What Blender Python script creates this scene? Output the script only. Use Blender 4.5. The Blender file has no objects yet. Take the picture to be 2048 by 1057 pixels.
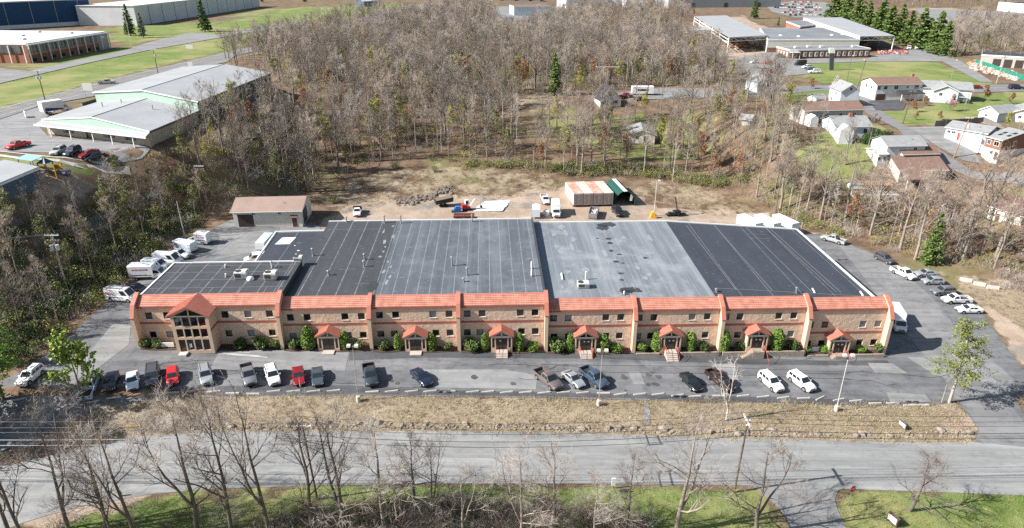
import bpy, bmesh, math, random
import numpy as np
from mathutils import Vector, Matrix
R = math.radians
rnd = random.Random(7)
SC = bpy.context.scene
COL = SC.collection

# ------------------------------------------------------------------ camera, sky, sun, exposure
CAM_H, PITCH, FPX = 58.0, R(24.0), 1365.0          # metres above the upper car park, downward tilt, focal length in photo pixels
cam_d = bpy.data.cameras.new('camera'); cam = bpy.data.objects.new('camera', cam_d); COL.objects.link(cam)
cam.location = (0, 0, CAM_H); cam.rotation_euler = (R(90) - PITCH, 0, 0)
cam_d.sensor_width = 36.0; cam_d.lens = FPX / 2048 * 36.0; cam_d.clip_start = 1.0; cam_d.clip_end = 6000
SC.camera = cam
SUN_EL, SUN_AZ = R(37), R(12.0)                       # shadows run towards +X, slightly away from the camera
sun_dir = Vector((math.cos(SUN_EL) * math.cos(SUN_AZ), math.cos(SUN_EL) * math.sin(SUN_AZ), -math.sin(SUN_EL)))
sd = bpy.data.lights.new('sun', 'SUN'); so = bpy.data.objects.new('sun', sd); COL.objects.link(so)
sd.energy = 5.0; sd.angle = R(0.5); sd.color = (1.0, 0.965, 0.92)
so.rotation_euler = sun_dir.to_track_quat('-Z', 'Y').to_euler(); so.location = (-60, -10, 90)
W = bpy.data.worlds.new('World'); SC.world = W; W.use_nodes = True
nt = W.node_tree
sky = nt.nodes.new('ShaderNodeTexSky'); sky.sky_type = 'NISHITA'; sky.sun_disc = False
sky.sun_elevation = SUN_EL; sky.sun_rotation = R(270) - SUN_AZ; sky.air_density = 1.3; sky.dust_density = 1.5
nt.links.new(sky.outputs[0], nt.nodes['Background'].inputs[0]); nt.nodes['Background'].inputs[1].default_value = 0.06
SC.view_settings.view_transform = 'Standard'; SC.view_settings.look = 'None'
SC.view_settings.exposure = 1.05; SC.view_settings.gamma = 1.0
SC.cycles.max_bounces = 6; SC.cycles.diffuse_bounces = 3; SC.cycles.transparent_max_bounces = 8
SC.cycles.use_denoising = False

# ------------------------------------------------------------------ terrain height and rays through the photograph's camera
ct, st = math.cos(PITCH), math.sin(PITCH)
def ss(a, b, x):
    t = max(0.0, min(1.0, (x - a) / (b - a))); return t * t * (3 - 2 * t)
def lot_z(x): return -4.2 * max(0, min(1, (x + 62) / 130))
def street_z(x): return -2.0 - 0.0155 * (max(-90, min(90, x)) + 76)
def gz(x, y):
    e = ss(80.0, 84.3, y)
    z = street_z(x) * (1 - e) + lot_z(x) * e
    q = ss(55, 85, x)
    u = max((-77 + 24 * ss(154, 172, y) - x) * 1.4 * ss(82, 112, y), (x - 90) * .62 * ss(112, 145, y), (y - 168 + 10 * q) * (.45 + .5 * q), 0)
    return z + 16 * ss(0, 45, u)
def ray(px, py):
    a = (px - 1024) / FPX; v = (py - 528.5) / FPX
    return (a, ct - v * st, -st - v * ct)
def onz(px, py, z):
    d = ray(px, py); t = (z - CAM_H) / d[2]; return (d[0] * t, d[1] * t, z)
def P(px, py, dz=0.0):
    d = ray(px, py); t = 40.0
    while t < 1800:
        if CAM_H + d[2] * t <= gz(d[0] * t, d[1] * t) + dz: break
        t += 1.0
    lo, hi = t - 1, t
    for _ in range(16):
        m = (lo + hi) / 2
        if CAM_H + d[2] * m <= gz(d[0] * m, d[1] * m) + dz: hi = m
        else: lo = m
    return Vector((d[0] * hi, d[1] * hi, CAM_H + d[2] * hi))
def mpp(p):                                          # metres per photo pixel at a point
    return (p[1] * ct - (p[2] - CAM_H) * st) / FPX
def proj(x, y, z):
    zc = y * ct - (z - CAM_H) * st; yc = y * st + (z - CAM_H) * ct
    return 1024 + FPX * x / zc, 528.5 - FPX * yc / zc

# ------------------------------------------------------------------ objects
def tag(o, label=None, cat=None, group=None, kind=None):
    if label: o['label'] = label
    if cat: o['category'] = cat
    if group: o['group'] = group
    if kind: o['kind'] = kind
    return o
def empty(name, loc=(0, 0, 0), rz=0.0, label=None, cat=None, group=None):
    o = bpy.data.objects.new(name, None); COL.objects.link(o); o.empty_display_size = .5
    o.location = loc; o.rotation_euler = (0, 0, rz)
    return tag(o, label, cat, group)
def link(name, me, parent=None, loc=None, rot=None):
    o = bpy.data.objects.new(name, me); COL.objects.link(o)
    if parent: o.parent = parent
    if loc is not None: o.location = loc
    if rot is not None: o.rotation_euler = rot
    return o
def copy_tree(o, parent=None):
    c = o.copy(); COL.objects.link(c); c.parent = parent
    for ch in o.children: copy_tree(ch, c)
    return c

class MB:
    def __init__(s): s.v, s.f, s.m = [], [], []
    def add(s, vs, fs, mi=0):
        n = len(s.v); s.v.extend(tuple(p) for p in vs); s.f.extend([tuple(n + i for i in f) for f in fs]); s.m.extend([mi] * len(fs)); return s
    def box(s, x0, x1, y0, y1, z0, z1, mi=0):
        return s.add([(x0, y0, z0), (x1, y0, z0), (x1, y1, z0), (x0, y1, z0), (x0, y0, z1), (x1, y0, z1), (x1, y1, z1), (x0, y1, z1)],
                     [(0, 3, 2, 1), (4, 5, 6, 7), (0, 1, 5, 4), (1, 2, 6, 5), (2, 3, 7, 6), (3, 0, 4, 7)], mi)
    def hexa(s, p, mi=0):                            # 4 bottom points, 4 top points
        return s.add(p, [(0, 3, 2, 1), (4, 5, 6, 7), (0, 1, 5, 4), (1, 2, 6, 5), (2, 3, 7, 6), (3, 0, 4, 7)], mi)
    def quad(s, a, b, c, d, mi=0): return s.add([a, b, c, d], [(0, 1, 2, 3)], mi)
    def extr(s, poly, vec, mi=0):
        n = len(poly); b = [(p[0] + vec[0], p[1] + vec[1], p[2] + vec[2]) for p in poly]
        return s.add(list(poly) + b, [tuple(range(n - 1, -1, -1)), tuple(range(n, 2 * n))] + [(i, (i + 1) % n, n + (i + 1) % n, n + i) for i in range(n)], mi)
    def tube(s, pts, rad, n=6, mi=0, cap=True):
        pts = [Vector(p) for p in pts]; rings = []
        for i, p in enumerate(pts):
            d = (pts[min(i + 1, len(pts) - 1)] - pts[max(i - 1, 0)]).normalized()
            a = d.cross(Vector((0, 0, 1)) if abs(d.z) < .9 else Vector((1, 0, 0))).normalized(); b = d.cross(a)
            r = rad[i] if hasattr(rad, '__len__') else rad
            rings.append([p + (a * math.cos(6.2832 * k / n) + b * math.sin(6.2832 * k / n)) * r for k in range(n)])
        vs = [q for r_ in rings for q in r_]; fs = []
        for i in range(len(pts) - 1):
            for k in range(n): fs.append((i * n + k, i * n + (k + 1) % n, (i + 1) * n + (k + 1) % n, (i + 1) * n + k))
        if cap: fs += [tuple(range(n - 1, -1, -1)), tuple((len(pts) - 1) * n + k for k in range(n))]
        return s.add(vs, fs, mi)
    def rock(s, c, r, rg, mi=0, sq=(1, 1, .7)):
        ph = (1 + 5 ** .5) / 2
        vs = [(-1, ph, 0), (1, ph, 0), (-1, -ph, 0), (1, -ph, 0), (0, -1, ph), (0, 1, ph), (0, -1, -ph), (0, 1, -ph), (ph, 0, -1), (ph, 0, 1), (-ph, 0, -1), (-ph, 0, 1)]
        fs = [(0, 11, 5), (0, 5, 1), (0, 1, 7), (0, 7, 10), (0, 10, 11), (1, 5, 9), (5, 11, 4), (11, 10, 2), (10, 7, 6), (7, 1, 8), (3, 9, 4), (3, 4, 2), (3, 2, 6), (3, 6, 8), (3, 8, 9), (4, 9, 5), (2, 4, 11), (6, 2, 10), (8, 6, 7), (9, 8, 1)]
        a = rg.random() * 6.28; ca, sa = math.cos(a), math.sin(a); out = []
        for v in vs:
            k = r / 1.9 * rg.uniform(.65, 1.25); x, y, z = v[0] * k * sq[0], v[1] * k * sq[1], v[2] * k * sq[2]
            out.append((c[0] + x * ca - y * sa, c[1] + x * sa + y * ca, c[2] + z))
        return s.add(out, fs, mi)
    def mesh(s, name, mats, smooth=None):
        me = bpy.data.meshes.new(name); me.from_pydata(s.v, [], s.f)
        for m in (mats if isinstance(mats, (list, tuple)) else [mats]): me.materials.append(m)
        if max(s.m or [0]): me.polygons.foreach_set('material_index', s.m)
        if smooth:
            me.polygons.foreach_set('use_smooth', [True] * len(s.f)); me.set_sharp_from_angle(angle=R(smooth))
        me.update(); return me
    def obj(s, name, mats, parent=None, loc=None, rot=None, smooth=None): return link(name, s.mesh(name, mats, smooth), parent, loc, rot)

# ------------------------------------------------------------------ materials
MATS = {}
def mat(name, c, c2=None, scale=.5, rough=.85, bump=0, bscale=None, metal=0, coat=0, coords='P', spec=.4, c3=None, s3=None, detail=4):
    if name in MATS: return MATS[name]
    m = bpy.data.materials.new(name); m.use_nodes = True; t = m.node_tree; N = t.nodes; L = t.links
    b = N['Principled BSDF']; b.inputs['Base Color'].default_value = (*c, 1); b.inputs['Roughness'].default_value = rough
    b.inputs['Metallic'].default_value = metal; b.inputs['Specular IOR Level'].default_value = spec
    if coat: b.inputs['Coat Weight'].default_value = coat; b.inputs['Coat Roughness'].default_value = .08
    if c2 or bump:
        if coords == 'P': co = N.new('ShaderNodeNewGeometry').outputs['Position']
        else: co = N.new('ShaderNodeTexCoord').outputs['Object']
    def noise(sc, d=detail):
        n = N.new('ShaderNodeTexNoise'); n.inputs['Scale'].default_value = sc; n.inputs['Detail'].default_value = d; n.inputs['Roughness'].default_value = .62
        L.new(co, n.inputs['Vector']); return n.outputs['Fac']
    def ramp(f, a, z):
        r = N.new('ShaderNodeMapRange'); r.inputs[1].default_value = a; r.inputs[2].default_value = z; L.new(f, r.inputs[0]); return r.outputs[0]
    def mix(f, A, B):
        x = N.new('ShaderNodeMix'); x.data_type = 'RGBA'; L.new(f, x.inputs[0])
        for k, q in ((6, A), (7, B)):
            if isinstance(q, tuple): x.inputs[k].default_value = (*q, 1)
            else: L.new(q, x.inputs[k])
        return x.outputs[2]
    if c2:
        o = mix(ramp(noise(scale), .35, .65), c, c2)
        if c3: o = mix(ramp(noise(s3 or scale * 7, 3), .5, .72), o, c3)
        L.new(o, b.inputs['Base Color'])
    if bump:
        bn = N.new('ShaderNodeBump'); bn.inputs['Strength'].default_value = 1; bn.inputs['Distance'].default_value = bump
        L.new(noise(bscale or scale * 4, 5), bn.inputs['Height']); L.new(bn.outputs[0], b.inputs['Normal'])
    m['nodes'] = 1; MATS[name] = m; return m
WHITE = mat('white paint', (.78, .78, .77), (.68, .68, .66), .6, .6)
GLASS = mat('dark window glass', (.012, .016, .02), rough=.06, spec=.8)
BLACK = mat('black rubber', (.015, .015, .016), rough=.8)
STEEL = mat('galvanised steel', (.45, .46, .47), (.33, .34, .35), 3, .45, metal=.6)
CONC = mat('pale concrete', (.52, .49, .44), (.40, .38, .34), 1.5, .9, bump=.01)
WOODP = mat('weathered pole wood', (.16, .115, .085), (.09, .065, .05), 2, .9)

# ------------------------------------------------------------------ ground: one terrain sheet, sheets of paving 4-6 cm above it
def axis(lo, hi, step, far_lo, far_hi, grow=1.25):
    a = list(np.arange(lo, hi + .01, step)); s = step
    while a[-1] < far_hi: s *= grow; a.append(a[-1] + s)
    s = step
    while a[0] > far_lo: s *= grow; a.insert(0, a[0] - s)
    return a
def wpoly(px): return np.array([P(*p)[:2] for p in px])
def pip(poly, X, Y):
    ins = np.zeros(X.shape, bool); n = len(poly)
    for i in range(n):
        x0, y0 = poly[i]; x1, y1 = poly[(i + 1) % n]
        if y0 == y1: continue
        c = ((y0 > Y) != (y1 > Y)) & (X < (x1 - x0) * (Y - y0) / (y1 - y0) + x0); ins ^= c
    return ins
GRASS = [[(-40, 995), (60, 1062), (300, 992), (420, 982), (600, 976), (900, 970), (1200, 972), (1480, 974), (1520, 985), (1560, 1030), (1580, 1160), (-200, 1160)],
         [(1680, 990), (1700, 982), (1900, 988), (2048, 993), (2500, 1010), (2500, 1160), (1700, 1160), (1676, 1020)],
         [(0, 168), (100, 141), (190, 122), (300, 101), (420, 80), (512, 62), (560, 70), (430, 108), (300, 136), (100, 190), (0, 216), (-200, 270), (-200, 220)],
         [(30, 138), (75, 126), (215, 98), (240, 95), (290, 90), (297, 92), (260, 101), (75, 138)],
         [(205, 60), (270, 52), (420, 45), (470, 38), (520, 20), (760, 8), (900, 12), (750, 25), (640, 58), (560, 64), (430, 66), (300, 84), (250, 92), (210, 78)],
         [(0, 310), (120, 322), (230, 345), (215, 360), (60, 335), (0, 326)],
         [(1060, 225), (1120, 205), (1190, 228), (1400, 212), (1440, 235), (1455, 290), (1380, 325), (1260, 330), (1170, 290), (1090, 270)],
         [(1600, 150), (1612, 125), (1700, 122), (1860, 122), (1985, 168), (1930, 172), (1650, 168)],
         [(1560, 185), (1640, 178), (1700, 180), (1720, 206), (1640, 215), (1560, 240)],
         [(1764, 224), (1810, 222), (1900, 195), (2048, 182), (2100, 200), (2060, 240), (1990, 225), (1935, 250), (1900, 246), (1812, 252)],
         [(1600, 300), (1730, 240), (1760, 262), (1800, 290), (1760, 330), (1680, 370), (1600, 340)],
         [(920, 10), (980, 10), (985, 35), (930, 38)], [(1000, 60), (1060, 62), (1080, 90), (1020, 90)]]
DRY = [[(170, 800), (300, 795), (400, 792), (560, 788), (900, 790), (1180, 797), (1600, 804), (1870, 806), (1905, 795), (1935, 830), (1955, 860), (1945, 890), (1500, 882), (900, 868), (420, 868), (280, 876), (140, 905)],
       [(640, 400), (700, 350), (900, 330), (1100, 345), (1130, 380), (1000, 400), (880, 392), (760, 415), (660, 432)],
       [(1250, 395), (1290, 365), (1400, 372), (1480, 395), (1530, 430), (1430, 432), (1340, 415)],
       [(1880, 550), (2000, 560), (2100, 620), (2100, 690), (2030, 650), (1960, 605)],
       [(1040, 190), (1110, 180), (1130, 215), (1060, 230)]]
DIRT = [[(650, 440), (700, 410), (860, 392), (1000, 392), (1130, 372), (1150, 400), (1270, 392), (1330, 415), (1480, 425), (1560, 436), (1640, 470), (1640, 500), (600, 500)],
        [(1960, 610), (2040, 650), (2100, 700), (2100, 780), (2046, 740)], [(1890, 800), (1935, 830), (1955, 862), (1945, 886), (1880, 850)],
        [(85, 350), (150, 340), (180, 380), (120, 405), (80, 395)],
        [(1000, 30), (1180, 30), (1160, 55), (1000, 60)], [(1330, 60), (1480, 30), (1560, 70), (1540, 130), (1480, 140), (1440, 110), (1360, 105)],
        [(1820, 10), (2100, 30), (2100, 75), (1880, 45)], [(80, 985), (300, 972), (330, 990), (120, 1040), (40, 1060), (20, 1050)]]
xs = axis(-175, 210, 2.6, -2200, 2200); ys = sorted(set(axis(30, 330, 2.6, -600, 4200, 1.06)) | set(np.arange(78.6, 88, .65)))
XX, YY = np.meshgrid(np.array(xs), np.array(ys)); nr, nc = XX.shape
JX = XX + np.random.RandomState(1).uniform(-1, 1, XX.shape) * np.clip(YY / 150, .7, 4); JY = YY + np.random.RandomState(2).uniform(-1, 1, XX.shape) * np.clip(YY / 120, .7, 4)
reg = np.zeros((nr, nc, 4), np.float32); reg[..., 3] = 1
for k, L_ in enumerate((GRASS, DRY, DIRT)):
    for i_, pl in enumerate(L_): reg[..., k] = np.maximum(reg[..., k], pip(wpoly(pl), JX, JY) * (.52 if (k == 1 and i_ in (1, 2)) or (k == 0 and i_ == 6) else 1))
tm = bpy.data.meshes.new('terrain')
tv = [(float(XX[j, i]), float(YY[j, i]), gz(float(XX[j, i]), float(YY[j, i]))) for j in range(nr) for i in range(nc)]
tm.from_pydata(tv, [], [(j * nc + i, j * nc + i + 1, (j + 1) * nc + i + 1, (j + 1) * nc + i) for j in range(nr - 1) for i in range(nc - 1)])
ca = tm.color_attributes.new('reg', 'FLOAT_COLOR', 'POINT'); ca.data.foreach_set('color', reg.reshape(-1))
tm.polygons.foreach_set('use_smooth', [True] * len(tm.polygons))
def ground_mat():
    m = bpy.data.materials.new('ground cover'); m.use_nodes = True; t = m.node_tree; N = t.nodes; L = t.links; b = N['Principled BSDF']
    b.inputs['Roughness'].default_value = .95; b.inputs['Specular IOR Level'].default_value = .15
    pos = N.new('ShaderNodeNewGeometry').outputs['Position']; at = N.new('ShaderNodeVertexColor'); at.layer_name = 'reg'
    sp = N.new('ShaderNodeSeparateColor'); L.new(at.outputs[0], sp.inputs[0])
    def noise(sc, d=5, r=.65):
        n = N.new('ShaderNodeTexNoise'); n.inputs['Scale'].default_value = sc; n.inputs['Detail'].default_value = d; n.inputs['Roughness'].default_value = r; L.new(pos, n.inputs['Vector']); return n.outputs['Fac']
    def rng(f, a, z, c=0, d=1):
        q = N.new('ShaderNodeMapRange'); L.new(f, q.inputs[0])
        for i, v in enumerate((a, z, c, d)): q.inputs[1 + i].default_value = v
        return q.outputs[0]
    def mix(f, A, B):
        x = N.new('ShaderNodeMix'); x.data_type = 'RGBA'; L.new(f, x.inputs[0])
        for k, q in ((6, A), (7, B)):
            if isinstance(q, tuple): x.inputs[k].default_value = (*q, 1)
            else: L.new(q, x.inputs[k])
        return x.outputs[2]
    def math_(op, a, b_):
        x = N.new('ShaderNodeMath'); x.operation = op
        for k, q in enumerate((a, b_)):
            if isinstance(q, (int, float)): x.inputs[k].default_value = q
            else: L.new(q, x.inputs[k])
        return x.outputs[0]
    big, mid, fine = noise(.035), noise(.22), noise(1.7, 6, .75)
    litter = mix(rng(mid, .38, .62), (.115, .076, .05), (.22, .155, .105)); litter = mix(rng(fine, .5, .7), litter, (.075, .052, .036)); litter = mix(rng(big, .52, .66), litter, (.16, .15, .07))
    grass = mix(rng(mid, .4, .62), (.115, .165, .042), (.175, .205, .07)); grass = mix(rng(big, .47, .62), grass, (.25, .24, .105)); grass = mix(rng(fine, .55, .8), grass, (.07, .11, .02))
    dry = mix(rng(mid, .38, .62), (.25, .20, .138), (.32, .262, .185)); dry = mix(rng(fine, .48, .68), dry, (.165, .118, .08)); dry = mix(rng(noise(.12), .56, .7), dry, (.215, .18, .105))
    dirt = mix(rng(mid, .4, .6), (.31, .235, .175), (.385, .305, .238)); dirt = mix(rng(fine, .55, .75), dirt, (.19, .155, .12)); dirt = mix(rng(noise(.09), .5, .62), dirt, (.20, .185, .16))
    jit = math_('MULTIPLY', math_('SUBTRACT', mid, .5), 1.3); o = litter
    for s_, c in ((0, grass), (1, dry), (2, dirt)): o = mix(rng(math_('ADD', sp.outputs[s_], jit), .38, .62), o, c)
    L.new(o, b.inputs['Base Color'])
    bn = N.new('ShaderNodeBump'); bn.inputs['Distance'].default_value = .12; bn.inputs['Strength'].default_value = .8; L.new(fine, bn.inputs['Height']); L.new(bn.outputs[0], b.inputs['Normal'])
    return m
tm.materials.append(ground_mat())
tag(link('terrain', tm), kind='structure')

def clip_cell(poly, x0, x1, y0, y1):
    for ax, v, sg in ((0, x0, 1), (0, x1, -1), (1, y0, 1), (1, y1, -1)):
        out = []; n = len(poly)
        for i in range(n):
            a, b = poly[i], poly[(i + 1) % n]; da, db = (a[ax] - v) * sg, (b[ax] - v) * sg
            if da >= 0: out.append(a)
            if (da >= 0) != (db >= 0):
                k = da / (da - db); out.append((a[0] + (b[0] - a[0]) * k, a[1] + (b[1] - a[1]) * k))
        poly = out
        if len(poly) < 3: return []
    return poly
def sheet(name, px, m, dz=.05, cell=2.6, world=False, kind='structure', label=None):
    pl = [tuple(p) for p in (px if world else wpoly(px))]; mb = MB(); idx = {}
    X0, X1 = min(p[0] for p in pl), max(p[0] for p in pl); Y0, Y1 = min(p[1] for p in pl), max(p[1] for p in pl)
    for i in range(int(X0 // cell), int(X1 // cell) + 1):
        col = clip_cell(pl, i * cell, (i + 1) * cell, Y0 - 1, Y1 + 1)
        if not col: continue
        for j in range(int(min(p[1] for p in col) // cell), int(max(p[1] for p in col) // cell) + 1):
            c = clip_cell(col, i * cell, (i + 1) * cell, j * cell, (j + 1) * cell)
            if not c: continue
            f = []
            for q in c:
                k = (round(q[0], 3), round(q[1], 3))
                if k not in idx: idx[k] = len(mb.v); mb.v.append((q[0], q[1], gz(*q) + dz))
                if idx[k] not in f: f.append(idx[k])
            if len(f) > 2: mb.f.append(tuple(f)); mb.m.append(0)
    o = mb.obj(name, m); return tag(o, label, kind=kind)
def strip(name, pts, w, m, dz=.07, px=True, seg=2.6, dash=None, kind='structure', parent=None):
    pts = [P(*p)[:2] if px else p for p in pts]; mb = MB(); s = 0
    for a, b in zip(pts, pts[1:]):
        d = math.dist(a, b); n = max(1, int(d / seg)); nx, ny = -(b[1] - a[1]) / d * w / 2, (b[0] - a[0]) / d * w / 2
        for i in range(n):
            t0, t1 = i / n, (i + 1) / n; s += d / n
            if dash and s % dash[0] > dash[1]: continue
            q = [(a[0] + (b[0] - a[0]) * t, a[1] + (b[1] - a[1]) * t) for t in (t0, t1)]
            c = [(q[0][0] + nx, q[0][1] + ny), (q[0][0] - nx, q[0][1] - ny), (q[1][0] - nx, q[1][1] - ny), (q[1][0] + nx, q[1][1] + ny)]
            mb.quad(*[(x, y, gz(x, y) + dz) for x, y in c])
    return tag(mb.obj(name, m, parent), kind=kind)
def asphalt(name, c, c2, crack=.5, scale=.12):
    m = mat(name, c, c2, scale, .9, bump=.012, bscale=9, c3=tuple(x * .8 for x in c), s3=.45)
    t = m.node_tree; N = t.nodes; L = t.links; b = N['Principled BSDF']; src = b.inputs['Base Color'].links[0].from_socket
    pos = N.new('ShaderNodeNewGeometry').outputs['Position']
    nz = N.new('ShaderNodeTexNoise'); nz.inputs['Scale'].default_value = .35; L.new(pos, nz.inputs['Vector'])
    va = N.new('ShaderNodeVectorMath'); va.operation = 'MULTIPLY_ADD'; va.inputs[1].default_value = (5, 5, 5); L.new(nz.outputs['Color'], va.inputs[0]); L.new(pos, va.inputs[2])
    vo = N.new('ShaderNodeTexVoronoi'); vo.feature = 'DISTANCE_TO_EDGE'; vo.inputs['Scale'].default_value = .11; L.new(va.outputs[0], vo.inputs['Vector'])
    mr = N.new('ShaderNodeMapRange'); mr.inputs[1].default_value = .002; mr.inputs[2].default_value = .007; mr.inputs[3].default_value = crack; mr.inputs[4].default_value = 0; L.new(vo.outputs['Distance'], mr.inputs[0])
    x = N.new('ShaderNodeMix'); x.data_type = 'RGBA'; L.new(mr.outputs[0], x.inputs[0]); L.new(src, x.inputs[6]); x.inputs[7].default_value = (.035, .035, .037, 1)
    sv = N.new('ShaderNodeVectorMath'); sv.operation = 'MULTIPLY'; sv.inputs[1].default_value = (.05, .55, 1); L.new(pos, sv.inputs[0])
    n2 = N.new('ShaderNodeTexNoise'); n2.inputs['Scale'].default_value = 1; n2.inputs['Detail'].default_value = 6; n2.inputs['Roughness'].default_value = .7; L.new(sv.outputs[0], n2.inputs['Vector'])
    m2 = N.new('ShaderNodeMapRange'); m2.inputs[1].default_value = .3; m2.inputs[2].default_value = .7; m2.inputs[3].default_value = .72; m2.inputs[4].default_value = 1.3; L.new(n2.outputs['Fac'], m2.inputs[0])
    n3 = N.new('ShaderNodeTexNoise'); n3.inputs['Scale'].default_value = .5; n3.inputs['Detail'].default_value = 8; n3.inputs['Roughness'].default_value = .8; L.new(pos, n3.inputs['Vector'])
    m3 = N.new('ShaderNodeMapRange'); m3.inputs[1].default_value = .33; m3.inputs[2].default_value = .5; m3.inputs[3].default_value = .8; m3.inputs[4].default_value = 1; L.new(n3.outputs['Fac'], m3.inputs[0])
    mu = N.new('ShaderNodeMath'); mu.operation = 'MULTIPLY'; L.new(m2.outputs[0], mu.inputs[0]); L.new(m3.outputs[0], mu.inputs[1])
    y = N.new('ShaderNodeMix'); y.data_type = 'RGBA'; y.blend_type = 'MULTIPLY'; y.inputs[0].default_value = 1; L.new(x.outputs[2], y.inputs[6]); L.new(mu.outputs[0], y.inputs[7])
    L.new(y.outputs[2], b.inputs['Base Color']); return m
ASF = asphalt('lot asphalt', (.115, .118, .124), (.17, .172, .177))
ASF_L = asphalt('pale old asphalt', (.225, .224, .22), (.19, .19, .188), .25)
ASF_D = asphalt('dark sealed asphalt', (.06, .062, .068), (.09, .092, .098), .3)
ASF_P = asphalt('grey asphalt patch', (.235, .235, .235), (.205, .205, .207), .25)
ASF_S = asphalt('street asphalt', (.255, .257, .252), (.215, .218, .217), .12, .06)
HWY = asphalt('highway asphalt', (.19, .19, .192), (.16, .16, .163), .2)
YEL = mat('faded yellow road paint', (.55, .40, .08), (.42, .33, .12), 1)
LINEW = mat('worn white road paint', (.62, .62, .60), (.42, .42, .41), 1.2)

sheet('parking_lot', [(-60, 905), (-60, 800), (40, 745), (110, 698), (210, 608), (300, 545), (362, 490), (462, 440), (620, 440), (660, 470), (1560, 470), (1640, 468), (1695, 487), (1745, 507), (1800, 535), (1880, 556), (1905, 575), (1960, 622), (2045, 738), (2060, 790), (2030, 800), (2060, 850), (2100, 900), (1946, 885), (1956, 860), (1935, 828), (1912, 802), (1890, 808), (1860, 812), (1700, 812), (1600, 808), (1400, 803), (1180, 799), (1100, 796), (900, 795), (700, 791), (560, 792), (400, 796), (300, 802), (200, 815), (120, 850), (60, 895)], ASF, .05)
sheet('street', [(-260, 965), (-100, 948), (0, 935), (140, 903), (280, 873), (420, 865), (900, 863), (1200, 868), (1500, 878), (1800, 885), (1945, 885), (2048, 890), (2400, 905), (2400, 1000), (2048, 992), (1900, 986), (1700, 979), (1480, 971), (1200, 969), (900, 967), (600, 973), (420, 979), (300, 989), (150, 1016), (60, 1042), (-30, 1075), (-200, 1130)], ASF_S, .045)
sheet('side_street', [(1500, 968), (1522, 986), (1548, 1008), (1567, 1029), (1578, 1056), (1590, 1160), (1735, 1160), (1692, 1057), (1676, 1022), (1669, 998), (1676, 983), (1700, 973)], ASF_L, .06)
for nm, pl, m in (('asphalt_patch', [(418, 742), (440, 702), (560, 697), (700, 698), (690, 743)], ASF_P), ('asphalt_patch', [(838, 740), (1010, 740), (1075, 752), (1072, 780), (870, 776)], ASF_P),
                  ('asphalt_patch', [(1256, 745), (1280, 745), (1290, 770), (1268, 770)], ASF_P), ('asphalt_patch', [(1425, 730), (1470, 728), (1480, 775), (1440, 778)], ASF_P),
                  ('asphalt_patch', [(1735, 727), (1785, 728), (1815, 748), (1750, 747)], ASF_P), ('asphalt_patch', [(1773, 786), (1850, 790), (1862, 805), (1780, 806)], ASF_P),
                  ('asphalt_patch', [(1815, 716), (1850, 716), (1905, 752), (1900, 760), (1868, 750)], ASF_P), ('asphalt_patch', [(1910, 750), (1940, 712), (1960, 735), (2000, 770), (1955, 765)], ASF_P),
                  ('asphalt_patch', [(440, 470), (540, 462), (545, 500), (430, 520)], ASF_L), ('asphalt_patch', [(560, 452), (640, 452), (640, 462), (560, 466)], ASF_L),
                  ('asphalt_patch', [(0, 905), (0, 880), (80, 800), (150, 740), (225, 650), (262, 650), (258, 690), (200, 735), (120, 800), (60, 880)], ASF_L),
                  ('asphalt_patch', [(430, 774), (560, 770), (700, 772), (900, 782), (1100, 786), (1400, 792), (1600, 797), (1870, 806), (1700, 811), (1400, 801), (1100, 794), (700, 789), (430, 793)], ASF_D),
                  ('asphalt_patch', [(1100, 702), (1270, 702), (1500, 716), (1640, 722), (1775, 722), (1780, 732), (1500, 730), (1200, 718), (1100, 718)], ASF_D),
                  ('asphalt_patch', [(700, 700), (830, 700), (1100, 703), (1100, 718), (850, 716), (698, 722)], ASF_D),
                  ('asphalt_patch', [(1292, 872), (1314, 872), (1322, 890), (1298, 891)], ASF_P), ('asphalt_patch', [(1316, 945), (1338, 943), (1345, 972), (1322, 974)], ASF_P)):
    sheet(nm, pl, m, .075 if m is not ASF_D else .066)
strip('tar_seam', [(1292, 872), (1298, 891)], .25, ASF_D, .085); strip('tar_seam', [(1314, 872), (1322, 890)], .25, ASF_D, .085); strip('tar_seam', [(1293, 891), (1326, 889)], .25, ASF_D, .088)
strip('tar_seam', [(1316, 945), (1322, 974)], .25, ASF_D, .085); strip('tar_seam', [(1338, 943), (1345, 972)], .25, ASF_D, .085); strip('tar_seam', [(1312, 946), (1342, 943)], .25, ASF_D, .088)
for y0, y1 in ((730, 736), (744, 750)): strip('tar_seam', [(1080, y0), (1400, y0 + 4), (1700, y1 + 10)], .12, ASF_D, .082)
for a, b in (((430, 706), (520, 713)), ((440, 703), (500, 706)), ((455, 710), (535, 716))): strip('painted_line', [a, b], .15, LINEW, .085)
rc = random.Random(12)
for k in range(16):
    px, py = rc.uniform(300, 1850), rc.uniform(722, 775); pts_ = [(px, py)]
    for _ in range(rc.randint(3, 7)): px += rc.uniform(12, 34); py += rc.gauss(0, 4); pts_.append((px, min(790, max(712, py))))
    strip('sealed_crack', pts_, .13, ASF_D, .083 + k * .0004)
for k in range(9):
    px = rc.uniform(200, 1900); pts_ = [(px, 868)]
    for _ in range(5): pts_.append((pts_[-1][0] + rc.gauss(4, 9), pts_[-1][1] + 21))
    strip('sealed_crack', pts_, .11, ASF_P, .07 + k * .0005)
for py, w_ in ((893, .5), (914, .6), (934, .5), (952, .6)): strip('tyre_track', [(px, py + (px - 1000) * .008 + (rc.gauss(0, .6))) for px in range(330, 2100, 110)], w_, mat('polished tyre track', (.235, .237, .232), (.2, .202, .2), .5, .85), .064)
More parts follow.
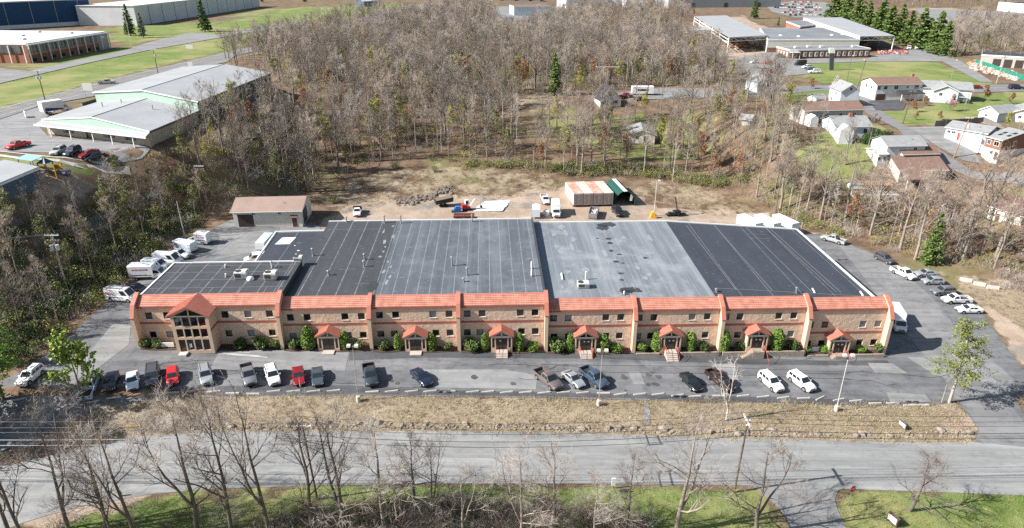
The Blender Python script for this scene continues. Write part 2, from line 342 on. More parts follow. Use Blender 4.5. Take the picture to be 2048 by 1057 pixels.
for k in range(44):
    px = rc.choice([222, 266, 306, 346, 412, 460, 500, 547, 597, 636, 690, 742, 790, 845, 900, 950, 1020, 1095, 1148, 1188, 1250, 1300, 1383, 1440, 1541, 1603, 1690]) + rc.gauss(0, 6); py = rc.uniform(742, 782); c_ = P(px, py); r_ = rc.uniform(.25, .75)
    sheet('oil_stain', [(c_.x + math.cos(a * .6283) * r_ * rc.uniform(.6, 1.2), c_.y + math.sin(a * .6283) * r_ * rc.uniform(.6, 1.2)) for a in range(10)], ASF_D, .09 + k * .0003, world=True)
ASF_M = asphalt('mid grey drive asphalt', (.165, .166, .168), (.205, .206, .207), .4)
sheet('drive_surface', [(1668, 478), (1745, 509), (1800, 537), (1868, 600), (1925, 672), (2000, 735), (2048, 780), (2010, 800), (2050, 848), (2060, 884), (1950, 882), (1958, 860), (1938, 826), (1905, 790), (1880, 745), (1838, 700), (1800, 650)], ASF_M, .066)
sheet('embankment_path', [(1288, 806), (1298, 806), (1300, 850), (1288, 852)], ASF_P, .05)
# left highway and the office drive beyond it
sheet('highway', [(-120, 250), (0, 217), (100, 192), (233, 157), (433, 110), (500, 95), (560, 84), (640, 60), (720, 35), (790, 18), (850, 8), (930, 8), (880, 24), (800, 38), (700, 60), (600, 90), (510, 104), (470, 112), (457, 124), (380, 143), (317, 160), (187, 194), (77, 214), (0, 240), (-120, 272)], HWY, .2, 6)
for off, m in ((0.5, YEL), (.12, LINEW), (.88, LINEW)):
    up = [(-120, 250), (0, 217), (100, 192), (233, 157), (433, 110), (560, 84)]; dn = [(-120, 272), (0, 236), (90, 211), (215, 181), (445, 126), (600, 90)]
    strip('road_marking', [(a[0] + (b[0] - a[0]) * off, a[1] + (b[1] - a[1]) * off) for a, b in zip(up, dn)], .3, m, .26)
sheet('driveway', [(-120, 195), (0, 157), (103, 133), (247, 103), (293, 87), (380, 66), (436, 70), (512, 57), (600, 44), (640, 46), (512, 64), (430, 78), (300, 101), (190, 124), (0, 168), (-120, 205)], ASF_L, .2, 5)
sheet('parking_lot', [(-120, 165), (-10, 137), (68, 145), (0, 160), (-120, 198)], ASF_L, .22, 5)
sheet('parking_lot', [(-150, 275), (0, 238), (80, 214), (110, 222), (75, 250), (95, 272), (296, 293), (300, 300), (285, 318), (210, 331), (0, 304), (-150, 290)], ASF_P, .1, 3)
strip('kerb_strip', [(0, 304), (100, 315), (215, 331)], .5, CONC, .16); strip('footpath', [(-30, 308), (60, 320), (150, 331), (260, 342)], 1.3, CONC, .12); strip('footpath', [(120, 268), (300, 292)], 3.2, CONC, .17)
# right: lumber yard paving, house streets and drives
sheet('parking_lot', [(1470, 118), (1540, 103), (1600, 118), (1735, 118), (1790, 96), (1850, 100), (1920, 122), (1985, 165), (1960, 165), (1885, 124), (1740, 124), (1612, 128), (1645, 146), (1560, 154), (1500, 156), (1440, 140)], ASF_L, .15, 5)
sheet('road', [(1470, 186), (1560, 176), (1640, 171), (1760, 174), (1860, 178), (1980, 170), (2048, 170), (2250, 168), (2250, 186), (2048, 183), (1860, 189), (1740, 192), (1640, 182), (1560, 190), (1480, 196)], HWY, .12, 4)
sheet('road', [(1715, 190), (1745, 192), (1763, 223), (1810, 253), (1866, 293), (1913, 323), (2048, 348), (2200, 370), (2200, 420), (2048, 372), (1930, 352), (1893, 335), (1816, 283), (1786, 254), (1733, 228)], HWY, .14, 3)
sheet('yard_paving', [(1813, 256), (1885, 254), (1946, 303), (1966, 330), (1925, 322), (1866, 290)], ASF_L, .17, 3)
sheet('driveway', [(1736, 203), (1800, 201), (1812, 208), (1806, 221), (1752, 222)], ASF_D, .16, 3)
sheet('driveway', [(1940, 242), (1975, 232), (1995, 248), (1975, 250)], CONC, .16, 3)
sheet('road', [(1830, 18), (2200, 30), (2200, 62), (1960, 52), (1850, 42)], ASF_L, .2, 8)
sheet('parking_lot', [(1530, 10), (1590, 3), (1650, 5), (1680, 18), (1670, 38), (1590, 36), (1545, 25)], ASF_L, .25, 8)
sheet('parking_lot', [(985, 14), (1180, 12), (1165, 40), (990, 46)], ASF_L, .25, 8)
sheet('driveway', [(1210, 190), (1330, 176), (1440, 178), (1500, 172), (1500, 182), (1420, 196), (1300, 200), (1215, 200)], ASF_L, .12, 4)

# ------------------------------------------------------------------ main building: local frame u along the front, w inwards, z up
YAW = R(2.0); B0 = Vector((-61.0, 97.8, 0)); UX = Vector((math.cos(YAW), math.sin(YAW), 0)); WX = Vector((-math.sin(YAW), math.cos(YAW), 0))
def loc(u, w, z=0): return B0 + UX * u + WX * w + Vector((0, 0, z))
def uplane(px, py, w):                               # where a photo ray meets the upright plane w = const: (u, z)
    d = Vector(ray(px, py)); o = Vector((0, 0, CAM_H)) - B0; t = (w - o.dot(WX)) / d.dot(WX); p = o + d * t; return p.dot(UX), p.z
def uroof(px, py, z):
    p = Vector(onz(px, py, z)) - B0; return p.dot(UX), p.dot(WX)
FU = [0, 23.1, 37.7, 52.2, 66.7, 81.5, 96.2, 110.9, 124.8]      # party walls
EV = [6.9, 6.15, 6.15, 6.15, 5.0, 4.85, 4.75, 4.4]              # eaves of each bay
FL = [0, -.8, -1.25, -1.3, -1.75, -1.85, -1.95, -3.2]           # porch floors
STUC = mat('split face tan block', (.63, .47, .355), (.53, .39, .29), .9, .95, bump=.10, bscale=1.3, coords='O', c3=(.68, .53, .41), s3=2.2)
TAN = mat('tan stucco', (.58, .43, .31), (.56, .41, .30), .4, .9, coords='O')
BAND = mat('dark red band', (.36, .11, .085), (.30, .085, .07), 1, .85, coords='O')
CORAL = mat('coral painted metal', (.47, .18, .128), (.40, .145, .10), 1, .6, coords='O')
def tile_mat():
    m = bpy.data.materials.new('coral roof tile'); m.use_nodes = True; t = m.node_tree; N = t.nodes; L = t.links; b = N['Principled BSDF']; b.inputs['Roughness'].default_value = .75
    co = N.new('ShaderNodeTexCoord').outputs['Object']; sx = N.new('ShaderNodeSeparateXYZ'); L.new(co, sx.inputs[0])
    def sn(sock, f, pw=1):
        a = N.new('ShaderNodeMath'); a.operation = 'MULTIPLY'; a.inputs[1].default_value = f; L.new(sock, a.inputs[0])
        c = N.new('ShaderNodeMath'); c.operation = 'FRACT'; L.new(a.outputs[0], c.inputs[0]); return c.outputs[0]
    u = sn(sx.outputs[0], 1 / .42); v = sn(sx.outputs[1], 1 / .44)
    n = N.new('ShaderNodeTexNoise'); n.inputs['Scale'].default_value = .9; n.inputs['Detail'].default_value = 5; L.new(co, n.inputs['Vector'])
    cr = N.new('ShaderNodeValToRGB'); L.new(n.outputs['Fac'], cr.inputs[0])
    cr.color_ramp.elements[0].position = .3; cr.color_ramp.elements[0].color = (.38, .15, .10, 1); cr.color_ramp.elements[1].position = .7; cr.color_ramp.elements[1].color = (.53, .25, .185, 1)
    g = N.new('ShaderNodeMath'); g.operation = 'PINGPONG'; g.inputs[1].default_value = .5; L.new(u, g.inputs[0])
    r = N.new('ShaderNodeMapRange'); r.inputs[1].default_value = .0; r.inputs[2].default_value = .14; r.inputs[3].default_value = .76; r.inputs[4].default_value = 1; L.new(g.outputs[0], r.inputs[0])
    r2 = N.new('ShaderNodeMapRange'); r2.inputs[1].default_value = .0; r2.inputs[2].default_value = .16; r2.inputs[3].default_value = .82; r2.inputs[4].default_value = 1; L.new(v, r2.inputs[0])
    mm = N.new('ShaderNodeMath'); mm.operation = 'MULTIPLY'; L.new(r.outputs[0], mm.inputs[0]); L.new(r2.outputs[0], mm.inputs[1])
    x = N.new('ShaderNodeMix'); x.data_type = 'RGBA'; x.blend_type = 'MULTIPLY'; x.inputs[0].default_value = 1; L.new(cr.outputs[0], x.inputs[6]); L.new(mm.outputs[0], x.inputs[7]); L.new(x.outputs[2], b.inputs['Base Color'])
    return m
TILE = tile_mat()
def roof_mat(name, c, c2, seam, sw, seamw, streak, c3):
    m = bpy.data.materials.new(name); m.use_nodes = True; t = m.node_tree; N = t.nodes; L = t.links; b = N['Principled BSDF']; b.inputs['Roughness'].default_value = .62; b.inputs['Specular IOR Level'].default_value = .35
    co = N.new('ShaderNodeTexCoord').outputs['Object']; sx = N.new('ShaderNodeSeparateXYZ'); L.new(co, sx.inputs[0])
    def noise(vec_scale, sc, d=5):
        mp = N.new('ShaderNodeVectorMath'); mp.operation = 'MULTIPLY'; mp.inputs[1].default_value = vec_scale; L.new(co, mp.inputs[0])
        n = N.new('ShaderNodeTexNoise'); n.inputs['Scale'].default_value = sc; n.inputs['Detail'].default_value = d; n.inputs['Roughness'].default_value = .65; L.new(mp.outputs[0], n.inputs['Vector']); return n.outputs['Fac']
    def rng(f, a, z, lo=0, hi=1):
        q = N.new('ShaderNodeMapRange'); L.new(f, q.inputs[0])
        for i, v in enumerate((a, z, lo, hi)): q.inputs[1 + i].default_value = v
        return q.outputs[0]
    def mix(f, A, B):
        x = N.new('ShaderNodeMix'); x.data_type = 'RGBA'; L.new(f, x.inputs[0])
        for k, q in ((6, A), (7, B)):
            if isinstance(q, tuple): x.inputs[k].default_value = (*q, 1)
            else: L.new(q, x.inputs[k])
        return x.outputs[2]
    o = mix(rng(noise((1, .12, 1), .45), .35, .65), c, c2)
    o = mix(rng(noise((1, .035, 1), streak), .5, .78, 0, .8), o, c3)
    o = mix(rng(noise((.4, 1, 1), .5), .55, .75, 0, .5), o, c)
    o = mix(rng(noise((1, 1, 1), .22, 8), .5, .68, 0, .55), o, c3); o = mix(rng(noise((1, 1, 1), 1.6, 3), .62, .75, 0, .6), o, seam)
    fr = N.new('ShaderNodeMath'); fr.operation = 'PINGPONG'; fr.inputs[1].default_value = sw / 2
    L.new(sx.outputs[0], fr.inputs[0])
    sm = rng(fr.outputs[0], seamw, seamw * 1.6, 1, 0)
    br = N.new('ShaderNodeMath'); br.operation = 'MULTIPLY'; L.new(sm, br.inputs[0]); L.new(rng(noise((1, 1.5, 1), .8), .35, .6, .25, .95), br.inputs[1])
    o = mix(br.outputs[0], o, seam); L.new(o, b.inputs['Base Color']); return m
RDARK = roof_mat('dark roof membrane', (.045, .048, .053), (.055, .058, .064), (.20, .205, .21), 3.15, .07, .6, (.065, .068, .074))
RBLUE = roof_mat('dark blue grey roof membrane', (.036, .042, .053), (.046, .053, .066), (.17, .18, .20), 5.6, .06, .5, (.055, .063, .077))
RGREY = roof_mat('worn grey roof membrane', (.072, .083, .097), (.102, .115, .132), (.25, .265, .28), 2.05, .045, .55, (.17, .188, .208))
RLITE = roof_mat('pale bleached roof membrane', (.125, .142, .162), (.175, .193, .215), (.29, .30, .315), 1.7, .03, .35, (.31, .325, .335))
SEAM = mat('pale roof seam', (.21, .215, .22), (.15, .155, .16), .8, .7, coords='O')
PUD = mat('dark wet roof stain', (.035, .036, .038), (.055, .055, .055), 2, .35, coords='O')

main = empty('commercial_building', B0, YAW, 'long two storey tan block building with coral tile roof strip and eight arched bays'.replace('arched ', ''), 'building')
def wall_holes(mb, u0, u1, z0, z1, holes, w=0.0, depth=.22):
    us = sorted({u0, u1, *[h[0] for h in holes], *[h[1] for h in holes]}); zs = sorted({z0, z1, *[h[2] for h in holes], *[h[3] for h in holes]})
    for a, b in zip(us, us[1:]):
        for c, d in zip(zs, zs[1:]):
            if any(h[0] <= (a + b) / 2 <= h[1] and h[2] <= (c + d) / 2 <= h[3] for h in holes): continue
            mb.quad((a, w, c), (b, w, c), (b, w, d), (a, w, d))
    for a, b, c, d in holes:
        for p, q in (((a, c), (b, c)), ((b, c), (b, d)), ((b, d), (a, d)), ((a, d), (a, c))): mb.quad((p[0], w, p[1]), (q[0], w, q[1]), (q[0], w + depth, q[1]), (p[0], w + depth, p[1]))
FRAME = mat('bronze window frame', (.06, .05, .045), rough=.5); SILL = mat('pale window sill', (.62, .56, .5), rough=.8)
BLIND = mat('window with pale blind', (.23, .26, .28), (.16, .18, .2), 2, .3, coords='O')
WX_ = {0: ([(297, 0), (333, 0), (450, 0), (496, 0), (539, 0)], [(305.6, 1), (340, 1), (458, 1), (502.5, 1), (544.8, 1)])}
PXW = [([297, 333, 450, 496, 539], [305.6, 339, 458, 502.5, 544.8]), ([580.8, 614.2, 689.9, 722.8], [586.4, 612, 696.8, 726.5]), ([759, 791.4, 865.6, 898.1], [761.7, 788.6, 872, 900]),
       ([934.3, 964, 1040.5, 1069.8], [934.5, 960, 1043, 1070.5]), ([1106.9, 1136.6, 1211.7, 1241.4], [1108, 1137, 1212, 1238.6]), ([1278.3, 1308.1, 1384.4, 1414.5], [1275, 1301, 1381, 1410.3]),
       ([1450.8, 1480.4, 1557.9, 1587.7], [1452, 1475, 1554, 1581]), ([1620.9, 1649.8, 1725.6, 1755.4], [1615.5, 1643, 1718.8, 1746.9])]
YU = [631, 636, 632, 628.6, 636, 634, 631.5, 649.4]; YL = [668, 671.3, 668, 665, 671.3, 671, 669, 686]
for i in range(8):
    u0, u1, e = FU[i], FU[i + 1], EV[i]; dz = (1.5, 5.05) if i < 7 else (3.0, 6.65)
    if i < 2: dz = (1.68, 5.2)
    holes = []
    for row, (lst, yy, d) in enumerate(zip(PXW[i], (YU[i], YL[i]), dz)):
        for px in lst:
            u = uplane(px, yy, 0)[0]; u = max(u0 + .85, min(u1 - .95, u)); z = e - d
            holes.append((u - .56, u + .56, z - .62, z + .6))
    mb = MB(); wall_holes(mb, u0, u1, lot_z(B0.x + u1) - 2.2, e, holes); mb.box(u0 + .01, u1 - .01, .25, 1.4, e - .6, e - .02)
    mb.obj('facade_wall', STUC, main)
    MB().box(u0 + .3, u1 - .3, -.05, .04, e - (3.2 if i < 7 else 4.72), e - (2.85 if i < 7 else 4.37)).obj('band_course', BAND, main)
    for k, (a, b, c, d) in enumerate(holes):
        wn = MB().box(a, b, .17, .2, c, c + .06).box(a, b, .17, .2, d - .06, d).box(a, a + .06, .17, .2, c + .06, d - .06).box(b - .06, b, .17, .2, c + .06, d - .06).obj('window', FRAME, main)
        sp = (i, k) in ((5, 2), (7, 2), (0, 6), (0, 8), (1, 4)) or (i * 5 + k * 3) % 7 == 2
        MB().quad((a, .21, c), (b, .21, c), (b, .21, d), (a, .21, d)).obj('pane', BLIND if sp else GLASS, wn)
        MB().box(a - .06, b + .06, -.07, .15, c - .1, c - .002).obj('sill', SILL, wn)
    # tile mansard strip: eave overhang to ridge, with real courses
    mb = MB(); n = 6; w0, w1, z0, z1 = -.16, 1.6, e + .06, e + 1.22
    for k in range(n):
        t0, t1 = k / n, (k + 1) / n; a, b = u0 + .25, u1 - .25
        pa, pb = w0 + (w1 - w0) * t0, w0 + (w1 - w0) * t1; za, zb = z0 + (z1 - z0) * t0, z0 + (z1 - z0) * t1
        mb.hexa([(a, pa, za - .12), (b, pa, za - .12), (b, pb, zb - .12), (a, pb, zb - .12), (a, pa, za + .09), (b, pa, za + .09), (b, pb, zb + .01), (a, pb, zb + .01)])
    mb.obj('tile_roof', TILE, main)
    MB().box(u0 + .25, u1 - .25, w1 - .05, w1 + .3, z1 - .75, z1 + .06).obj('ridge_cap', CORAL, main)
    MB().box(u0 + .25, u1 - .25, w0 - .03, w0 + .12, e - .3, e - .125).obj('fascia', BAND, main)
for i, u in enumerate(FU):                           # stepped buttress walls between the bays with coral copings
    e = max(EV[max(i - 1, 0)], EV[min(i, 7)]); zb = lot_z(B0.x + u) - .6; t = .28
    prof = [(2.0, e - 1), (2.0, e + 1.5), (1.6, e + 1.52), (-.4, e + .32), (-1.45, e - 1.55), (-1.45, zb), (0.0, zb), (0.0, e - 1)]
    fin = MB().extr([(u - t, w, z) for w, z in prof], (2 * t, 0, 0)).obj('buttress_wall', TAN, main)
    cp = [(2.05, e + 1.5), (1.6, e + 1.53), (-.4, e + .33), (-1.46, e - 1.55)]; mb = MB()
    for a, b in zip(cp, cp[1:]):
        mb.hexa([(u - t - .06, a[0], a[1]), (u + t + .06, a[0], a[1]), (u + t + .06, b[0], b[1]), (u - t - .06, b[0], b[1]), (u - t - .06, a[0] - .05, a[1] + .17), (u + t + .06, a[0] - .05, a[1] + .17), (u + t + .06, b[0] - .08, b[1] + .17), (u - t - .06, b[0] - .08, b[1] + .17)])
    mb.obj('coping', CORAL, fin)
    if i: MB().box(u - t - .1, u - t - .002, -.12, .02, zb, e - .4).obj('downpipe', CORAL, fin)
# porches
PORCH = [(653.5, 1), (829.4, 2), (1003, 3), (1172.7, 4), (1344, 5), (1518.7, 6), (1686.4, 7)]
DOORB = mat('dark bronze door glass', (.022, .018, .016), rough=.12, spec=.7); PAPER = mat('white paper notice', (.75, .75, .73))
RAIL = mat('red painted rail', (.50, .09, .06), rough=.5); STEPC = mat('pale pink concrete steps', (.46, .39, .34), (.38, .33, .29), 2, .9, coords='O'); PLANT = mat('planter wall block', (.33, .28, .22), (.25, .215, .175), 1.5, .95, bump=.04, bscale=3, coords='O')
for px, i in PORCH:
    e = EV[i]; f = FL[i]; u = uplane(px, 660, -1.7)[0]; g = lot_z(B0.x + u); hw, d, h = 1.75, 1.75, 2.65
    mb = MB(); holes = [(u - .95, u + .95, f + .02, f + 2.2), (u - 1.55, u - 1.15, f + .35, f + 2.2), (u + 1.15, u + 1.55, f + .35, f + 2.2)]
    wall_holes(mb, u - hw, u + hw, g - .3, f + h, holes, -d, .15)
    mb.quad((u - hw, 0, g - .3), (u - hw, -d, g - .3), (u - hw, -d, f + h), (u - hw, 0, f + h)); mb.quad((u + hw, -d, g - .3), (u + hw, 0, g - .3), (u + hw, 0, f + h), (u + hw, -d, f + h))
    mb.add([(u - hw, -d, f + h), (u + hw, -d, f + h), (u, -d, f + h + .95)], [(0, 1, 2)])
    po = mb.obj('entrance_porch', TAN, main)
    mb = MB()
    for s in (-1, 1):
        a = [(u + s * (hw + .3), -d - .35, f + h - .12), (u, -d - .35, f + h + 1.0), (u, .0, f + h + 1.0), (u + s * (hw + .3), .0, f + h - .12)]
        mb.hexa([a[0], a[1], a[2], a[3]] + [(p[0], p[1], p[2] + .16) for p in a])
        for k in range(7):
            t = (k + .5) / 7 if False else k / 6; y = -d - .3 + t * (d + .25)
            mb.hexa([(u + s * (hw + .3), y - .03, f + h + .04), (u, y - .03, f + h + 1.16), (u, y + .03, f + h + 1.16), (u + s * (hw + .3), y + .03, f + h + .04), (u + s * (hw + .3), y - .03, f + h + .11), (u, y - .03, f + h + 1.23), (u, y + .03, f + h + 1.23), (u + s * (hw + .3), y + .03, f + h + .11)])
    mb.obj('porch_roof', CORAL, po)
    for s in (-1, 1):
        MB().quad((u + s * .5 - .42, -d + .13, f + .03), (u + s * .5 + .42, -d + .13, f + .03), (u + s * .5 + .42, -d + .13, f + 2.19), (u + s * .5 - .42, -d + .13, f + 2.19)).obj('door', DOORB, po)
        MB().quad((u + s * 1.35 - .2, -d + .14, f + .35), (u + s * 1.35 + .2, -d + .14, f + .35), (u + s * 1.35 + .2, -d + .14, f + 2.2), (u + s * 1.35 - .2, -d + .14, f + 2.2)).obj('side_light', GLASS, po)
        MB().add([(u + s * .12, -d - .02, f + h - .1), (u + s * 1.25, -d - .02, f + h - .1), (u + s * .12, -d - .02, f + h + .52)], [(0, 1, 2)]).obj('gable_window', GLASS, po)
        MB().box(min(u + s * .1, u + s * 1.35), max(u + s * .1, u + s * 1.35), -d - .05, -d - .004, f + h - .2, f + h - .11).obj('gable_trim', WHITE, po)
    if i in (3, 4, 5, 7, 6):
        MB().box(u - .32, u - .1, -d + .1, -d + .124, f + 1.5, f + 1.75).obj('door_notice', PAPER, po)
        if i != 3: MB().box(u + .3, u + .62, -d + .1, -d + .124, f + 1.5, f + 1.72).obj('door_notice', PAPER, po)
    MB().box(u - .96, u + .96, -d + .02, -d + .1, f + .02, f + .1).box(u - .045, u + .045, -d + .03, -d + .11, f + .1, f + 2.18).obj('door_frame', FRAME, po)
    # landing and steps down to the lot
    H_ = f - g; mb = MB(); n = max(1, round(H_ / .2)); lw = .95
    mb.box(u - lw, u + lw, -d - 1.25, -d, g - .2, f)
    if i in (6, 7): 
        for k in range(1, n): mb.box(u - lw - .3 * k, u - lw - .3 * (k - 1) - .002, -d - 1.22, -d - .1, g - .2, f - H_ * k / n)
    else:
        for k in range(1, n): mb.box(u - lw, u + lw, -d - 1.25 - .3 * k, -d - 1.252 - .3 * (k - 1), g - .2, f - H_ * k / n)
    mb.obj('steps', STEPC if i < 6 else PLANT, po)
    if i >= 3:
        for s in (-1, 1):
            if s < 0 and i in (6, 7): continue
            y0 = -d - 1.2; y1 = -d - .1
            MB().tube([(u + s * lw, y1, f), (u + s * lw, y1, f + .9), (u + s * lw, y0, f + .9), (u + s * lw, y0, f)], .035, 5).tube([(u + s * lw, y1, f + .45), (u + s * lw, y0, f + .45)], .03, 5).tube([(u + s * lw, y0, f + .9), (u + s * lw, y0 - .3 * n, g + .85), (u + s * lw, y0 - .3 * n, g)], .035, 5).obj('handrail', RAIL, po)
        if i >= 5: MB().tube([(u - lw, -d - 1.2, f), (u - lw, -d - 1.2, f + .9), (u - lw - .3 * n, -d - 1.2, g + .9), (u - lw - .3 * n, -d - 1.2, g)], .035, 5).obj('handrail', RAIL, po)
    if i >= 5:
        for a, b in ((FU[i] + .35, u - hw - .05 - (0.3 * n + 1.3 if i == 0 else 0)), (u + hw + .05, FU[i + 1] - .35)):
            MB().box(a, b, -2.15, -1.85, g - .3, f - .5 if i < 7 else f - .15).obj('planter_wall', PLANT, main)
# glazed entrance tower of the first bay
ua, ub = uplane(354.6, 703, -2.9)[0], uplane(429.4, 701, -2.9)[0]; uc = (ua + ub) / 2; zt = 6.75; W0 = -2.9
mb = MB(); holes = []; cw = (ub - ua - .9) / 4
for r0, r1 in ((4.75, 6.35), (2.75, 4.25), (.35, 2.3)):
    for k in range(4):
        a = ua + .45 + k * cw; holes.append((a + .1, a + cw - .1, r0 if not (r0 < 1 and k == 0) else .05, r1))
wall_holes(mb, ua, ub, -.3, zt, holes, W0, .16)
mb.quad((ua, 0.3, -.3), (ua, W0, -.3), (ua, W0, zt), (ua, .3, zt)); mb.quad((ub, W0, -.3), (ub, .3, -.3), (ub, .3, zt), (ub, W0, zt))
mb.add([(ua, W0, zt), (ub, W0, zt), (uc, W0, zt + 1.45)], [(0, 1, 2)])
tw = mb.obj('entrance_tower', TAN, main)
for k, (a, b, c, d) in enumerate(holes):
    o = MB().quad((a, W0 + .14, c), (b, W0 + .14, c), (b, W0 + .14, d), (a, W0 + .14, d)).obj('door' if k == 8 else 'window_pane', DOORB if k == 8 else GLASS, tw)
MB().box(*[ua + .45 + cw + .35, ua + .45 + cw + .75, W0 + .1, W0 + .125, .8, 1.5]).obj('window_notice', PAPER, tw)
for s in (-1, 1):
    MB().add([(uc + s * .12, W0 - .02, zt - .12), (uc + s * 2.35, W0 - .02, zt - .12), (uc + s * .12, W0 - .02, zt + .95)], [(0, 1, 2)]).obj('gable_window', GLASS, tw)
    MB().box(min(uc + s * .1, uc + s * 2.4), max(uc + s * .1, uc + s * 2.4), W0 - .05, W0 - .004, zt - .24, zt - .13).obj('gable_trim', WHITE, tw)
    MB().box(uc + s * 3.02 - .04 + (.0 if s < 0 else -.0), uc + s * 3.02 + .04, W0 + .02, -.06, 3.7, 4.05).obj('band_course', BAND, tw)
mb = MB()
for s in (-1, 1):
    x = uc + s * ((ub - ua) / 2 + .45); a = [(x, W0 - .5, zt - .22), (uc, W0 - .5, zt + 1.5), (uc, 1.75, zt + 1.5), (x, 1.0, zt - .22)]
    mb.hexa(a + [(p[0], p[1], p[2] + .2) for p in a])
    for k in range(9):
        y = W0 - .45 + k * .56
        a = [(x, y - .035, zt), (uc, y - .035, zt + 1.72), (uc, y + .035, zt + 1.72), (x, y + .035, zt)]
        if y < 1.0: mb.hexa([(p[0], p[1], p[2] - .05) for p in a] + [(p[0], p[1], p[2] + .08) for p in a])
mb.obj('tower_roof', CORAL, tw)
MB().box(ua + .5, ua + .5 + cw, W0 - 1.1, W0 - .01, -.3, .09).obj('door_step', CONC, tw)
# flat roofs, edge trims, rear and side walls
def slab(name, poly, m, par=main, label=None):          # poly of (u, w, z)
    o = MB().extr([(a, b, c - .35) for a, b, c in poly], (0, 0, .35)).obj(name, m, par); return tag(o, label)
slab('flat_roof', [(.2, 1.8, 7.75), (22.9, 1.8, 7.75), (22.9, 15.6, 7.6), (.2, 15.6, 7.6)], RDARK)
slab('flat_roof', [(13.0, 15.65, 5.0), (22.85, 15.65, 5.2), (22.85, 37.2, 5.2), (12.3, 37.2, 5.0)], RBLUE)
D1 = uroof(738, 587, 6.6)[0]; 
slab('flat_roof', [(23.2, 1.9, 6.6), (38.1, 1.9, 6.6), (38.1, 38.6, 6.8), (23.2, 38.6, 6.8)], RDARK)
slab('flat_roof', [(38.11, 1.9, 6.6), (66.5, 1.9, 6.6), (66.5, 38.6, 6.8), (38.11, 38.6, 6.8)], RGREY)
slab('flat_roof', [(66.9, 1.9, 5.45), (96.0, 1.9, 5.4), (96.0, 38.6, 5.9), (66.9, 38.6, 5.9)], RLITE)
slab('flat_roof', [(96.01, 1.9, 5.4), (124.2, 1.9, 4.2), (124.2, 36.6, 4.4), (96.01, 38.6, 5.9)], RBLUE)
TRIM = mat('white roof edge metal', (.75, .75, .74), rough=.45, metal=.2)
def beam(name, a, b, wd, ht, m, par=main):
    a, b = Vector(a), Vector(b); d = (b - a).normalized(); n = d.cross(Vector((0, 0, 1))).normalized() * wd / 2; h = Vector((0, 0, ht))
    return MB().hexa([a - n, a + n, b + n, b - n, a - n + h, a + n + h, b + n + h, b - n + h]).obj(name, m, par)
for a, b in (((.1, 1.9, 7.5), (.1, 15.7, 7.4)), ((.1, 15.8, 7.4), (23.0, 15.8, 7.4)), ((12.6, 16, 4.9), (12.0, 37.4, 4.9)), ((12.0, 37.4, 4.9), (23, 37.4, 5.1)), ((23.1, 38.8, 6.6), (66.6, 38.8, 6.7)), ((66.8, 38.8, 5.8), (96, 38.8, 5.75)), ((96, 38.8, 5.75), (124.2, 36.7, 4.3)), ((124.4, 36.7, 4.2), (124.4, 2.2, 4.1))):
    beam('roof_edge', a, b, .3, .35, TRIM)
beam('roof_edge', (66.7, 2.0, 5.3), (66.7, 38.8, 5.9), .3, 1.35, RDARK); beam('roof_edge', (23.02, 1.9, 6.3), (23.02, 15.7, 6.3), .2, 1.5, RDARK)
for u0, u1, w0, w1, zt_, n in ((.15, 22.95, .3, 15.6, 7.2, 0), (12.4, 22.9, 15.7, 37.2, 4.6, 0), (23.1, 66.6, .4, 38.7, 6.2, 0), (66.75, 96, .4, 38.7, 5.0, 0), (96, 124.3, .4, 36.6, 3.8, 0)):
    MB().box(u0, u1, w0, w1, -6, zt_).obj('rear_block', STUC, main)
# membrane laps, stains and puddles on the roofs
def rsheet(name, pts, z, m):
    return MB().add([(u, w, z(u, w) + .03) for u, w in pts], [tuple(range(len(pts)))]).obj(name, m, main)
def zr(u, w):
    if u < 22.9: return 7.75 - .15 * (w - 1.8) / 13.8 if w < 15.63 else 5.0 + .02 * (u - 12.7)
    if u < 66.7: return 6.6 + .2 * (w - 1.9) / 36.7
    if u < 96: return 5.43 + .47 * (w - 1.9) / 36.7
    t = (u - 96) / 28.2; return (5.4 - 1.2 * t) * (1 - (w - 1.9) / 36) + (5.9 - 1.5 * t) * (w - 1.9) / 36
def lap(u0, w0, u1, w1, wd=.12):
    dx, dy = u1 - u0, w1 - w0; l = math.hypot(dx, dy); a, b = -dy / l * wd / 2, dx / l * wd / 2
    rsheet('membrane_lap', [(u0 + a, w0 + b), (u0 - a, w0 - b), (u1 - a, w1 - b), (u1 + a, w1 + b)], zr, SEAM)
for w in (5.0, 8.2, 11.4, 14.3): lap(.4, w, 22.6, w)
for a in (6, 11, 15.5, 20): lap(a, 2, a, 5)
lap(2.2, 2, 2.2, 15.4); lap(21.6, 2, 21.6, 15.4); lap(24, 3.2, 38, 3.2); lap(97, 6.5, 124, 4.6); lap(24, 34, 36, 34); lap(34, 8, 38, 8); lap(30, 14, 33, 14); lap(112, 33, 116, 33); lap(112, 30.5, 116, 30.5)
for u0, u1 in ((100.5, 100), (107, 106.3), (114, 113.2), (118.5, 117.6), (119.3, 118.4)): lap(u0, 6, u1, 37)
def blot(px, py, rx, ry, seed, name='roof_stain', m=PUD):
    rg = random.Random(seed); z = 6.6 if px < 1080 else 5.6; u, w = uroof(px, py, z)
    rsheet(name, [(u + math.cos(a * .3927) * rx * rg.uniform(.55, 1.15), w + math.sin(a * .3927) * ry * rg.uniform(.55, 1.15)) for a in range(16)], zr, m)
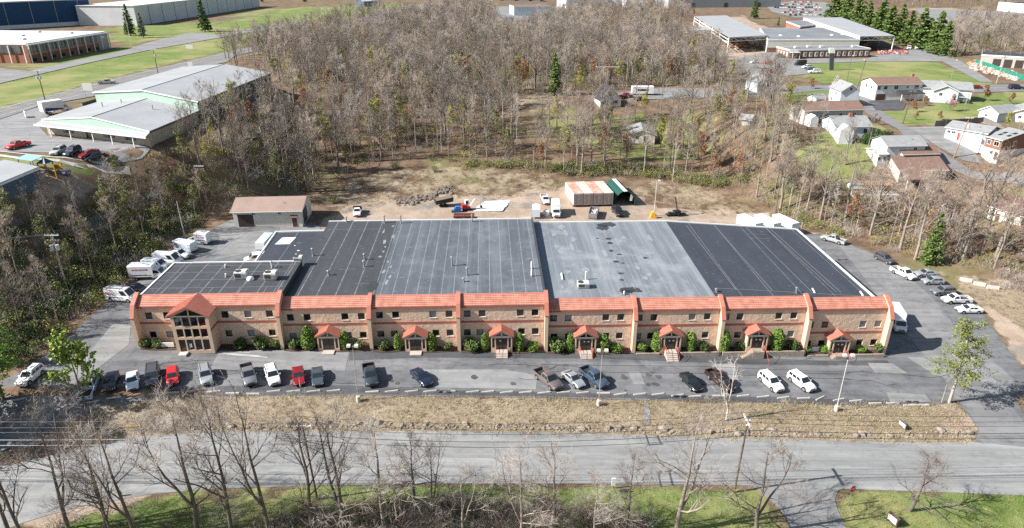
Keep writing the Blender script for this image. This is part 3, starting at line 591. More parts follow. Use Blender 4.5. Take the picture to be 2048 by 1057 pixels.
for q in ((745, 573, 1.1, 2.3, 1), (773, 493, .5, .4, 2), (1262, 579, 2.2, 1.2, 3), (1254, 583, 1.4, .8, 33), (1215, 452, 2.4, 1.6, 4), (1206, 458, 1.6, 1.8, 41), (1216, 480, .7, .7, 5), (1220, 488, .7, .7, 6), (1222, 503, .5, .7, 7), (1232, 524, .9, .5, 8), (1239, 510, .7, .4, 9), (1242, 547, .6, .4, 10), (1243, 560, .5, .4, 11), (1290, 517, .6, .5, 12), (1245, 527, .4, .3, 13), (1195, 479, .4, .3, 14)): blot(*q)
PALE = mat('pale worn roof patch', (.25, .265, .28), (.18, .195, .21), .8, .7, coords='O'); rq = random.Random(31)
for k in range(22): blot(rq.uniform(1105, 1300), rq.uniform(455, 575), rq.uniform(.3, 1.0), rq.uniform(.6, 2.6), 50 + k, 'roof_stain', PALE)
for k in range(12): blot(rq.uniform(765, 800) - k * 1.5, 455 + k * 10, rq.uniform(.2, .45), rq.uniform(.5, 1.4), 80 + k, 'roof_stain', PALE)
PATCHW = mat('white roof patch', (.72, .72, .70), (.6, .6, .58), 1.5, .7, coords='O')
u, w = uroof(571, 482, 5.1); rsheet('roof_patch', [(u - 1.7, w - 1.8), (u + 1.3, w - 1.8), (u + 1.7, w + 1.9), (u - 1.2, w + 1.9)], zr, PATCHW)
for q in ((562, 473, .25, .2, 21), (595, 488, .3, .25, 22), (590, 495, .2, .2, 23), (577, 470, .2, .2, 24), (590, 500, .2, .2, 25), (588, 478, .2, .2, 26)): blot(*q, name='roof_patch', m=PATCHW)

# ------------------------------------------------------------------ things standing on the roof
HVACW = mat('beige unit casing', (.60, .585, .55), (.50, .49, .46), 1.5, .6, coords='O'); GRILL = mat('dark unit grille', (.05, .05, .05), rough=.6)
def hvac(px, py, z, lab, sx=2.1, sy=1.7, sz=1.25):
    x, y, _ = onz(px, py, z); o = empty('rooftop_unit', (x, y, z + .02), YAW, lab, 'air conditioner', 'rooftop air conditioners')
    MB().box(-sx / 2, sx / 2, -sy / 2, sy / 2, .25, sz).obj('casing', HVACW, o)
    MB().box(-sx / 2 + .05, sx / 2 - .05, -sy / 2 + .05, sy / 2 - .05, 0, .248).obj('curb', STEEL, o)
    MB().box(-sx * .42, sx * .08, -sy / 2 - .03, -sy / 2 - .002, .4, sz - .15).obj('grille', GRILL, o); MB().box(sx * .16, sx * .42, -sy / 2 - .03, -sy / 2 - .002, .35, sz - .2).obj('access_panel', STEEL, o)
    MB().tube([(-sx * .22, 0, sz), (-sx * .22, 0, sz + .12)], .5, 14).obj('fan_ring', GRILL, o)
    MB().box(sx * .1, sx * .46, -sy * .4, sy * .4, sz + .002, sz + .16).obj('hood', HVACW, o)
hvac(484, 556, 7.72, 'grey rooftop air conditioner beside a white dome on the left wing'); hvac(543, 558, 7.72, 'grey rooftop air conditioner nearest the roof step on the left wing'); hvac(1166, 575, 5.5, 'beige rooftop air conditioner alone on the pale grey roof', 2.0, 1.5, 1.0)
hvac(597, 521, 7.65, 'small pale rooftop unit on the back corner of the left wing', 1.6, 1.2, .7)
x, y, _ = onz(501, 560, 7.7); rg = random.Random(3)
mb = MB(); pr = [(.62, 0), (.62, .2), (.55, .42), (.36, .6), (.0, .68)]
mb.add([(r_ * math.cos(a * .5236), r_ * math.sin(a * .5236), z_) for r_, z_ in pr for a in range(12)], [(j * 12 + a, j * 12 + (a + 1) % 12, (j + 1) * 12 + (a + 1) % 12, (j + 1) * 12 + a) for j in range(4) for a in range(12)])
tag(mb.obj('roof_dome', WHITE, None, (x, y, 7.72), smooth=50), 'white domed roof fan between two grey air conditioners', 'roof fan')
VENT = [(544, 536, 1.1, 'T'), (626, 512, 1.4, 'C'), (729, 520, 1.1, 'C'), (728, 534, 1.1, 'C'), (657, 551, .8, 'C'), (693, 444, 1.0, 'C'), (769, 446, 1.5, 'C'), (802, 447, 1.6, 'C'), (944, 444, 1.5, 'C'), (904, 532, 1.7, 'C'), (934, 551, 1.4, 'C'), (927, 564, .6, 'C'), (1063, 538, 1.4, 'P'), (1063, 553, 1.4, 'P'), (1171.5, 560, 1.6, 'P'), (1248, 590, .7, 'P'), (1478, 450, 1.4, 'P'), (1603, 458, 1.3, 'C'), (1592, 586, .9, 'C'), (452, 554, .6, 'P'), (451, 535, .5, 'P'), (1432, 584, .5, 'C')]
words = ['first', 'second', 'third', 'fourth', 'fifth', 'sixth', 'seventh', 'eighth', 'ninth', 'tenth', 'eleventh', 'twelfth', 'thirteenth', 'fourteenth', 'fifteenth', 'sixteenth', 'seventeenth', 'eighteenth', 'nineteenth', 'twentieth']
def ordinal(n):
    if n <= 20: return words[n - 1]
    t = {2: 'twenty', 3: 'thirty', 4: 'forty', 5: 'fifty'}[n // 10]
    return t + '-' + words[n % 10 - 1] if n % 10 else {3: 'thirtieth', 4: 'fortieth', 5: 'fiftieth'}[n // 10]
where = ['on the left wing roof', 'left of the grey air conditioners step', 'on the dark roof']
for k, (px, py, h, ty) in enumerate(sorted(VENT)):
    z = 7.65 if py > 526 and px < 570 else 6.7 if px < 1075 else 5.6
    for _ in range(4): u, w = uroof(px, py, z); z = zr(u, w)
    p = loc(u, w, z)
    zone = 'left wing roof' if u < 23 else 'dark roof beside the left wing' if u < 38 else 'grey middle roof' if u < 66.7 else 'pale bleached roof' if u < 96 else 'dark right hand roof'
    o = empty('roof_vent', p, 0, f'metal vent pipe on the {zone}, {ordinal(k + 1)} from the left', 'vent pipe', 'vent pipes on the flat roofs')
    MB().tube([(0, 0, 0), (0, 0, h)], .14, 8).obj('pipe', STEEL if ty == 'C' else WHITE, o); MB().tube([(0, 0, 0), (0, 0, .14)], [.4, .16], 8).obj('flashing', RDARK, o)
    if ty != 'P': MB().tube([(0, 0, h), (0, 0, h + .1), (0, 0, h + .22)], [.27, .27, .06], 8).obj('rain_cap', STEEL, o)
z = 5.55; u, w = uroof(1124, 555, z); p = loc(u, w, zr(u, w) + .16)
tag(MB().tube([(0, -1.3, 0), (0, 1.3, 0)], .16, 8).box(-.2, .2, -.9, -.8, -.15, -.02).box(-.2, .2, .8, .9, -.15, -.02).obj('roof_duct', WHITE, None, p), 'white tube lying flat on the pale grey roof', 'duct')
for px, py in ((1627, 583), (1723, 589)):
    z = 5; 
    for _ in range(4): u, w = uroof(px, py, z); z = zr(u, w)
    tag(MB().tube([(-.1, -.8, .14), (.12, .8, .14)], .13, 8).box(-.25, .1, -.6, -.5, 0, .1).box(0, .3, .5, .6, 0, .1).obj('roof_duct', WHITE, None, loc(u, w, z)), f'short white tube on the dark roof, {"left" if px < 1700 else "right"} one of the pair', 'duct', 'short white roof tubes')
x, y, _ = onz(597, 515, 7.65); tag(MB().tube([(0, 0, 0), (0, 0, 3.6)], .035, 5).tube([(-.5, 0, 2.8), (.5, 0, 2.8)], .02, 4).obj('antenna', STEEL, None, (x + .5, y, 7.7)), 'thin roof antenna rising from the small pale rooftop unit', 'antenna')

# ------------------------------------------------------------------ vehicles: x forwards, z up, origin on the ground under the middle
def paint(name, c, metal=.0): return mat('paint ' + name, c, rough=.32, coat=.6, metal=metal, spec=.5)
CARGL = mat('car glass', (.02, .026, .03), rough=.04, spec=.9); RIMM = mat('wheel rim alloy', (.42, .43, .44), rough=.35, metal=.7); LAMP = mat('headlight lens', (.75, .77, .78), rough=.1, spec=.8)
TAIL = mat('tail light lens', (.45, .012, .01), rough=.2); TRIMB = mat('black car trim', (.025, .025, .027), rough=.6); BEDM = mat('black bed liner', (.03, .03, .032), rough=.8); INT = mat('car grille', (.03, .03, .032), rough=.4)
# kind: length, width, height, belt, nose height, tail height, cabin base (rear, front), roof (rear, front)
KIND = dict(sedan=(4.75, 1.84, 1.46, .96, .80, .98, (-1.85, 1.05), (-1.05, .2)), coupe=(4.6, 1.82, 1.40, .93, .76, .95, (-1.85, .95), (-.95, .05)), hatch=(4.3, 1.8, 1.55, 1.0, .85, 1.0, (-2.08, 1.1), (-1.75, .25)),
            suv=(4.75, 1.9, 1.74, 1.08, .96, 1.08, (-2.32, 1.05), (-2.05, .3)), minivan=(5.1, 1.99, 1.78, 1.05, .88, 1.05, (-2.5, 1.6), (-2.3, .65)), pickup=(5.75, 2.0, 1.9, 1.18, 1.08, 1.15, (-.75, 1.45), (-.55, .7)),
            cabpickup=(5.5, 1.95, 1.8, 1.12, 1.0, 1.1, (-.2, 1.45), (.0, .75)), van=(5.9, 2.06, 2.55, 1.25, 1.05, 1.25, (-2.92, 2.25), (-2.88, 1.35)), lowvan=(5.6, 2.02, 2.05, 1.15, 1.0, 1.15, (-2.78, 1.75), (-2.7, .95)), bigsuv=(5.5, 2.04, 1.92, 1.15, 1.05, 1.15, (-2.68, 1.2), (-2.45, .5)),
            boxtruck=(7.0, 2.1, 2.2, 1.3, 1.15, 1.2, (1.0, 2.9), (1.05, 2.25)))
CARMESH = {}
def lerp(a, b, t): return tuple(x + (y - x) * t for x, y in zip(a, b))
def car_meshes(kind):
    if kind in CARMESH: return CARMESH[kind]
    L_, Wd, Hh, belt, nose, tail, (cb, cf), (rb, rf) = KIND[kind]; h, w = L_ / 2, Wd / 2; out = []
    pk = kind in ('pickup', 'cabpickup'); bx = kind == 'boxtruck'; lo = .26 if not (pk or bx) else .38
    st = [(-h, lo + .16, tail - .22, .80), (-h + .10, lo + .02, tail - .05, .93), (-h + .5, lo, tail, .98), (cb + .2, lo, belt, 1), (0, lo, belt, 1), (cf, lo, belt - .01, .99), (cf + (h - cf) * .45, lo, lerp((belt,), (nose,), .45)[0], .97), (h - .35, lo + .02, nose - .03, .93), (h - .1, lo + .05, nose - .14, .87), (h, lo + .14, nose - .30, .76)]
    if pk: st = [(cb - .02, lo, belt, 1)] + st[4:]
    if bx: st = [(cb - .02, lo, belt, 1)] + [s for s in st[4:] if s[0] > cb]
    mb = MB(); vs = []
    for x, z0, z1, k in st:
        q = w * k; zm = z0 + (z1 - z0) * .55
        vs += [(x, -q * .92, z0), (x, -q, z0 + .12), (x, -q, zm), (x, -q * .95, z1 - .06), (x, -q * .86, z1), (x, q * .86, z1), (x, q * .95, z1 - .06), (x, q, zm), (x, q, z0 + .12), (x, q * .92, z0)]
    n = 10; fs = [(i * n + k, i * n + (k + 1) % n, (i + 1) * n + (k + 1) % n, (i + 1) * n + k) for i in range(len(st) - 1) for k in range(n)]
    fs += [tuple(range(n)), tuple((len(st) - 1) * n + k for k in range(n - 1, -1, -1))]
    mb.add(vs, [tuple(reversed(f)) for f in fs])
    tw = w * (.74 if kind not in ('van', 'minivan', 'boxtruck', 'lowvan') else .86); bw = w * .9; zt = Hh
    A = [(cb, -bw, belt - .02), (cf, -bw, belt - .02), (cf, bw, belt - .02), (cb, bw, belt - .02)]; Bq = [(rb, -tw, zt - .05), (rf, -tw, zt - .07), (rf, tw, zt - .07), (rb, tw, zt - .05)]
    mid = [lerp(p, (0, 0, 0), 0) for p in Bq]
    T = [(rb + .12, -tw * .9, zt), (rf - .15, -tw * .9, zt), (rf - .15, tw * .9, zt), (rb + .12, tw * .9, zt)]
    mb.hexa(A + Bq); mb.hexa(Bq + T)
    if pk:                                           # open load bed: floor, sides, tailgate
        mb.box(-h, cb - .02, -w * .98, w * .98, lo, .62); mb.box(-h + .08, cb - .02, -w * .98, -w * .86, .62, tail); mb.box(-h + .08, cb - .02, w * .86, w * .98, .62, tail); mb.box(-h, -h + .08, -w * .96, w * .96, .62, tail - .01); mb.box(cb - .08, cb - .022, -w * .86, w * .86, .62, tail)
    out.append(('body', mb.mesh(kind + ' body', WHITE, 35), 1))
    def panel(name, a, b, c, d, s0, s1, t0, t1, off, m, ):
        # patch of the quad a b c d (a,b lower; d,c upper)
        def pt(s, t): return Vector(lerp(lerp(a, b, s), lerp(d, c, s), t))
        q = [pt(s0, t0), pt(s1, t0), pt(s1, t1), pt(s0, t1)]; nrm = (q[1] - q[0]).cross(q[3] - q[0]).normalized() * off
        mb = MB(); mb.add([p + nrm for p in q], [(0, 1, 2, 3)]); out.append((name, mb.mesh(kind + ' ' + name, m), 0))
    panel('windshield', A[1], A[2], Bq[2], Bq[1], .05, .95, .1, .94, .015, CARGL)
    if kind not in ('van', 'boxtruck', 'lowvan'): panel('rear_window', A[3], A[0], Bq[0], Bq[3], .08, .92, .18, .9, .015, CARGL)
    segs = {'van': [(.70, .93)], 'lowvan': [(.62, .9)], 'boxtruck': [(.15, .85)], 'cabpickup': [(.2, .86)], 'pickup': [(.1, .47), (.52, .88)]}.get(kind, [(.07, .3), (.335, .59), (.625, .88)] if kind in ('suv', 'minivan', 'bigsuv') else [(.16, .5), (.535, .86)])
    for s0, s1 in segs:
        panel('side_window', A[0], A[1], Bq[1], Bq[0], s0, s1, .14, .86, .015, CARGL); panel('side_window', A[2], A[3], Bq[3], Bq[2], 1 - s1, 1 - s0, .14, .86, .015, CARGL)
    wr = .34 if not (pk or kind in ('van', 'suv', 'bigsuv')) else .39
    for x in (-h * .585, h * .615):
        for s in (-1, 1):
            y0, y1 = s * (w - .21), s * (w + .015); mb = MB(); mb.tube([(x, y0, wr), (x, y1, wr)], wr, 14, 0); mb.tube([(x, s * (w - .05), wr), (x, y1 + s * .008, wr)], wr * .62, 10, 1)
            mb.tube([(x, s * (w - .1), wr + .03), (x, s * (w + .004), wr + .03)], wr + .07, 14, 2)
            out.append(('wheel', mb.mesh(kind + ' wheel', [BLACK, RIMM, TRIMB]), 0))
    zn = nose - .24
    for s in (-1, 1):
        out.append(('headlight', MB().hexa([(h - .2, s * w * .5, zn - .07), (h - .03, s * w * .5, zn - .07), (h - .1, s * w * .86, zn - .05), (h - .3, s * w * .88, zn - .05), (h - .2, s * w * .5, zn + .09), (h - .05, s * w * .5, zn + .07), (h - .14, s * w * .86, zn + .1), (h - .3, s * w * .88, zn + .1)]).mesh(kind + ' lamp', LAMP), 0))
        if not bx: out.append(('taillight', MB().box(-h - .012, -h + .12, min(s * w * .62, s * w * .9), max(s * w * .62, s * w * .9), tail - .32, tail - .08).mesh(kind + ' tail lamp', TAIL), 0))
        out.append(('mirror', MB().box(cf - .35, cf - .2, min(s * (w - .03), s * (w + .17)), max(s * (w - .03), s * (w + .17)), belt - .02, belt + .14).mesh(kind + ' mirror', WHITE), 1))
    out.append(('grille', MB().box(h - .06, h + .012, -w * .46, w * .46, zn - .12, zn + .05).box(h - .05, h + .006, -w * .7, w * .7, lo + .16, zn - .2).mesh(kind + ' grille', INT), 0))
    if not (pk or bx): out.append(('bumper', MB().box(-h - .01, -h + .2, -w * .76, w * .76, lo + .1, lo + .2).mesh(kind + ' bumper', TRIMB), 0))
    if pk: out.append(('bed_liner', MB().box(-h + .085, cb - .085, -w * .855, w * .855, .622, .66).mesh(kind + ' liner', BEDM), 0)); out.append(('bumper', MB().box(-h - .12, -h - .003, -w * .9, w * .9, lo + .08, lo + .24).mesh(kind + ' bumper', RIMM), 0))
    if kind in ('suv', 'bigsuv', 'minivan'): out.append(('roof_rack', MB().box(rb + .2, rf - .2, -tw * .84, -tw * .78, zt, zt + .05).box(rb + .2, rf - .2, tw * .78, tw * .84, zt, zt + .05).mesh(kind + ' rack', TRIMB), 0))
    CARMESH[kind] = out; return out
def car(kind, pm, name, label, cat, rear, front, group=None, rel=None, at=None):
    a, b = (P(*rear), P(*front)) if at is None else at; a, b = Vector(a), Vector(b); c = (a + b) / 2; hd = math.atan2(b.y - a.y, b.x - a.x)
    o = empty(name, c + Vector((0, 0, .06)), hd, label, cat, group); L_ = KIND[kind][0] / 2
    za, zb = gz(c.x - math.cos(hd) * L_, c.y - math.sin(hd) * L_), gz(c.x + math.cos(hd) * L_, c.y + math.sin(hd) * L_)
    o.rotation_euler = (0, -math.atan2(zb - za, 2 * L_), hd); o.location.z = (za + zb) / 2 + .055
    for nm, me, p in car_meshes(kind):
        q = link(nm, me, o)
        if p: q.material_slots[0].link = 'OBJECT'; q.material_slots[0].material = pm
    return o
PW = paint('white', (.78, .78, .78)); PS = paint('silver', (.46, .48, .50), .5); PG = paint('dark grey', (.10, .105, .115), .4); PK = paint('black', (.012, .013, .015)); PR = paint('red', (.55, .02, .022)); PDR = paint('dark red', (.30, .015, .02), .3)
PN = paint('navy', (.022, .033, .065), .3); PBG = paint('blue grey', (.085, .105, .125), .4); PT = paint('teal blue', (.075, .12, .17), .4); PBR = paint('brown', (.20, .165, .15), .4); PLB = paint('pale blue white', (.62, .68, .74)); PMG = paint('mid grey', (.22, .23, .24), .4); PSG = paint('pale sage silver', (.50, .53, .52), .4); PMA = paint('black maroon', (.035, .014, .014), .2)
GF, GS, GV = 'cars parked along the front of the lot', 'cars parked along the right hand drive', 'service vehicles along the left edge of the lot'
for k in [('suv', PW, 'parked_suv', 'white suv parked alone at the far left beside dark trees', 'car', (80, 746), (44, 776), GF),
          ('pickup', PLB, 'parked_pickup', 'pale blue white pickup with tailgate to the street, under the young green tree', 'pickup truck', (172, 799), (191, 757), GF),
          ('sedan', PK, 'parked_sedan', 'black sedan parked between the pale blue pickup and the silver white sedan', 'car', (228, 754), (220, 786), GF),
          ('sedan', paint('pearl', (.66, .68, .70), .2), 'parked_sedan', 'silver white sedan parked between a black sedan and a grey minivan', 'car', (267, 753), (267, 785), GF),
          ('minivan', PG, 'parked_minivan', 'dark grey minivan parked beside the bright red suv', 'car', (308, 742), (306, 777), GF),
          ('hatch', PR, 'parked_suv', 'bright red compact suv parked beside the grey minivan', 'car', (347, 745), (347, 777), GF),
          ('suv', PS, 'parked_suv', 'silver suv parked with empty spaces on both sides, in front of the porch', 'car', (410, 743), (416, 775), GF),
          ('pickup', PMG, 'parked_pickup', 'grey pickup with load in its bed, parked beside a white suv', 'pickup truck', (493, 739), (504, 777), GF),
          ('suv', PW, 'parked_suv', 'white suv parked between the grey pickup and the dark red sedan', 'car', (541, 742), (552, 777), GF),
          ('sedan', PDR, 'parked_sedan', 'dark red sedan parked between a white suv and a slate sedan', 'car', (596, 743), (600, 776), GF),
          ('sedan', PBG, 'parked_sedan', 'slate grey sedan parked at the right of the dark red sedan', 'car', (635, 744), (637, 777), GF),
          ('pickup', paint('dark slate', (.045, .06, .075), .3), 'parked_pickup', 'dark slate pickup parked just right of the lamp post', 'pickup truck', (737, 739), (746, 778), GF),
          ('sedan', PN, 'parked_sedan', 'navy blue sedan parked at a slant beside the pale asphalt patch', 'car', (828, 747), (858, 777), GF),
          ('pickup', PBR, 'parked_pickup', 'brown crew cab pickup parked at a slant beside a silver coupe', 'pickup truck', (1076, 750), (1116, 783), GF),
          ('coupe', PS, 'parked_coupe', 'silver coupe parked between the brown pickup and the teal pickup', 'car', (1130, 751), (1164, 780), GF),
          ('pickup', PT, 'parked_pickup', 'teal blue pickup parked at the right of a silver coupe by the lamp post', 'pickup truck', (1168, 746), (1208, 780), GF),
          ('sedan', PK, 'parked_sedan', 'glossy black sedan parked alone beside the dark maroon pickup', 'car', (1366, 754), (1397, 788), GF),
          ('pickup', PMA, 'parked_pickup', 'dark maroon pickup seen through the white barked bare tree', 'pickup truck', (1420, 751), (1460, 787), GF),
          ('suv', PW, 'parked_suv', 'white suv parked just right of the white barked tree', 'car', (1524, 757), (1558, 787), GF),
          ('suv', PW, 'parked_suv', 'white suv at the right end of the front parking row', 'car', (1582, 757), (1622, 786), GF),
          ('pickup', PSG, 'parked_pickup', 'pale silver pickup parked by the back right corner of the roof', 'pickup truck', (1687, 490), (1645, 479), GS),
          ('suv', PG, 'parked_suv', 'dark grey suv parked farthest back on the right hand drive except one pickup', 'car', (1754, 517), (1782, 530), GS),
          ('pickup', PW, 'moving_pickup', 'white pickup facing the camera beside the silver sedan on the drive', 'pickup truck', (1786, 543), (1826, 563), GS),
          ('sedan', PS, 'parked_sedan', 'silver sedan parked at the back end of the row on the right verge', 'car', (1872, 552), (1828, 553), GS),
          ('hatch', PS, 'parked_hatchback', 'silver hatchback parked between a silver sedan and a grey wagon', 'car', (1882, 568), (1846, 568), GS),
          ('suv', PMG, 'parked_wagon', 'grey suv parked between a silver hatchback and the white pickup', 'car', (1904, 588), (1864, 590), GS),
          ('cabpickup', PW, 'parked_pickup', 'white pickup with black bed parked beside the white sedan', 'pickup truck', (1936, 605), (1886, 606), GS),
          ('sedan', PW, 'parked_sedan', 'white sedan parked nearest at the end of the right verge row', 'car', (1959, 625), (1913, 625), GS)]:
    car(k[0], k[1], k[2], k[3], k[4], k[5], k[6], k[7])
def words_on(txt, size, m, parent, loc_, rot, name='lettering', shear=0.0):
    cu = bpy.data.curves.new('lettering', 'FONT'); cu.body = txt; cu.size = size; cu.align_x = 'CENTER'; cu.align_y = 'CENTER'; cu.extrude = .006; cu.offset = size * .012; cu.shear = shear
    t = bpy.data.objects.new('lettering', cu); COL.objects.link(t); dg = bpy.context.evaluated_depsgraph_get(); dg.update()
    me = bpy.data.meshes.new_from_object(t.evaluated_get(dg)); me.materials.clear(); me.materials.append(m)
    bpy.data.objects.remove(t); bpy.data.curves.remove(cu)
    return link(name, me, parent, loc_, rot)
INKR = mat('red vinyl lettering', (.50, .02, .03), rough=.5); INKB = mat('navy vinyl lettering', (.02, .03, .16), rough=.5)
def signwrite(o, y, x, z, size, one_line=False):
    s = 1 if y > 0 else -1; rot = (R(90), 0, R(180) if s > 0 else 0)
    if one_line:
        words_on('ROTO-', size, INKR, o, (x + s * size * 1.75, y, z), rot); words_on('ROOTER', size, INKB, o, (x - s * size * 1.95, y, z), rot)
    else:
        words_on('ROTO-', size, INKR, o, (x + s * size * .3, y, z + size * .45), rot); words_on('ROOTER', size, INKB, o, (x, y, z - size * .45), rot)
def stripe(o, y, x0, x1, z):
    s = .012 if y > 0 else -.012; mb = MB(); mb.box(x0, x1, min(y, y + s), max(y, y + s), z, z + .11); mb.box(x0 + .3, x1 - .8, min(y, y + s), max(y, y + s), z + .16, z + .2); return mb.obj('stripe', INKB, o)
def big_box(o, x0, x1, w, z0, z1, m, nm='cargo_box', rear=True):
    c = .12; mb = MB(); pr = [(-w, z0), (w, z0), (w, z1 - c), (w - c, z1), (-w + c, z1), (-w, z1 - c)]
    mb.extr([(x0, y, z) for y, z in pr], (x1 - x0, 0, 0)); b = mb.obj(nm, m, o)
    MB().box(x0 - .03, x0 - .003, -w + .1, w - .1, z0 + .1, z1 - .2).obj('rear_door', mat('white ribbed door', (.7, .7, .7), rough=.6), o); return b
o = car('van', PW, 'service_van', 'white service van with roof ladders parked nearest the left building corner', 'van', (219, 599), (274, 603), GV)
signwrite(o, -1.03, -1.55, 1.72, .44); stripe(o, -1.045, -2.6, .9, .95)
MB().box(-2.6, 1.0, .35, .42, 2.62, 2.68).box(-2.6, 1.0, .7, .77, 2.62, 2.68).obj('ladder', STEEL, o); MB().box(-2.9, .9, -.75, -.68, 2.62, 2.7).box(-2.9, .9, -.45, -.38, 2.62, 2.7).box(-2.2, -2.1, -.9, .9, 2.55, 2.62).box(.4, .5, -.9, .9, 2.52, 2.6).obj('ladder', STEEL, o)
car('suv', PK, 'parked_suv', 'black car half hidden behind the white van with ladders', 'car', (252, 583), (300, 588), GV)
o = car('boxtruck', PW, 'service_truck', 'white service truck with rounded cargo box behind the left wing roof', 'truck', (268, 558), (330, 556), GV); big_box(o, -3.3, 1.35, 1.12, .75, 3.1, PW)
signwrite(o, -1.13, -1.1, 2.25, .42, True); stripe(o, -1.125, -3.0, 1.0, 1.05)
o = car('lowvan', PLB, 'service_van', 'pale blue white van parked between the box truck and the cutaway van', 'van', (292, 536), (336, 539), GV)
o = car('van', PW, 'service_van', 'white cutaway van with dark windshield, third from the wing roof', 'van', (313, 527), (364, 530), GV); signwrite(o, -1.03, -1.4, 1.75, .4, True)
o = car('pickup', PW, 'service_pickup', 'white crew cab pickup parked between the cutaway van and the trailer', 'pickup truck', (335, 514), (378, 518), GV)
a, b = P(352, 499), P(393, 506); hd = math.atan2(b.y - a.y, b.x - a.x); o = empty('box_trailer', (a + b) / 2, hd, 'low white enclosed trailer parked beside the signwritten service van', 'trailer', GV)
big_box(o, -2.4, 2.4, 1.05, .5, 2.4, PLB, 'trailer_box'); signwrite(o, -1.06, -1.2, 1.7, .36)
for s in (-1, 1):
    for x in (-.4, .45): MB().tube([(x, s * .9, .36), (x, s * 1.08, .36)], .36, 12).obj('wheel', BLACK, o)
MB().tube([(2.4, -.5, .5), (3.5, 0, .5), (2.4, .5, .5)], .05, 5).obj('drawbar', BLACK, o)
o = car('cabpickup', PW, 'service_truck', 'white signwritten truck with tall rounded service body farthest along the left row', 'truck', (424, 489), (372, 485), GV)
big_box(o, -2.78, .2, 1.03, .7, 2.75, PW, 'service_body'); signwrite(o, 1.04, -1.3, 2.0, .5); stripe(o, 1.04, -2.6, .1, 1.0)
car('lowvan', PW, 'parked_van', 'white van showing only its roof behind the left wing', 'van', (540, 522), (492, 527))
a, b = P(522, 505), P(540, 485); o = empty('box_trailer', (a + b) / 2, math.atan2(b.y - a.y, b.x - a.x), 'pale teal topped trailer beside the annex roof edge', 'trailer')
big_box(o, -3, 3, 1.1, .6, 2.3, mat('pale teal tarp', (.5, .68, .68), rough=.6), 'trailer_box'); MB().tube([(0, -1.0, .38), (0, 1.0, .38)], .38, 12).obj('wheel', BLACK, o)
# white truck nosing out past the right corner of the building
o = car('boxtruck', PW, 'delivery_truck', 'white truck nosing out of the shadow at the right building corner', 'truck', (1778, 632), (1802, 672)); big_box(o, -3.4, 1.3, 1.1, .8, 3.2, PW)
# vehicles in the back yard
o = car('cabpickup', PW, 'flatbed_truck', 'white flatbed pickup with black cap facing the roof edge', 'truck', (717, 421), (714, 437)); MB().box(-2.7, -.35, -1.0, 1.0, .75, .9).box(-.5, -.4, -1, 1, .9, 2.0).box(-2.6, -.6, -1, -.92, .9, 1.3).box(-2.6, -.6, .92, 1, .9, 1.3).obj('flatbed', BEDM, o)
c = P(888, 412); o = empty('dump_trailer', c, R(20), 'black dump bed trailer tipped beside the mini excavator', 'trailer')
mb = MB(); mb.hexa([(-2.3, -1, .8), (2.3, -1, 1.2), (2.3, 1, 1.2), (-2.3, 1, .8), (-2.4, -1.2, 1.9), (2.4, -1.2, 2.4), (2.4, 1.2, 2.4), (-2.4, 1.2, 1.9)]); mb.obj('dump_bed', TRIMB, o)
MB().quad((-2.2, -1.05, 1.93), (2.2, -1.05, 2.41), (2.2, 1.05, 2.41), (-2.2, 1.05, 1.93)).obj('load', mat('brown soil load', (.16, .12, .09), rough=.95), o)
for x in (-.6, .4):
    for s in (-1, 1): MB().tube([(x, s * .8, .4), (x, s * 1.1, .4)], .4, 12).obj('wheel', BLACK, o)
c = P(933, 420); o = empty('mini_excavator', c, R(15), 'white and red mini excavator with folded boom beside the white tarp', 'excavator'); EXR = mat('excavator red', (.45, .04, .04), rough=.5)
MB().box(-1.2, 1.2, -1.0, -.6, 0, .55).box(-1.2, 1.2, .6, 1.0, 0, .55).box(-.5, .5, -.6, .6, .2, .5).obj('tracks', BLACK, o); MB().box(-1.2, .9, -.9, .9, .58, 1.15).box(-1.3, -.4, -.85, .85, 1.15, 1.6).obj('upper_body', EXR, o)
cb_ = MB().hexa([(-.3, -.1, 1.152), (.9, -.1, 1.152), (.9, .85, 1.152), (-.3, .85, 1.152), (-.25, -.05, 2.6), (.6, -.05, 2.6), (.6, .8, 2.6), (-.25, .8, 2.6)]).obj('cab', WHITE, o)
MB().box(-.1, .5, -.125, -.095, 1.6, 2.4).obj('cab_window', CARGL, cb_); MB().quad((.86, .0, 1.4), (.86, .75, 1.4), (.66, .7, 2.45), (.66, .05, 2.45)).obj('cab_window', CARGL, cb_)
MB().tube([(.9, -.35, 1.1), (2.2, -.4, 2.9), (3.6, -.4, 2.4)], .16, 6).tube([(3.6, -.4, 2.4), (3.9, -.4, .9)], .12, 6).obj('boom', WHITE, o); MB().hexa([(3.6, -.75, .5), (4.2, -.75, .2), (4.2, -.05, .2), (3.6, -.05, .5), (3.6, -.75, 1.0), (4.1, -.75, .9), (4.1, -.05, .9), (3.6, -.05, 1.0)]).obj('bucket', BLACK, o)
c = P(915, 424); o = empty('loader_attachment', c, R(10), 'bright blue machine attachment lying left of the mini excavator', 'machine part'); MB().box(-.9, .9, -.6, .6, .1, 1.1).box(-.5, .5, -.5, .5, 1.1, 1.5).obj('blue_housing', mat('machine blue', (.03, .16, .5), rough=.5), o); MB().box(-1.5, -.9, -.7, .7, 0, .3).obj('fork', BLACK, o)
c = P(928, 436); tag(MB().box(-2.6, 2.6, -.9, .9, .3, .5).box(-2.6, 2.6, -.95, -.85, .5, .9).box(-2.6, 2.6, .85, .95, .5, .9).tube([(0, -1, .3), (0, 1, .3)], .3, 10).obj('flat_trailer', mat('rust red steel', (.2, .06, .04), (.14, .05, .04), 2), None, c), 'rust red flat trailer behind the grey roof edge', 'trailer')
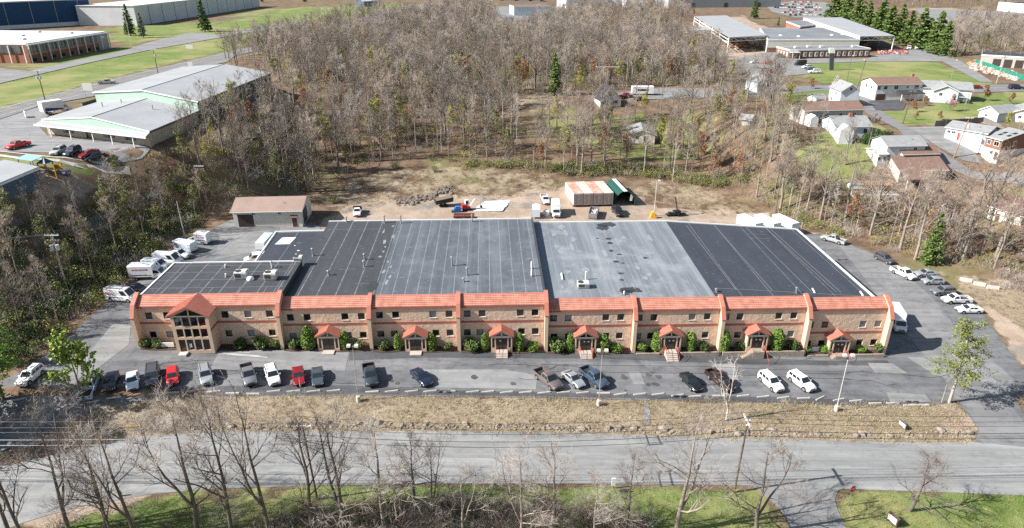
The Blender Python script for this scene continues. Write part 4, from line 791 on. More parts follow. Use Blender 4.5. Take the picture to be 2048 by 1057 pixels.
c = P(985, 412); mb = MB(); rg = random.Random(4); N_ = 12; hgt = [[(.25 + .4 * rg.random()) * (1 - max(abs(i - 6), abs(j - 6)) / 6.5) + .06 for j in range(N_ + 1)] for i in range(N_ + 1)]
mb.add([((i - 6) * .62 + rg.uniform(-.2, .2) + (j - 6) * .2, (j - 6) * .75 + rg.uniform(-.2, .2), hgt[i][j]) for i in range(N_ + 1) for j in range(N_ + 1)], [(i * 13 + j, (i + 1) * 13 + j, (i + 1) * 13 + j + 1, i * 13 + j + 1) for i in range(N_) for j in range(N_)])
tag(mb.obj('tarp', mat('white plastic tarp', (.75, .77, .78), (.66, .69, .70), 1.2, .5), None, c), 'large crumpled white tarp spread on the dirt yard', 'tarp')
o = empty('enclosed_trailer', P(1072, 432), R(88), 'white v nosed trailer closest to the roof step', 'trailer'); MB().extr([(-2.4, -1.0, .5), (1.8, -1.0, .5), (2.6, 0, .5), (1.8, 1.0, .5), (-2.4, 1.0, .5)], (0, 0, 2.0)).obj('trailer_box', PLB, o); MB().tube([(-.3, -1.05, .36), (-.3, 1.05, .36)], .36, 12).obj('wheel', BLACK, o)
o = empty('water_tank', P(1092, 431), 0, 'small white tank between the v nosed trailer and the box truck', 'tank'); MB().tube([(0, 0, 0), (0, 0, 1.2), (0, 0, 1.45)], [.75, .75, .4], 14).obj('tank_body', WHITE, o, smooth=40); MB().tube([(0, 0, 1.45), (0, 0, 1.6)], .22, 10).obj('lid', BLACK, o)
o = car('boxtruck', PW, 'box_truck', 'white box truck facing the building between tank and dumpster', 'truck', (1110, 418), (1113, 440)); big_box(o, -3.4, 1.3, 1.12, .8, 3.1, WHITE)
car('cabpickup', PW, 'parked_van', 'white pickup parked left of the shipping containers', 'pickup truck', (1087, 397), (1093, 411))
RUST = mat('rusted white container', (.58, .46, .40), (.46, .20, .13), .45, .8, coords='O', c3=(.36, .12, .075), s3=1.1); CONT = mat('white container side', (.60, .59, .57), (.5, .46, .42), .6, .8, coords='O', c3=(.35, .2, .14), s3=3)
a, b = P(1146, 415), P(1226, 413); ux = (b - a).normalized(); yw = math.atan2(ux.y, ux.x); step = (b - a).length / 4
for k, nm in enumerate(('leftmost', 'second from left', 'third from left', 'rightmost, by the green shelter')):
    p = a + ux * step * (k + .5); p.z = gz(p.x, p.y) + .1; o = empty('shipping_container', p, yw, f'rust stained white shipping container, {nm} of the four', 'container', 'shipping containers side by side'); hw = step / 2 - .06
    MB().box(-hw, hw, 0, 10.5, .45, 3.7).obj('shell', CONT, o); MB().box(-hw, hw, .02, 10.5, 3.703, 3.76).obj('roof', (RUST, mat('pale container roof', (.62, .58, .55), (.5, .36, .29), .5, .8, coords='O'))[k % 2], o)
    for s in (-1, 1):
        d = MB().box(min(0, s * hw * .98), max(0, s * hw * .98), -.06, -.003, .55, 3.65).obj('door', CONT, o)
        mb = MB()
        for q in (.22, .5, .8): mb.tube([(s * hw * q, -.1, .6), (s * hw * q, -.1, 3.6)], .045, 5)
        mb.obj('lock_rod', mat('dark rod', (.2, .12, .09)), d)
    MB().box(-hw, -hw + .2, .2, 9, 0, .45).box(hw - .2, hw, .2, 9, 0, .45).obj('skid', WOODP, o)
a = P(1230, 414); b = P(1268, 411); o = empty('shelter', (a + b) / 2, yw, 'dark green arched fabric shelter with white top stripe beside the containers', 'shelter'); GRN = mat('dark green fabric', (.01, .075, .06), (.012, .06, .05), 1, .6); hw = (b - a).length / 2
def arch(t): 
    t = t * 180; 
    return (-math.cos(R(t)) * hw * (1 if 30 < t < 150 else 1), min(4.4, 2.2 + math.sin(R(t)) * 2.3) if 8 < t < 172 else 0)
pts = [(-hw, 0), (-hw, 2.0), (-hw * .82, 2.9), (-hw * .5, 3.7), (-hw * .2, 4.15), (hw * .2, 4.15), (hw * .5, 3.7), (hw * .82, 2.9), (hw, 2.0), (hw, 0)]; D_ = 11.5
for nm, m, idx in (('cover', GRN, (0, 1, 2, 3, 5, 6, 7, 8)), ('cover_stripe', WHITE, (4,))):
    mb = MB()
    for i in idx:
        (x0, z0), (x1, z1) = pts[i], pts[i + 1]; k = .985
        mb.hexa([(x0 * k, 0, z0 * k), (x1 * k, 0, z1 * k), (x1 * k, D_, z1 * k), (x0 * k, D_, z0 * k), (x0, 0, z0 + .03), (x1, 0, z1 + .03), (x1, D_, z1 + .03), (x0, D_, z0 + .03)])
    mb.obj(nm, m, o)
MB().extr([(x * .97, D_ - .1, z * .97) for x, z in pts], (0, .05, 0)).obj('end_panel', GRN, o); MB().add([(hw * .55, -.05, 3.4), (hw * .8, -.05, 2.6), (hw * .7, -.15, 1.4), (hw * .45, -.12, 1.5)], [(0, 1, 2, 3)]).obj('door_flap', WHITE, o)
o = empty('dumpster', P(1187, 432), R(78), 'grey open dumpster filled with pale debris below the containers', 'dumpster'); GRY = mat('dumpster grey', (.25, .26, .27), (.18, .17, .165), 1, .7)
MB().box(-2.8, 2.8, -1.1, 1.1, .2, .35).box(-2.8, 2.8, -1.15, -1.05, .35, 1.6).box(-2.8, 2.8, 1.05, 1.15, .35, 1.6).box(-2.85, -2.75, -1.1, 1.1, .35, 1.6).box(2.75, 2.85, -1.1, 1.1, .35, 1.6).obj('bin', GRY, o)
mb = MB(); rg = random.Random(9)
for _ in range(26): mb.rock((rg.uniform(-2.4, 2.4), rg.uniform(-.8, .8), 1.0), rg.uniform(.25, .55), rg)
tag(mb.obj('debris', CONC, o), kind='stuff')
car('bigsuv', PK, 'parked_suv', 'black suv parked in front of the green shelter', 'car', (1228, 421), (1243, 437))
c = P(1352, 432); o = empty('machinery', c, R(10), 'black trailer mounted machine with raised arm on the dirt yard', 'machine'); MB().box(-2.8, 2.6, -.6, .6, .4, .6).box(-.8, 1.0, -.7, .7, .6, 1.5).box(-2.2, -1.2, -.5, .5, .6, 1.1).obj('chassis', TRIMB, o); MB().tube([(.2, 0, 1.4), (-.6, .2, 5.2)], .14, 6).tube([(.8, 0, 1.3), (3.2, .4, .9)], .1, 6).obj('arm', TRIMB, o); MB().tube([(.6, -.9, .4), (.6, .9, .4)], .4, 12).obj('wheel', BLACK, o)
c = P(1306, 436); tag(MB().hexa([(-.9, -.6, 0), (.9, -.6, 0), (.9, .6, 0), (-.9, .6, 0), (-.5, -.4, 1.5), (.1, -.4, 1.8), (.1, .4, 1.8), (-.5, .4, 1.5)]).box(.1, .8, -.35, .35, .4, .9).obj('machine_hood', mat('machine yellow', (.6, .32, .03), rough=.5), None, c), 'yellow machine hood just behind the pale roof edge', 'machine part')
for px, nm in ((1497, 'leftmost'), (1532, 'middle'), (1568, 'rightmost')):
    c = P(px, 462); o = empty('box_trailer', c, R(110), f'white flat topped trailer behind the dark roof, {nm} one of three', 'trailer', 'white trailers behind the right roof'); big_box(o, -3.6, 3.6, 1.2, .9, 3.3, WHITE, 'trailer_box'); MB().tube([(-2, -1.1, .45), (-2, 1.1, .45)], .45, 12).obj('wheel', BLACK, o)
# distant vehicles with parts still visible
GR = 'vehicles parked by the lumber yard lawn'
for k in [('pickup', paint('beige', (.5, .49, .46)), 'moving_pickup', 'pale pickup driving along the highway by the green lawn', 'pickup truck', (197, 170), (232, 168), None), ('pickup', PR, 'parked_pickup', 'red pickup parked on the asphalt before the green banded shop', 'pickup truck', (56, 292), (17, 302), None),
          ('suv', paint('stone', (.42, .42, .41)), 'parked_suv', 'pale boxy suv parked left of the dark suv by the kerb', 'car', (130, 303), (106, 314), None), ('suv', PN, 'parked_suv', 'dark navy suv parked beside the pale boxy suv', 'car', (160, 302), (132, 316), None), ('sedan', PDR, 'parked_sedan', 'brownish sedan behind the bare brush at the kerb', 'car', (192, 307), (166, 318), None), ('sedan', PN, 'parked_sedan', 'small blue sedan at the end of the kerb row', 'car', (200, 316), (182, 322), None),
          ('sedan', PDR, 'moving_car', 'dark red sedan on the residential street', 'car', (1962, 178), (1938, 178), None), ('bigsuv', PN, 'moving_suv', 'dark blue suv on the residential street by the green fence', 'car', (2016, 179), (2046, 179), None),
          ('bigsuv', PW, 'parked_suv', 'long white suv nearest the lawn at the yard', 'car', (1642, 147), (1613, 147), GR), ('sedan', PBG, 'parked_sedan', 'dark sedan parked behind the long white suv', 'car', (1634, 141), (1608, 142), GR), ('suv', PW, 'parked_suv', 'white suv parked third from the lawn edge', 'car', (1626, 137), (1600, 138), GR), ('van', PK, 'parked_van', 'black van parked farthest from the camera beside the lawn', 'van', (1610, 131), (1590, 132), GR),
          ('sedan', PW, 'parked_sedan', 'white car at the back left of the yard parking', 'car', (1500, 128), (1518, 127), GR), ('pickup', PR, 'parked_pickup', 'red pickup in the middle of the yard parking', 'pickup truck', (1527, 129), (1545, 127), GR), ('pickup', PW, 'parked_pickup', 'white pickup right of the red pickup in the yard', 'pickup truck', (1544, 137), (1560, 134), GR), ('sedan', PS, 'parked_sedan', 'silver sedan nearest in the yard parking', 'car', (1536, 142), (1518, 143), GR), ('sedan', PDR, 'parked_sedan', 'maroon car beside the silver sedan in the yard', 'car', (1550, 145), (1532, 147), GR), ('suv', PBG, 'parked_suv', 'grey suv standing alone left of the yard parking', 'car', (1494, 150), (1476, 151), GR), ('pickup', PG, 'parked_pickup', 'dark pickup parked at the brick office entrance', 'pickup truck', (1553, 114), (1568, 117), GR)]:
    car(*k)
for px, cl, lab in ((1818, PR, 'white truck with red boom parked under the right hand shed'), (1834, PK, 'white truck with black boom at the right end of the shed')):
    o = car('boxtruck', PW, 'boom_truck', lab, 'truck', (px - 3, 92), (px + 1, 106)); MB().box(-3.2, 1.0, -1.1, 1.1, .9, 1.2).tube([(-3, 0, 1.6), (.8, 0, 3.2)], .3, 6).obj('boom', cl, o)
c = P(112, 226); o = car('boxtruck', PW, 'box_truck', 'white rental style box truck parked beside the highway', 'truck', (82, 232), (147, 222)); o.scale = (1.15, 1.15, 1.15); big_box(o, -3.5, 1.4, 1.2, .9, 3.4, WHITE)
MB().hexa([(-3.2, -1.215, 1.0), (1.2, -1.215, 1.0), (1.2, -1.203, 1.0), (-3.2, -1.203, 1.0), (-2.9, -1.215, 1.9), (1.2, -1.215, 1.3), (1.2, -1.203, 1.3), (-2.9, -1.203, 1.9)]).obj('stripe', INKB, o)
a, b = P(1268, 192), P(1300, 188); o = empty('travel_trailer', (a + b) / 2, 0, 'white camper trailer parked behind the white cape house', 'trailer'); big_box(o, -4, 4, 1.25, .6, 3.2, WHITE, 'camper_body'); MB().box(-2, 2, -1.28, -1.252, 1.6, 2.3).obj('window', CARGL, o); MB().tube([(0, -1.2, .4), (0, 1.2, .4)], .4, 10).obj('wheel', BLACK, o)
car('pickup', PDR, 'parked_pickup', 'dark red pickup parked right of the white cape house', 'pickup truck', (1240, 198), (1262, 195)); car('sedan', PK, 'parked_sedan', 'black car parked under the camper trailer side', 'car', (1270, 202), (1292, 200))
# far car park: too small to show parts
FARC = [PW, PW, PS, PG, PR, PK, PW, PN, PS, PW, PDR, PW]; fm = {}; cnames = {PW: 'white', PS: 'silver', PG: 'grey', PR: 'red', PK: 'black', PN: 'navy', PDR: 'maroon'}
k = 0
for y, x0, x1, n in ((6, 1585, 1622, 8), (11, 1560, 1632, 15), (17, 1550, 1640, 17), (22, 1580, 1640, 8), (27, 1565, 1628, 13), (32, 1580, 1660, 9)):
    for i in range(n):
        m = FARC[(k * 7 + i * 3) % 12]; p = P(x0 + (x1 - x0) * i / (n - 1) + rnd.uniform(-.6, .6), y + rnd.uniform(-.4, .4) - i * .02, 0); k += 1
        if m not in fm:
            mb = MB(); mb.hexa([(-2.2, -.9, .25), (2.2, -.9, .25), (2.2, .9, .25), (-2.2, .9, .25), (-2.2, -.9, 1.0), (2.2, -.85, .85), (2.2, .85, .85), (-2.2, .9, 1.0)]); mb.hexa([(-1.9, -.8, 1.0), (1.0, -.8, .9), (1.0, .8, .9), (-1.9, .8, 1.0), (-1.4, -.65, 1.5), (.2, -.65, 1.5), (.2, .65, 1.5), (-1.4, .65, 1.5)], 1); mb.box(-1.4, .2, -.65, .65, 1.5, 1.56)
            for x in (-1.3, 1.4): mb.tube([(x, -.92, .33), (x, .92, .33)], .33, 8, 2)
            fm[m] = mb.mesh('far car', [m, CARGL, BLACK])
        o = link('parked_car', fm[m], None, p + Vector((0, 0, .3)), (0, 0, R(80) + rnd.uniform(-.1, .1))); tag(o, f'tiny {cnames[m]} car in the crowded lot behind the brick sheds', 'car', f'{cnames[m]} cars in the crowded far lot')

# ------------------------------------------------------------------ other buildings
def wallmat(n, c, k=.86, s=.5): return mat(n, c, tuple(x * k for x in c), s, .85, coords='O')
SIDW = wallmat('white siding', (.74, .74, .73)); SIDC = wallmat('cream siding', (.70, .66, .58)); SIDB = wallmat('pale blue siding', (.55, .62, .67)); SIDT = wallmat('grey tan siding', (.42, .40, .37)); BRK = mat('brown brick', (.26, .13, .085), (.20, .10, .07), 1.2, .9, coords='O'); BRKR = mat('red brick', (.34, .14, .09), (.27, .11, .07), 1.2, .9, coords='O')
RBR = mat('brown shingles', (.20, .125, .095), (.155, .10, .08), .8, .95, coords='O', c3=(.23, .15, .12), s3=5); RGY = mat('grey shingles', (.27, .275, .275), (.21, .215, .22), .8, .95, coords='O', c3=(.31, .31, .31), s3=5); RBK = mat('black shingles', (.03, .03, .034), (.045, .045, .05), .8, .9, coords='O'); RMA = mat('maroon shingles', (.14, .07, .065), (.11, .055, .05), .8, .9, coords='O')
RMET = mat('grey metal roof', (.36, .365, .37), (.31, .315, .32), .15, .5, coords='O', c3=(.30, .31, .315), s3=1.1); RTANM = mat('dusty brown metal roof', (.31, .225, .185), (.265, .19, .155), .3, .6, coords='O'); RWHT = mat('white flat roof', (.66, .66, .66), (.48, .49, .50), .08, .8, coords='O', c3=(.36, .37, .39), s3=.13)
SHUT = mat('dark shutter', (.05, .05, .06), rough=.6); DOORD = mat('brown door', (.10, .045, .03), rough=.6)
def frame2(A, B):
    A, B = Vector(A), Vector(B); d = B - A; return A, math.atan2(d.y, d.x), math.hypot(d.x, d.y)
def add_window(o, face, x, z, w, h, D_, Wd, glass=GLASS, frame=WHITE, sh=False):
    """face 0 front (y=0), 1 right (x=W), 2 back, 3 left (x=0)"""
    def bx(a, b, c, d, off0, off1):
        if face == 0: return (a, b, -off1, -off0, c, d)
        if face == 2: return (a, b, D_ + off0, D_ + off1, c, d)
        if face == 1: return (Wd + off0, Wd + off1, a, b, c, d)
        return (-off1, -off0, a, b, c, d)
    f = MB().box(*bx(x - w / 2 - .1, x + w / 2 + .1, z - h / 2 - .1, z + h / 2 + .1, .004, .05)).obj('window', frame, o)
    MB().box(*bx(x - w / 2, x - .03, z - h / 2, z + h / 2, .052, .065)).box(*bx(x + .03, x + w / 2, z - h / 2, z + h / 2, .052, .065)).obj('pane', glass, f)
    if sh:
        for s in (-1, 1): MB().box(*bx(x + s * (w / 2 + .3) - .18, x + s * (w / 2 + .3) + .18, z - h / 2, z + h / 2, .004, .06)).obj('shutter', SHUT, f)
def house(label, A, B, depth, h, rise, ridge='x', wall=SIDW, roof=RGY, wins=(), name='house', cat='house', over=.45, door=None, chim=None, ground=None, shut=False, found=None):
    A, yw, Wd = frame2(P(*A), P(*B)); z = min(gz(*(A[:2])), A.z) if ground is None else ground
    o = empty(name, (A.x, A.y, z), yw, label, cat); D_ = depth; mb = MB(); zb = -2.5
    if ridge == 'x':
        pr = [(0, zb), (D_, zb), (D_, h), (D_ / 2, h + rise), (0, h)]; mb.extr([(0, y, q) for y, q in pr], (Wd, 0, 0))
    else:
        pr = [(0, zb), (0, h), (Wd / 2, h + rise), (Wd, h), (Wd, zb)]; mb.extr([(x, 0, q) for x, q in pr], (0, D_, 0))
    mb.obj('wall', wall, o); mb = MB(); t = .14
    if ridge == 'x':
        k = rise / (D_ / 2)
        for y0, y1, z0, z1 in ((-over, D_ / 2, h - over * k, h + rise), (D_ + over, D_ / 2, h - over * k, h + rise)):
            mb.hexa([(-over, y0, z0 + .02), (Wd + over, y0, z0 + .02), (Wd + over, y1, z1 + .02), (-over, y1, z1 + .02), (-over, y0, z0 + t), (Wd + over, y0, z0 + t), (Wd + over, y1, z1 + t), (-over, y1, z1 + t)])
    else:
        k = rise / (Wd / 2)
        for x0, x1, z0, z1 in ((-over, Wd / 2, h - over * k, h + rise), (Wd + over, Wd / 2, h - over * k, h + rise)):
            mb.hexa([(x0, -over, z0 + .02), (x0, D_ + over, z0 + .02), (x1, D_ + over, z1 + .02), (x1, -over, z1 + .02), (x0, -over, z0 + t), (x0, D_ + over, z0 + t), (x1, D_ + over, z1 + t), (x1, -over, z1 + t)])
    r = mb.obj('roof', roof, o)
    if ridge == 'y':
        mb = MB()
        for s in (0, 1):
            xa, xb = (-over, Wd / 2) if s == 0 else (Wd + over, Wd / 2); za, zb_ = h - over * k, h + rise
            mb.hexa([(xa, -over - .04, za - .2), (xb, -over - .04, zb_ - .2), (xb, -over - .003, zb_ - .2), (xa, -over - .003, za - .2), (xa, -over - .04, za + .02), (xb, -over - .04, zb_ + .02), (xb, -over - .003, zb_ + .02), (xa, -over - .003, za + .02)])
        mb.obj('barge_board', WHITE, r)
    for w in wins: add_window(o, w[0], w[1] * (Wd if w[0] in (0, 2) else D_), w[2], w[3], w[4], D_, Wd, sh=shut)
    if door: 
        d = MB().box(door[0] * Wd - .5, door[0] * Wd + .5, -.06, -.004, door[1], door[1] + 2.1).obj('door', DOORD, o); MB().box(door[0] * Wd + .3, door[0] * Wd + .38, -.1, -.063, door[1] + 1, door[1] + 1.1).obj('handle', STEEL, d)
    if ridge == 'x': MB().box(-over, Wd + over, -over - .12, -over - .003, h - over * rise / (D_ / 2) - .04, h - over * rise / (D_ / 2) + .1).obj('gutter', WHITE, r)
    q_ = .3 if ridge == 'y' else .72; zv = h + rise * (.6 if ridge == 'y' else .5); MB().tube([(Wd * q_, D_ * (.5 if ridge == 'y' else .25), zv - .2), (Wd * q_, D_ * (.5 if ridge == 'y' else .25), zv + .65)], .09, 6).obj('vent_pipe', STEEL, r)
    if chim: MB().box(chim[0] * Wd - .4, chim[0] * Wd + .4, D_ * chim[1] - .4, D_ * chim[1] + .4, h, h + rise + .9).obj('chimney', BRKR, r)
    if found: MB().box(-.04, Wd + .04, -.04, D_ + .04, -2.4, found).obj('foundation', CONC, o)
    return o, Wd
# cream garage behind the left wing
g, gw = house('long cream metal garage with dusty brown roof behind the left wing', (470, 455), (606, 455), 10.5, 4.1, 1.6, 'x', SIDC, RTANM, [(0, .30, 3.4, .7, .5), (0, .68, 3.4, .7, .5)], 'garage', 'garage', .5, ground=-.15)
d = MB().box(1.0, 4.6, -.06, -.004, 0, 3.3).obj('roller_door', mat('dark brown roller door', (.045, .03, .027), (.055, .04, .035), 2, .6, coords='O'), g)
MB().box(gw - 2.3, gw - 1.2, -.06, -.004, 0, 2.2).obj('door', DOORD, g); MB().hexa([(gw - 2.6, -.9, 2.45), (gw - .9, -.9, 2.45), (gw - .9, 0, 2.8), (gw - 2.6, 0, 2.8), (gw - 2.6, -.9, 2.55), (gw - .9, -.9, 2.55), (gw - .9, 0, 2.9), (gw - 2.6, 0, 2.9)]).obj('door_canopy', RMA, g)
MB().box(gw + .004, gw + .06, 1.5, 5.5, 0, 3.5).obj('roller_door', SHUT, g)
mb = MB()
for k in range(9): mb.box(4.9, gw - 2.7, -.03, -.004, .3 + k * .36, .33 + k * .36)
mb.obj('siding_ribs', SIDT, g)
# houses on the right, far to near
def W4(n, z, w=1.0, h=1.2, face=0, a=.15, b=.85): return [(face, a + (b - a) * i / max(1, n - 1), z, w, h) for i in range(n)]
house('white cape house with black roof and shuttered gable at the wood clearing', (1200, 216), (1241, 214), 9, 2.9, 4.2, 'y', SIDW, RBK, [(0, .25, 1.7, .9, 1.3), (0, .75, 1.7, .9, 1.3), (0, .5, 4.6, .9, 1.2), (1, .4, 1.7, .9, 1.2)], shut=True, found=.3)
house('small cream cottage with grey roof among bare trees', (1258, 286), (1309, 290), 10, 2.9, 1.5, 'y', SIDC, RGY, [(0, .3, 1.7, .8, .9)], door=(.62, .1), found=.2)
h1, w1 = house('long white split level house with brown roof beside the black driveway', (1748, 201), (1838, 199), 9.5, 5.6, 1.7, 'x', SIDW, RBR, [(0, .05, 4.4, 1.1, 1.2), (0, .2, 4.4, 1.2, 1.2), (0, .43, 4.4, 1.4, 1.2), (0, .68, 4.5, .7, .7), (0, .88, 4.4, 1.6, 1.2), (3, .3, 4.2, .8, 1.2), (3, .65, 4.2, .8, 1.2)], chim=(.97, .6))
MB().box(.5, 4, -.06, -.004, 0, 2.2).obj('garage_door', DOORD, h1); MB().hexa([(8, -3.2, 2.5), (w1 - .3, -3.2, 2.5), (w1 - .3, 0, 3.1), (8, 0, 3.1), (8, -3.2, 2.65), (w1 - .3, -3.2, 2.65), (w1 - .3, 0, 3.25), (8, 0, 3.25)]).obj('porch_roof', RBK, h1); MB().box(8.2, 8.4, -3.1, -2.9, 0, 2.5).box(w1 - .6, w1 - .4, -3.1, -2.9, 0, 2.5).obj('porch_post', WHITE, h1)
h2, w2 = house('pale blue house with grey roof and stilted deck beside pink tree', (1862, 205), (1912, 208), 11, 4.3, 1.8, 'y', SIDB, RGY, [(0, .3, 3.0, .9, .9), (3, .3, 3.2, 1, 1), (3, .7, 3.2, 1, 1)])
MB().extr([(-3.2, 5, -2), (-3.2, 15, -2), (-3.2, 15, 4.2), (-3.2, 10, 6.0), (-3.2, 5, 4.2)], (16, 0, 0)).obj('wing_wall', SIDW, h2)
mb = MB()
for y0, y1 in ((4.5, 10), (15.5, 10)): mb.hexa([(-3.6, y0, 4.05), (13.2, y0, 4.05), (13.2, y1, 6.05), (-3.6, y1, 6.05), (-3.6, y0, 4.2), (13.2, y0, 4.2), (13.2, y1, 6.2), (-3.6, y1, 6.2)])
mb.obj('wing_roof', RGY, h2); mb = MB().box(w2 + .05, w2 + 3.2, .3, 5, 2.2, 2.4)
for x in (w2 + .4, w2 + 3): mb.box(x, x + .15, .4, .55, -1, 2.2).box(x, x + .15, .4, .55, 2.4, 3.3)
mb.box(w2 + .05, w2 + 3.2, .35, .42, 3.2, 3.3).obj('deck', SIDB, h2)
house('white two storey gabled house left of the street bend', (1677, 214), (1714, 214), 9, 5.4, 2.3, 'y', SIDB, RGY, [(0, .5, 6.0, .8, .9), (3, .4, 4, .8, 1.1), (3, .7, 1.6, .8, 1.1)])
house('low white shed annex beside the gabled house', (1630, 214), (1650, 213), 5, 2.8, 1.0, 'x', SIDW, RGY, name='shed', cat='shed')
h3, w3 = house('long tan house with brown roof sections facing the wood', (1605, 250), (1722, 247), 9, 4.4, 1.7, 'x', SIDT, RBR, W4(4, 2.8), chim=(.5, .6))
MB().extr([(0.5, -3.5, -2), (2.9, -3.5, -2), (2.9, -3.5, 2.6), (1.7, -3.5, 3.6), (.5, -3.5, 2.6)], (0, 3.49, 0)).obj('entrance_porch', SIDW, h3)
h4, w4 = house('pale grey hip style house beside the arborvitae hedge', (1668, 277), (1738, 277), 10, 3.6, 1.9, 'x', SIDB, RGY, W4(3, 2.2), chim=(.55, .45))
MB().extr([(0, -3, -2), (4, -3, -2), (4, -3, 3.0), (2, -3, 4.4), (0, -3, 3.0)], (0, 2.99, 0)).obj('front_gable', SIDW, h4)
house('white and pale blue two storey house with grey roof by the street', (1767, 331), (1842, 327), 8, 5.6, 1.7, 'x', SIDB, RGY, [(0, .75, 4.6, .9, .7), (0, .3, 1.8, .6, .6)])
house('white lean to annex beside the pale blue two storey house', (1752, 335), (1768, 334), 6, 3.8, .6, 'x', SIDW, SIDW, W4(2, 2.4, .7, 1), name='annex', cat='annex')
h5, w5 = house('white and stone house with brown roof and arched window', (1795, 366), (1888, 362), 11, 3.6, 2.4, 'x', SIDT, RBR, [(0, .45, 1.8, 1.0, 1.3), (3, .4, 2, .9, 1.2)])
mb = MB(); pts_ = [(w5 * .68 + math.cos(R(a)) * 1.2, -.05, 1.9 + math.sin(R(a)) * 1.2) for a in range(0, 181, 20)]; pts_ = [(w5 * .68 + 1.2, -.05, .9)] + pts_ + [(w5 * .68 - 1.2, -.05, .9)]
mb.extr(pts_, (0, .046, 0)).obj('window', WHITE, h5); mb = MB(); mb.add([(x * 1.0 + (w5 * .68 - x) * .1, -.065, z + (1.7 - z) * .1) for x, y, z in pts_], [tuple(range(len(pts_)))]).obj('pane', GLASS, h5)
MB().hexa([(-1.0, -5.2, 2.3), (w5 * .42, -5.2, 2.3), (w5 * .42, .6, 4.4), (-1.0, .6, 4.4), (-1.0, -5.2, 2.45), (w5 * .42, -5.2, 2.45), (w5 * .42, .6, 4.55), (-1.0, .6, 4.55)]).obj('porch_roof', RBR, h5); MB().box(-.6, -.4, -5, -4.8, -1.5, 2.3).box(w5 * .4, w5 * .42, -5, -4.8, -1.5, 2.3).obj('porch_post', WHITE, h5)
house('white gabled wing with brown roof behind the arched window house', (1800, 336), (1870, 331), 7, 4.0, 1.8, 'x', SIDW, RBR, [(0, .2, 3, .7, .9)], name='house')
house('small white shed with grey roof beside the timber pergola', (1702, 392), (1728, 394), 4, 2.4, .9, 'x', SIDW, RGY, name='shed', cat='shed')
o = empty('pergola', P(1745, 386), 0, 'orange timber pergola and deck in the bare trees', 'pergola'); TIM = mat('orange cedar timber', (.45, .25, .12), (.36, .2, .1), 2, .8)
mb = MB()
for x in (-3.5, 0, 3.5):
    for y in (-1.5, 2): mb.box(x - .1, x + .1, y - .1, y + .1, -1, 2.6)
mb.obj('post', TIM, o); mb = MB()
for k in range(12): mb.box(-3.9 + k * .7, -3.78 + k * .7, -2, 2.5, 2.65, 2.85)
mb.box(-4, 4, -1.6, -1.45, 2.5, 2.649).box(-4, 4, 1.95, 2.1, 2.5, 2.649).obj('rafters', TIM, o); MB().box(-6, 6, -3, 2.4, -.6, .25).obj('deck', CONC, o)
house('white garage with maroon roof at the right edge', (1973, 438), (2040, 452), 10, 3.4, 1.9, 'x', SIDC, RMA, [(0, .75, 1.6, .9, .9)], name='garage', cat='garage', door=(.3, 0))
house('white garage with grey roof beside the concrete drive', (1955, 238), (1992, 246), 9, 3.0, 1.6, 'y', SIDB, RGY, [(0, .4, 1.6, .8, .7)], name='garage', cat='garage')
house('white garage with grey roof cut by the right edge of the photo', (2020, 243), (2075, 248), 9, 3.0, 1.6, 'y', SIDW, RGY, [(0, .3, 1.6, .8, .7)], name='garage', cat='garage')
h6, w6 = house('long low white workshop with pale grey roof and pale blue garage doors', (1888, 276), (1962, 312), 9, 3.2, 1.2, 'x', SIDW, RGY, [(0, .08, 2, .8, .7), (0, .2, 2, .8, .7)])
for t in (.5, .85): MB().box(w6 * t - 1.5, w6 * t + 1.5, -.05, -.004, 0, 2.5).obj('garage_door', SIDB, h6)
MB().box(w6 * .36 - .5, w6 * .36 + .5, -.05, -.004, 0, 2.1).obj('door', mat('red door', (.35, .05, .04)), h6)
h7, w7 = house('two storey red brick house with skylights in its grey roof', (1962, 312), (1992, 328), 16, 5.6, 1.8, 'x', BRK, RGY, [(0, .25, 4.3, .9, 1.1), (0, .7, 4.3, 1.4, 1.1), (0, .55, 1.7, .8, .9), (1, .3, 4.3, 1, 1.1)], door=(.85, 0))
MB().box(-.03, w7 + .03, -.03, 15.9, -2, 2.7).obj('lower_wall', SIDW, h7)
for x, y in ((.3, 2), (.3, 3.6), (.75, 2.4), (.75, 4.4)):
    zz = 5.6 + 1.8 * y / 8 + .16; MB().hexa([(w7 * x, y, zz), (w7 * x + .8, y, zz), (w7 * x + .8, y + 1.1, zz + .25), (w7 * x, y + 1.1, zz + .25), (w7 * x, y, zz + .1), (w7 * x + .8, y, zz + .1), (w7 * x + .8, y + 1.1, zz + .35), (w7 * x, y + 1.1, zz + .35)]).obj('skylight', CARGL, h7)
house('pale blue grey house hidden behind bare trees at the yard edge', (1513, 186), (1555, 184), 8, 4, 2, 'y', SIDB, RGY, [(0, .5, 2.5, .8, 1)])
house('small shed in the trees at the clearing edge', (1478, 252), (1500, 250), 4, 2.4, 1, 'x', SIDT, RGY, name='shed', cat='shed')
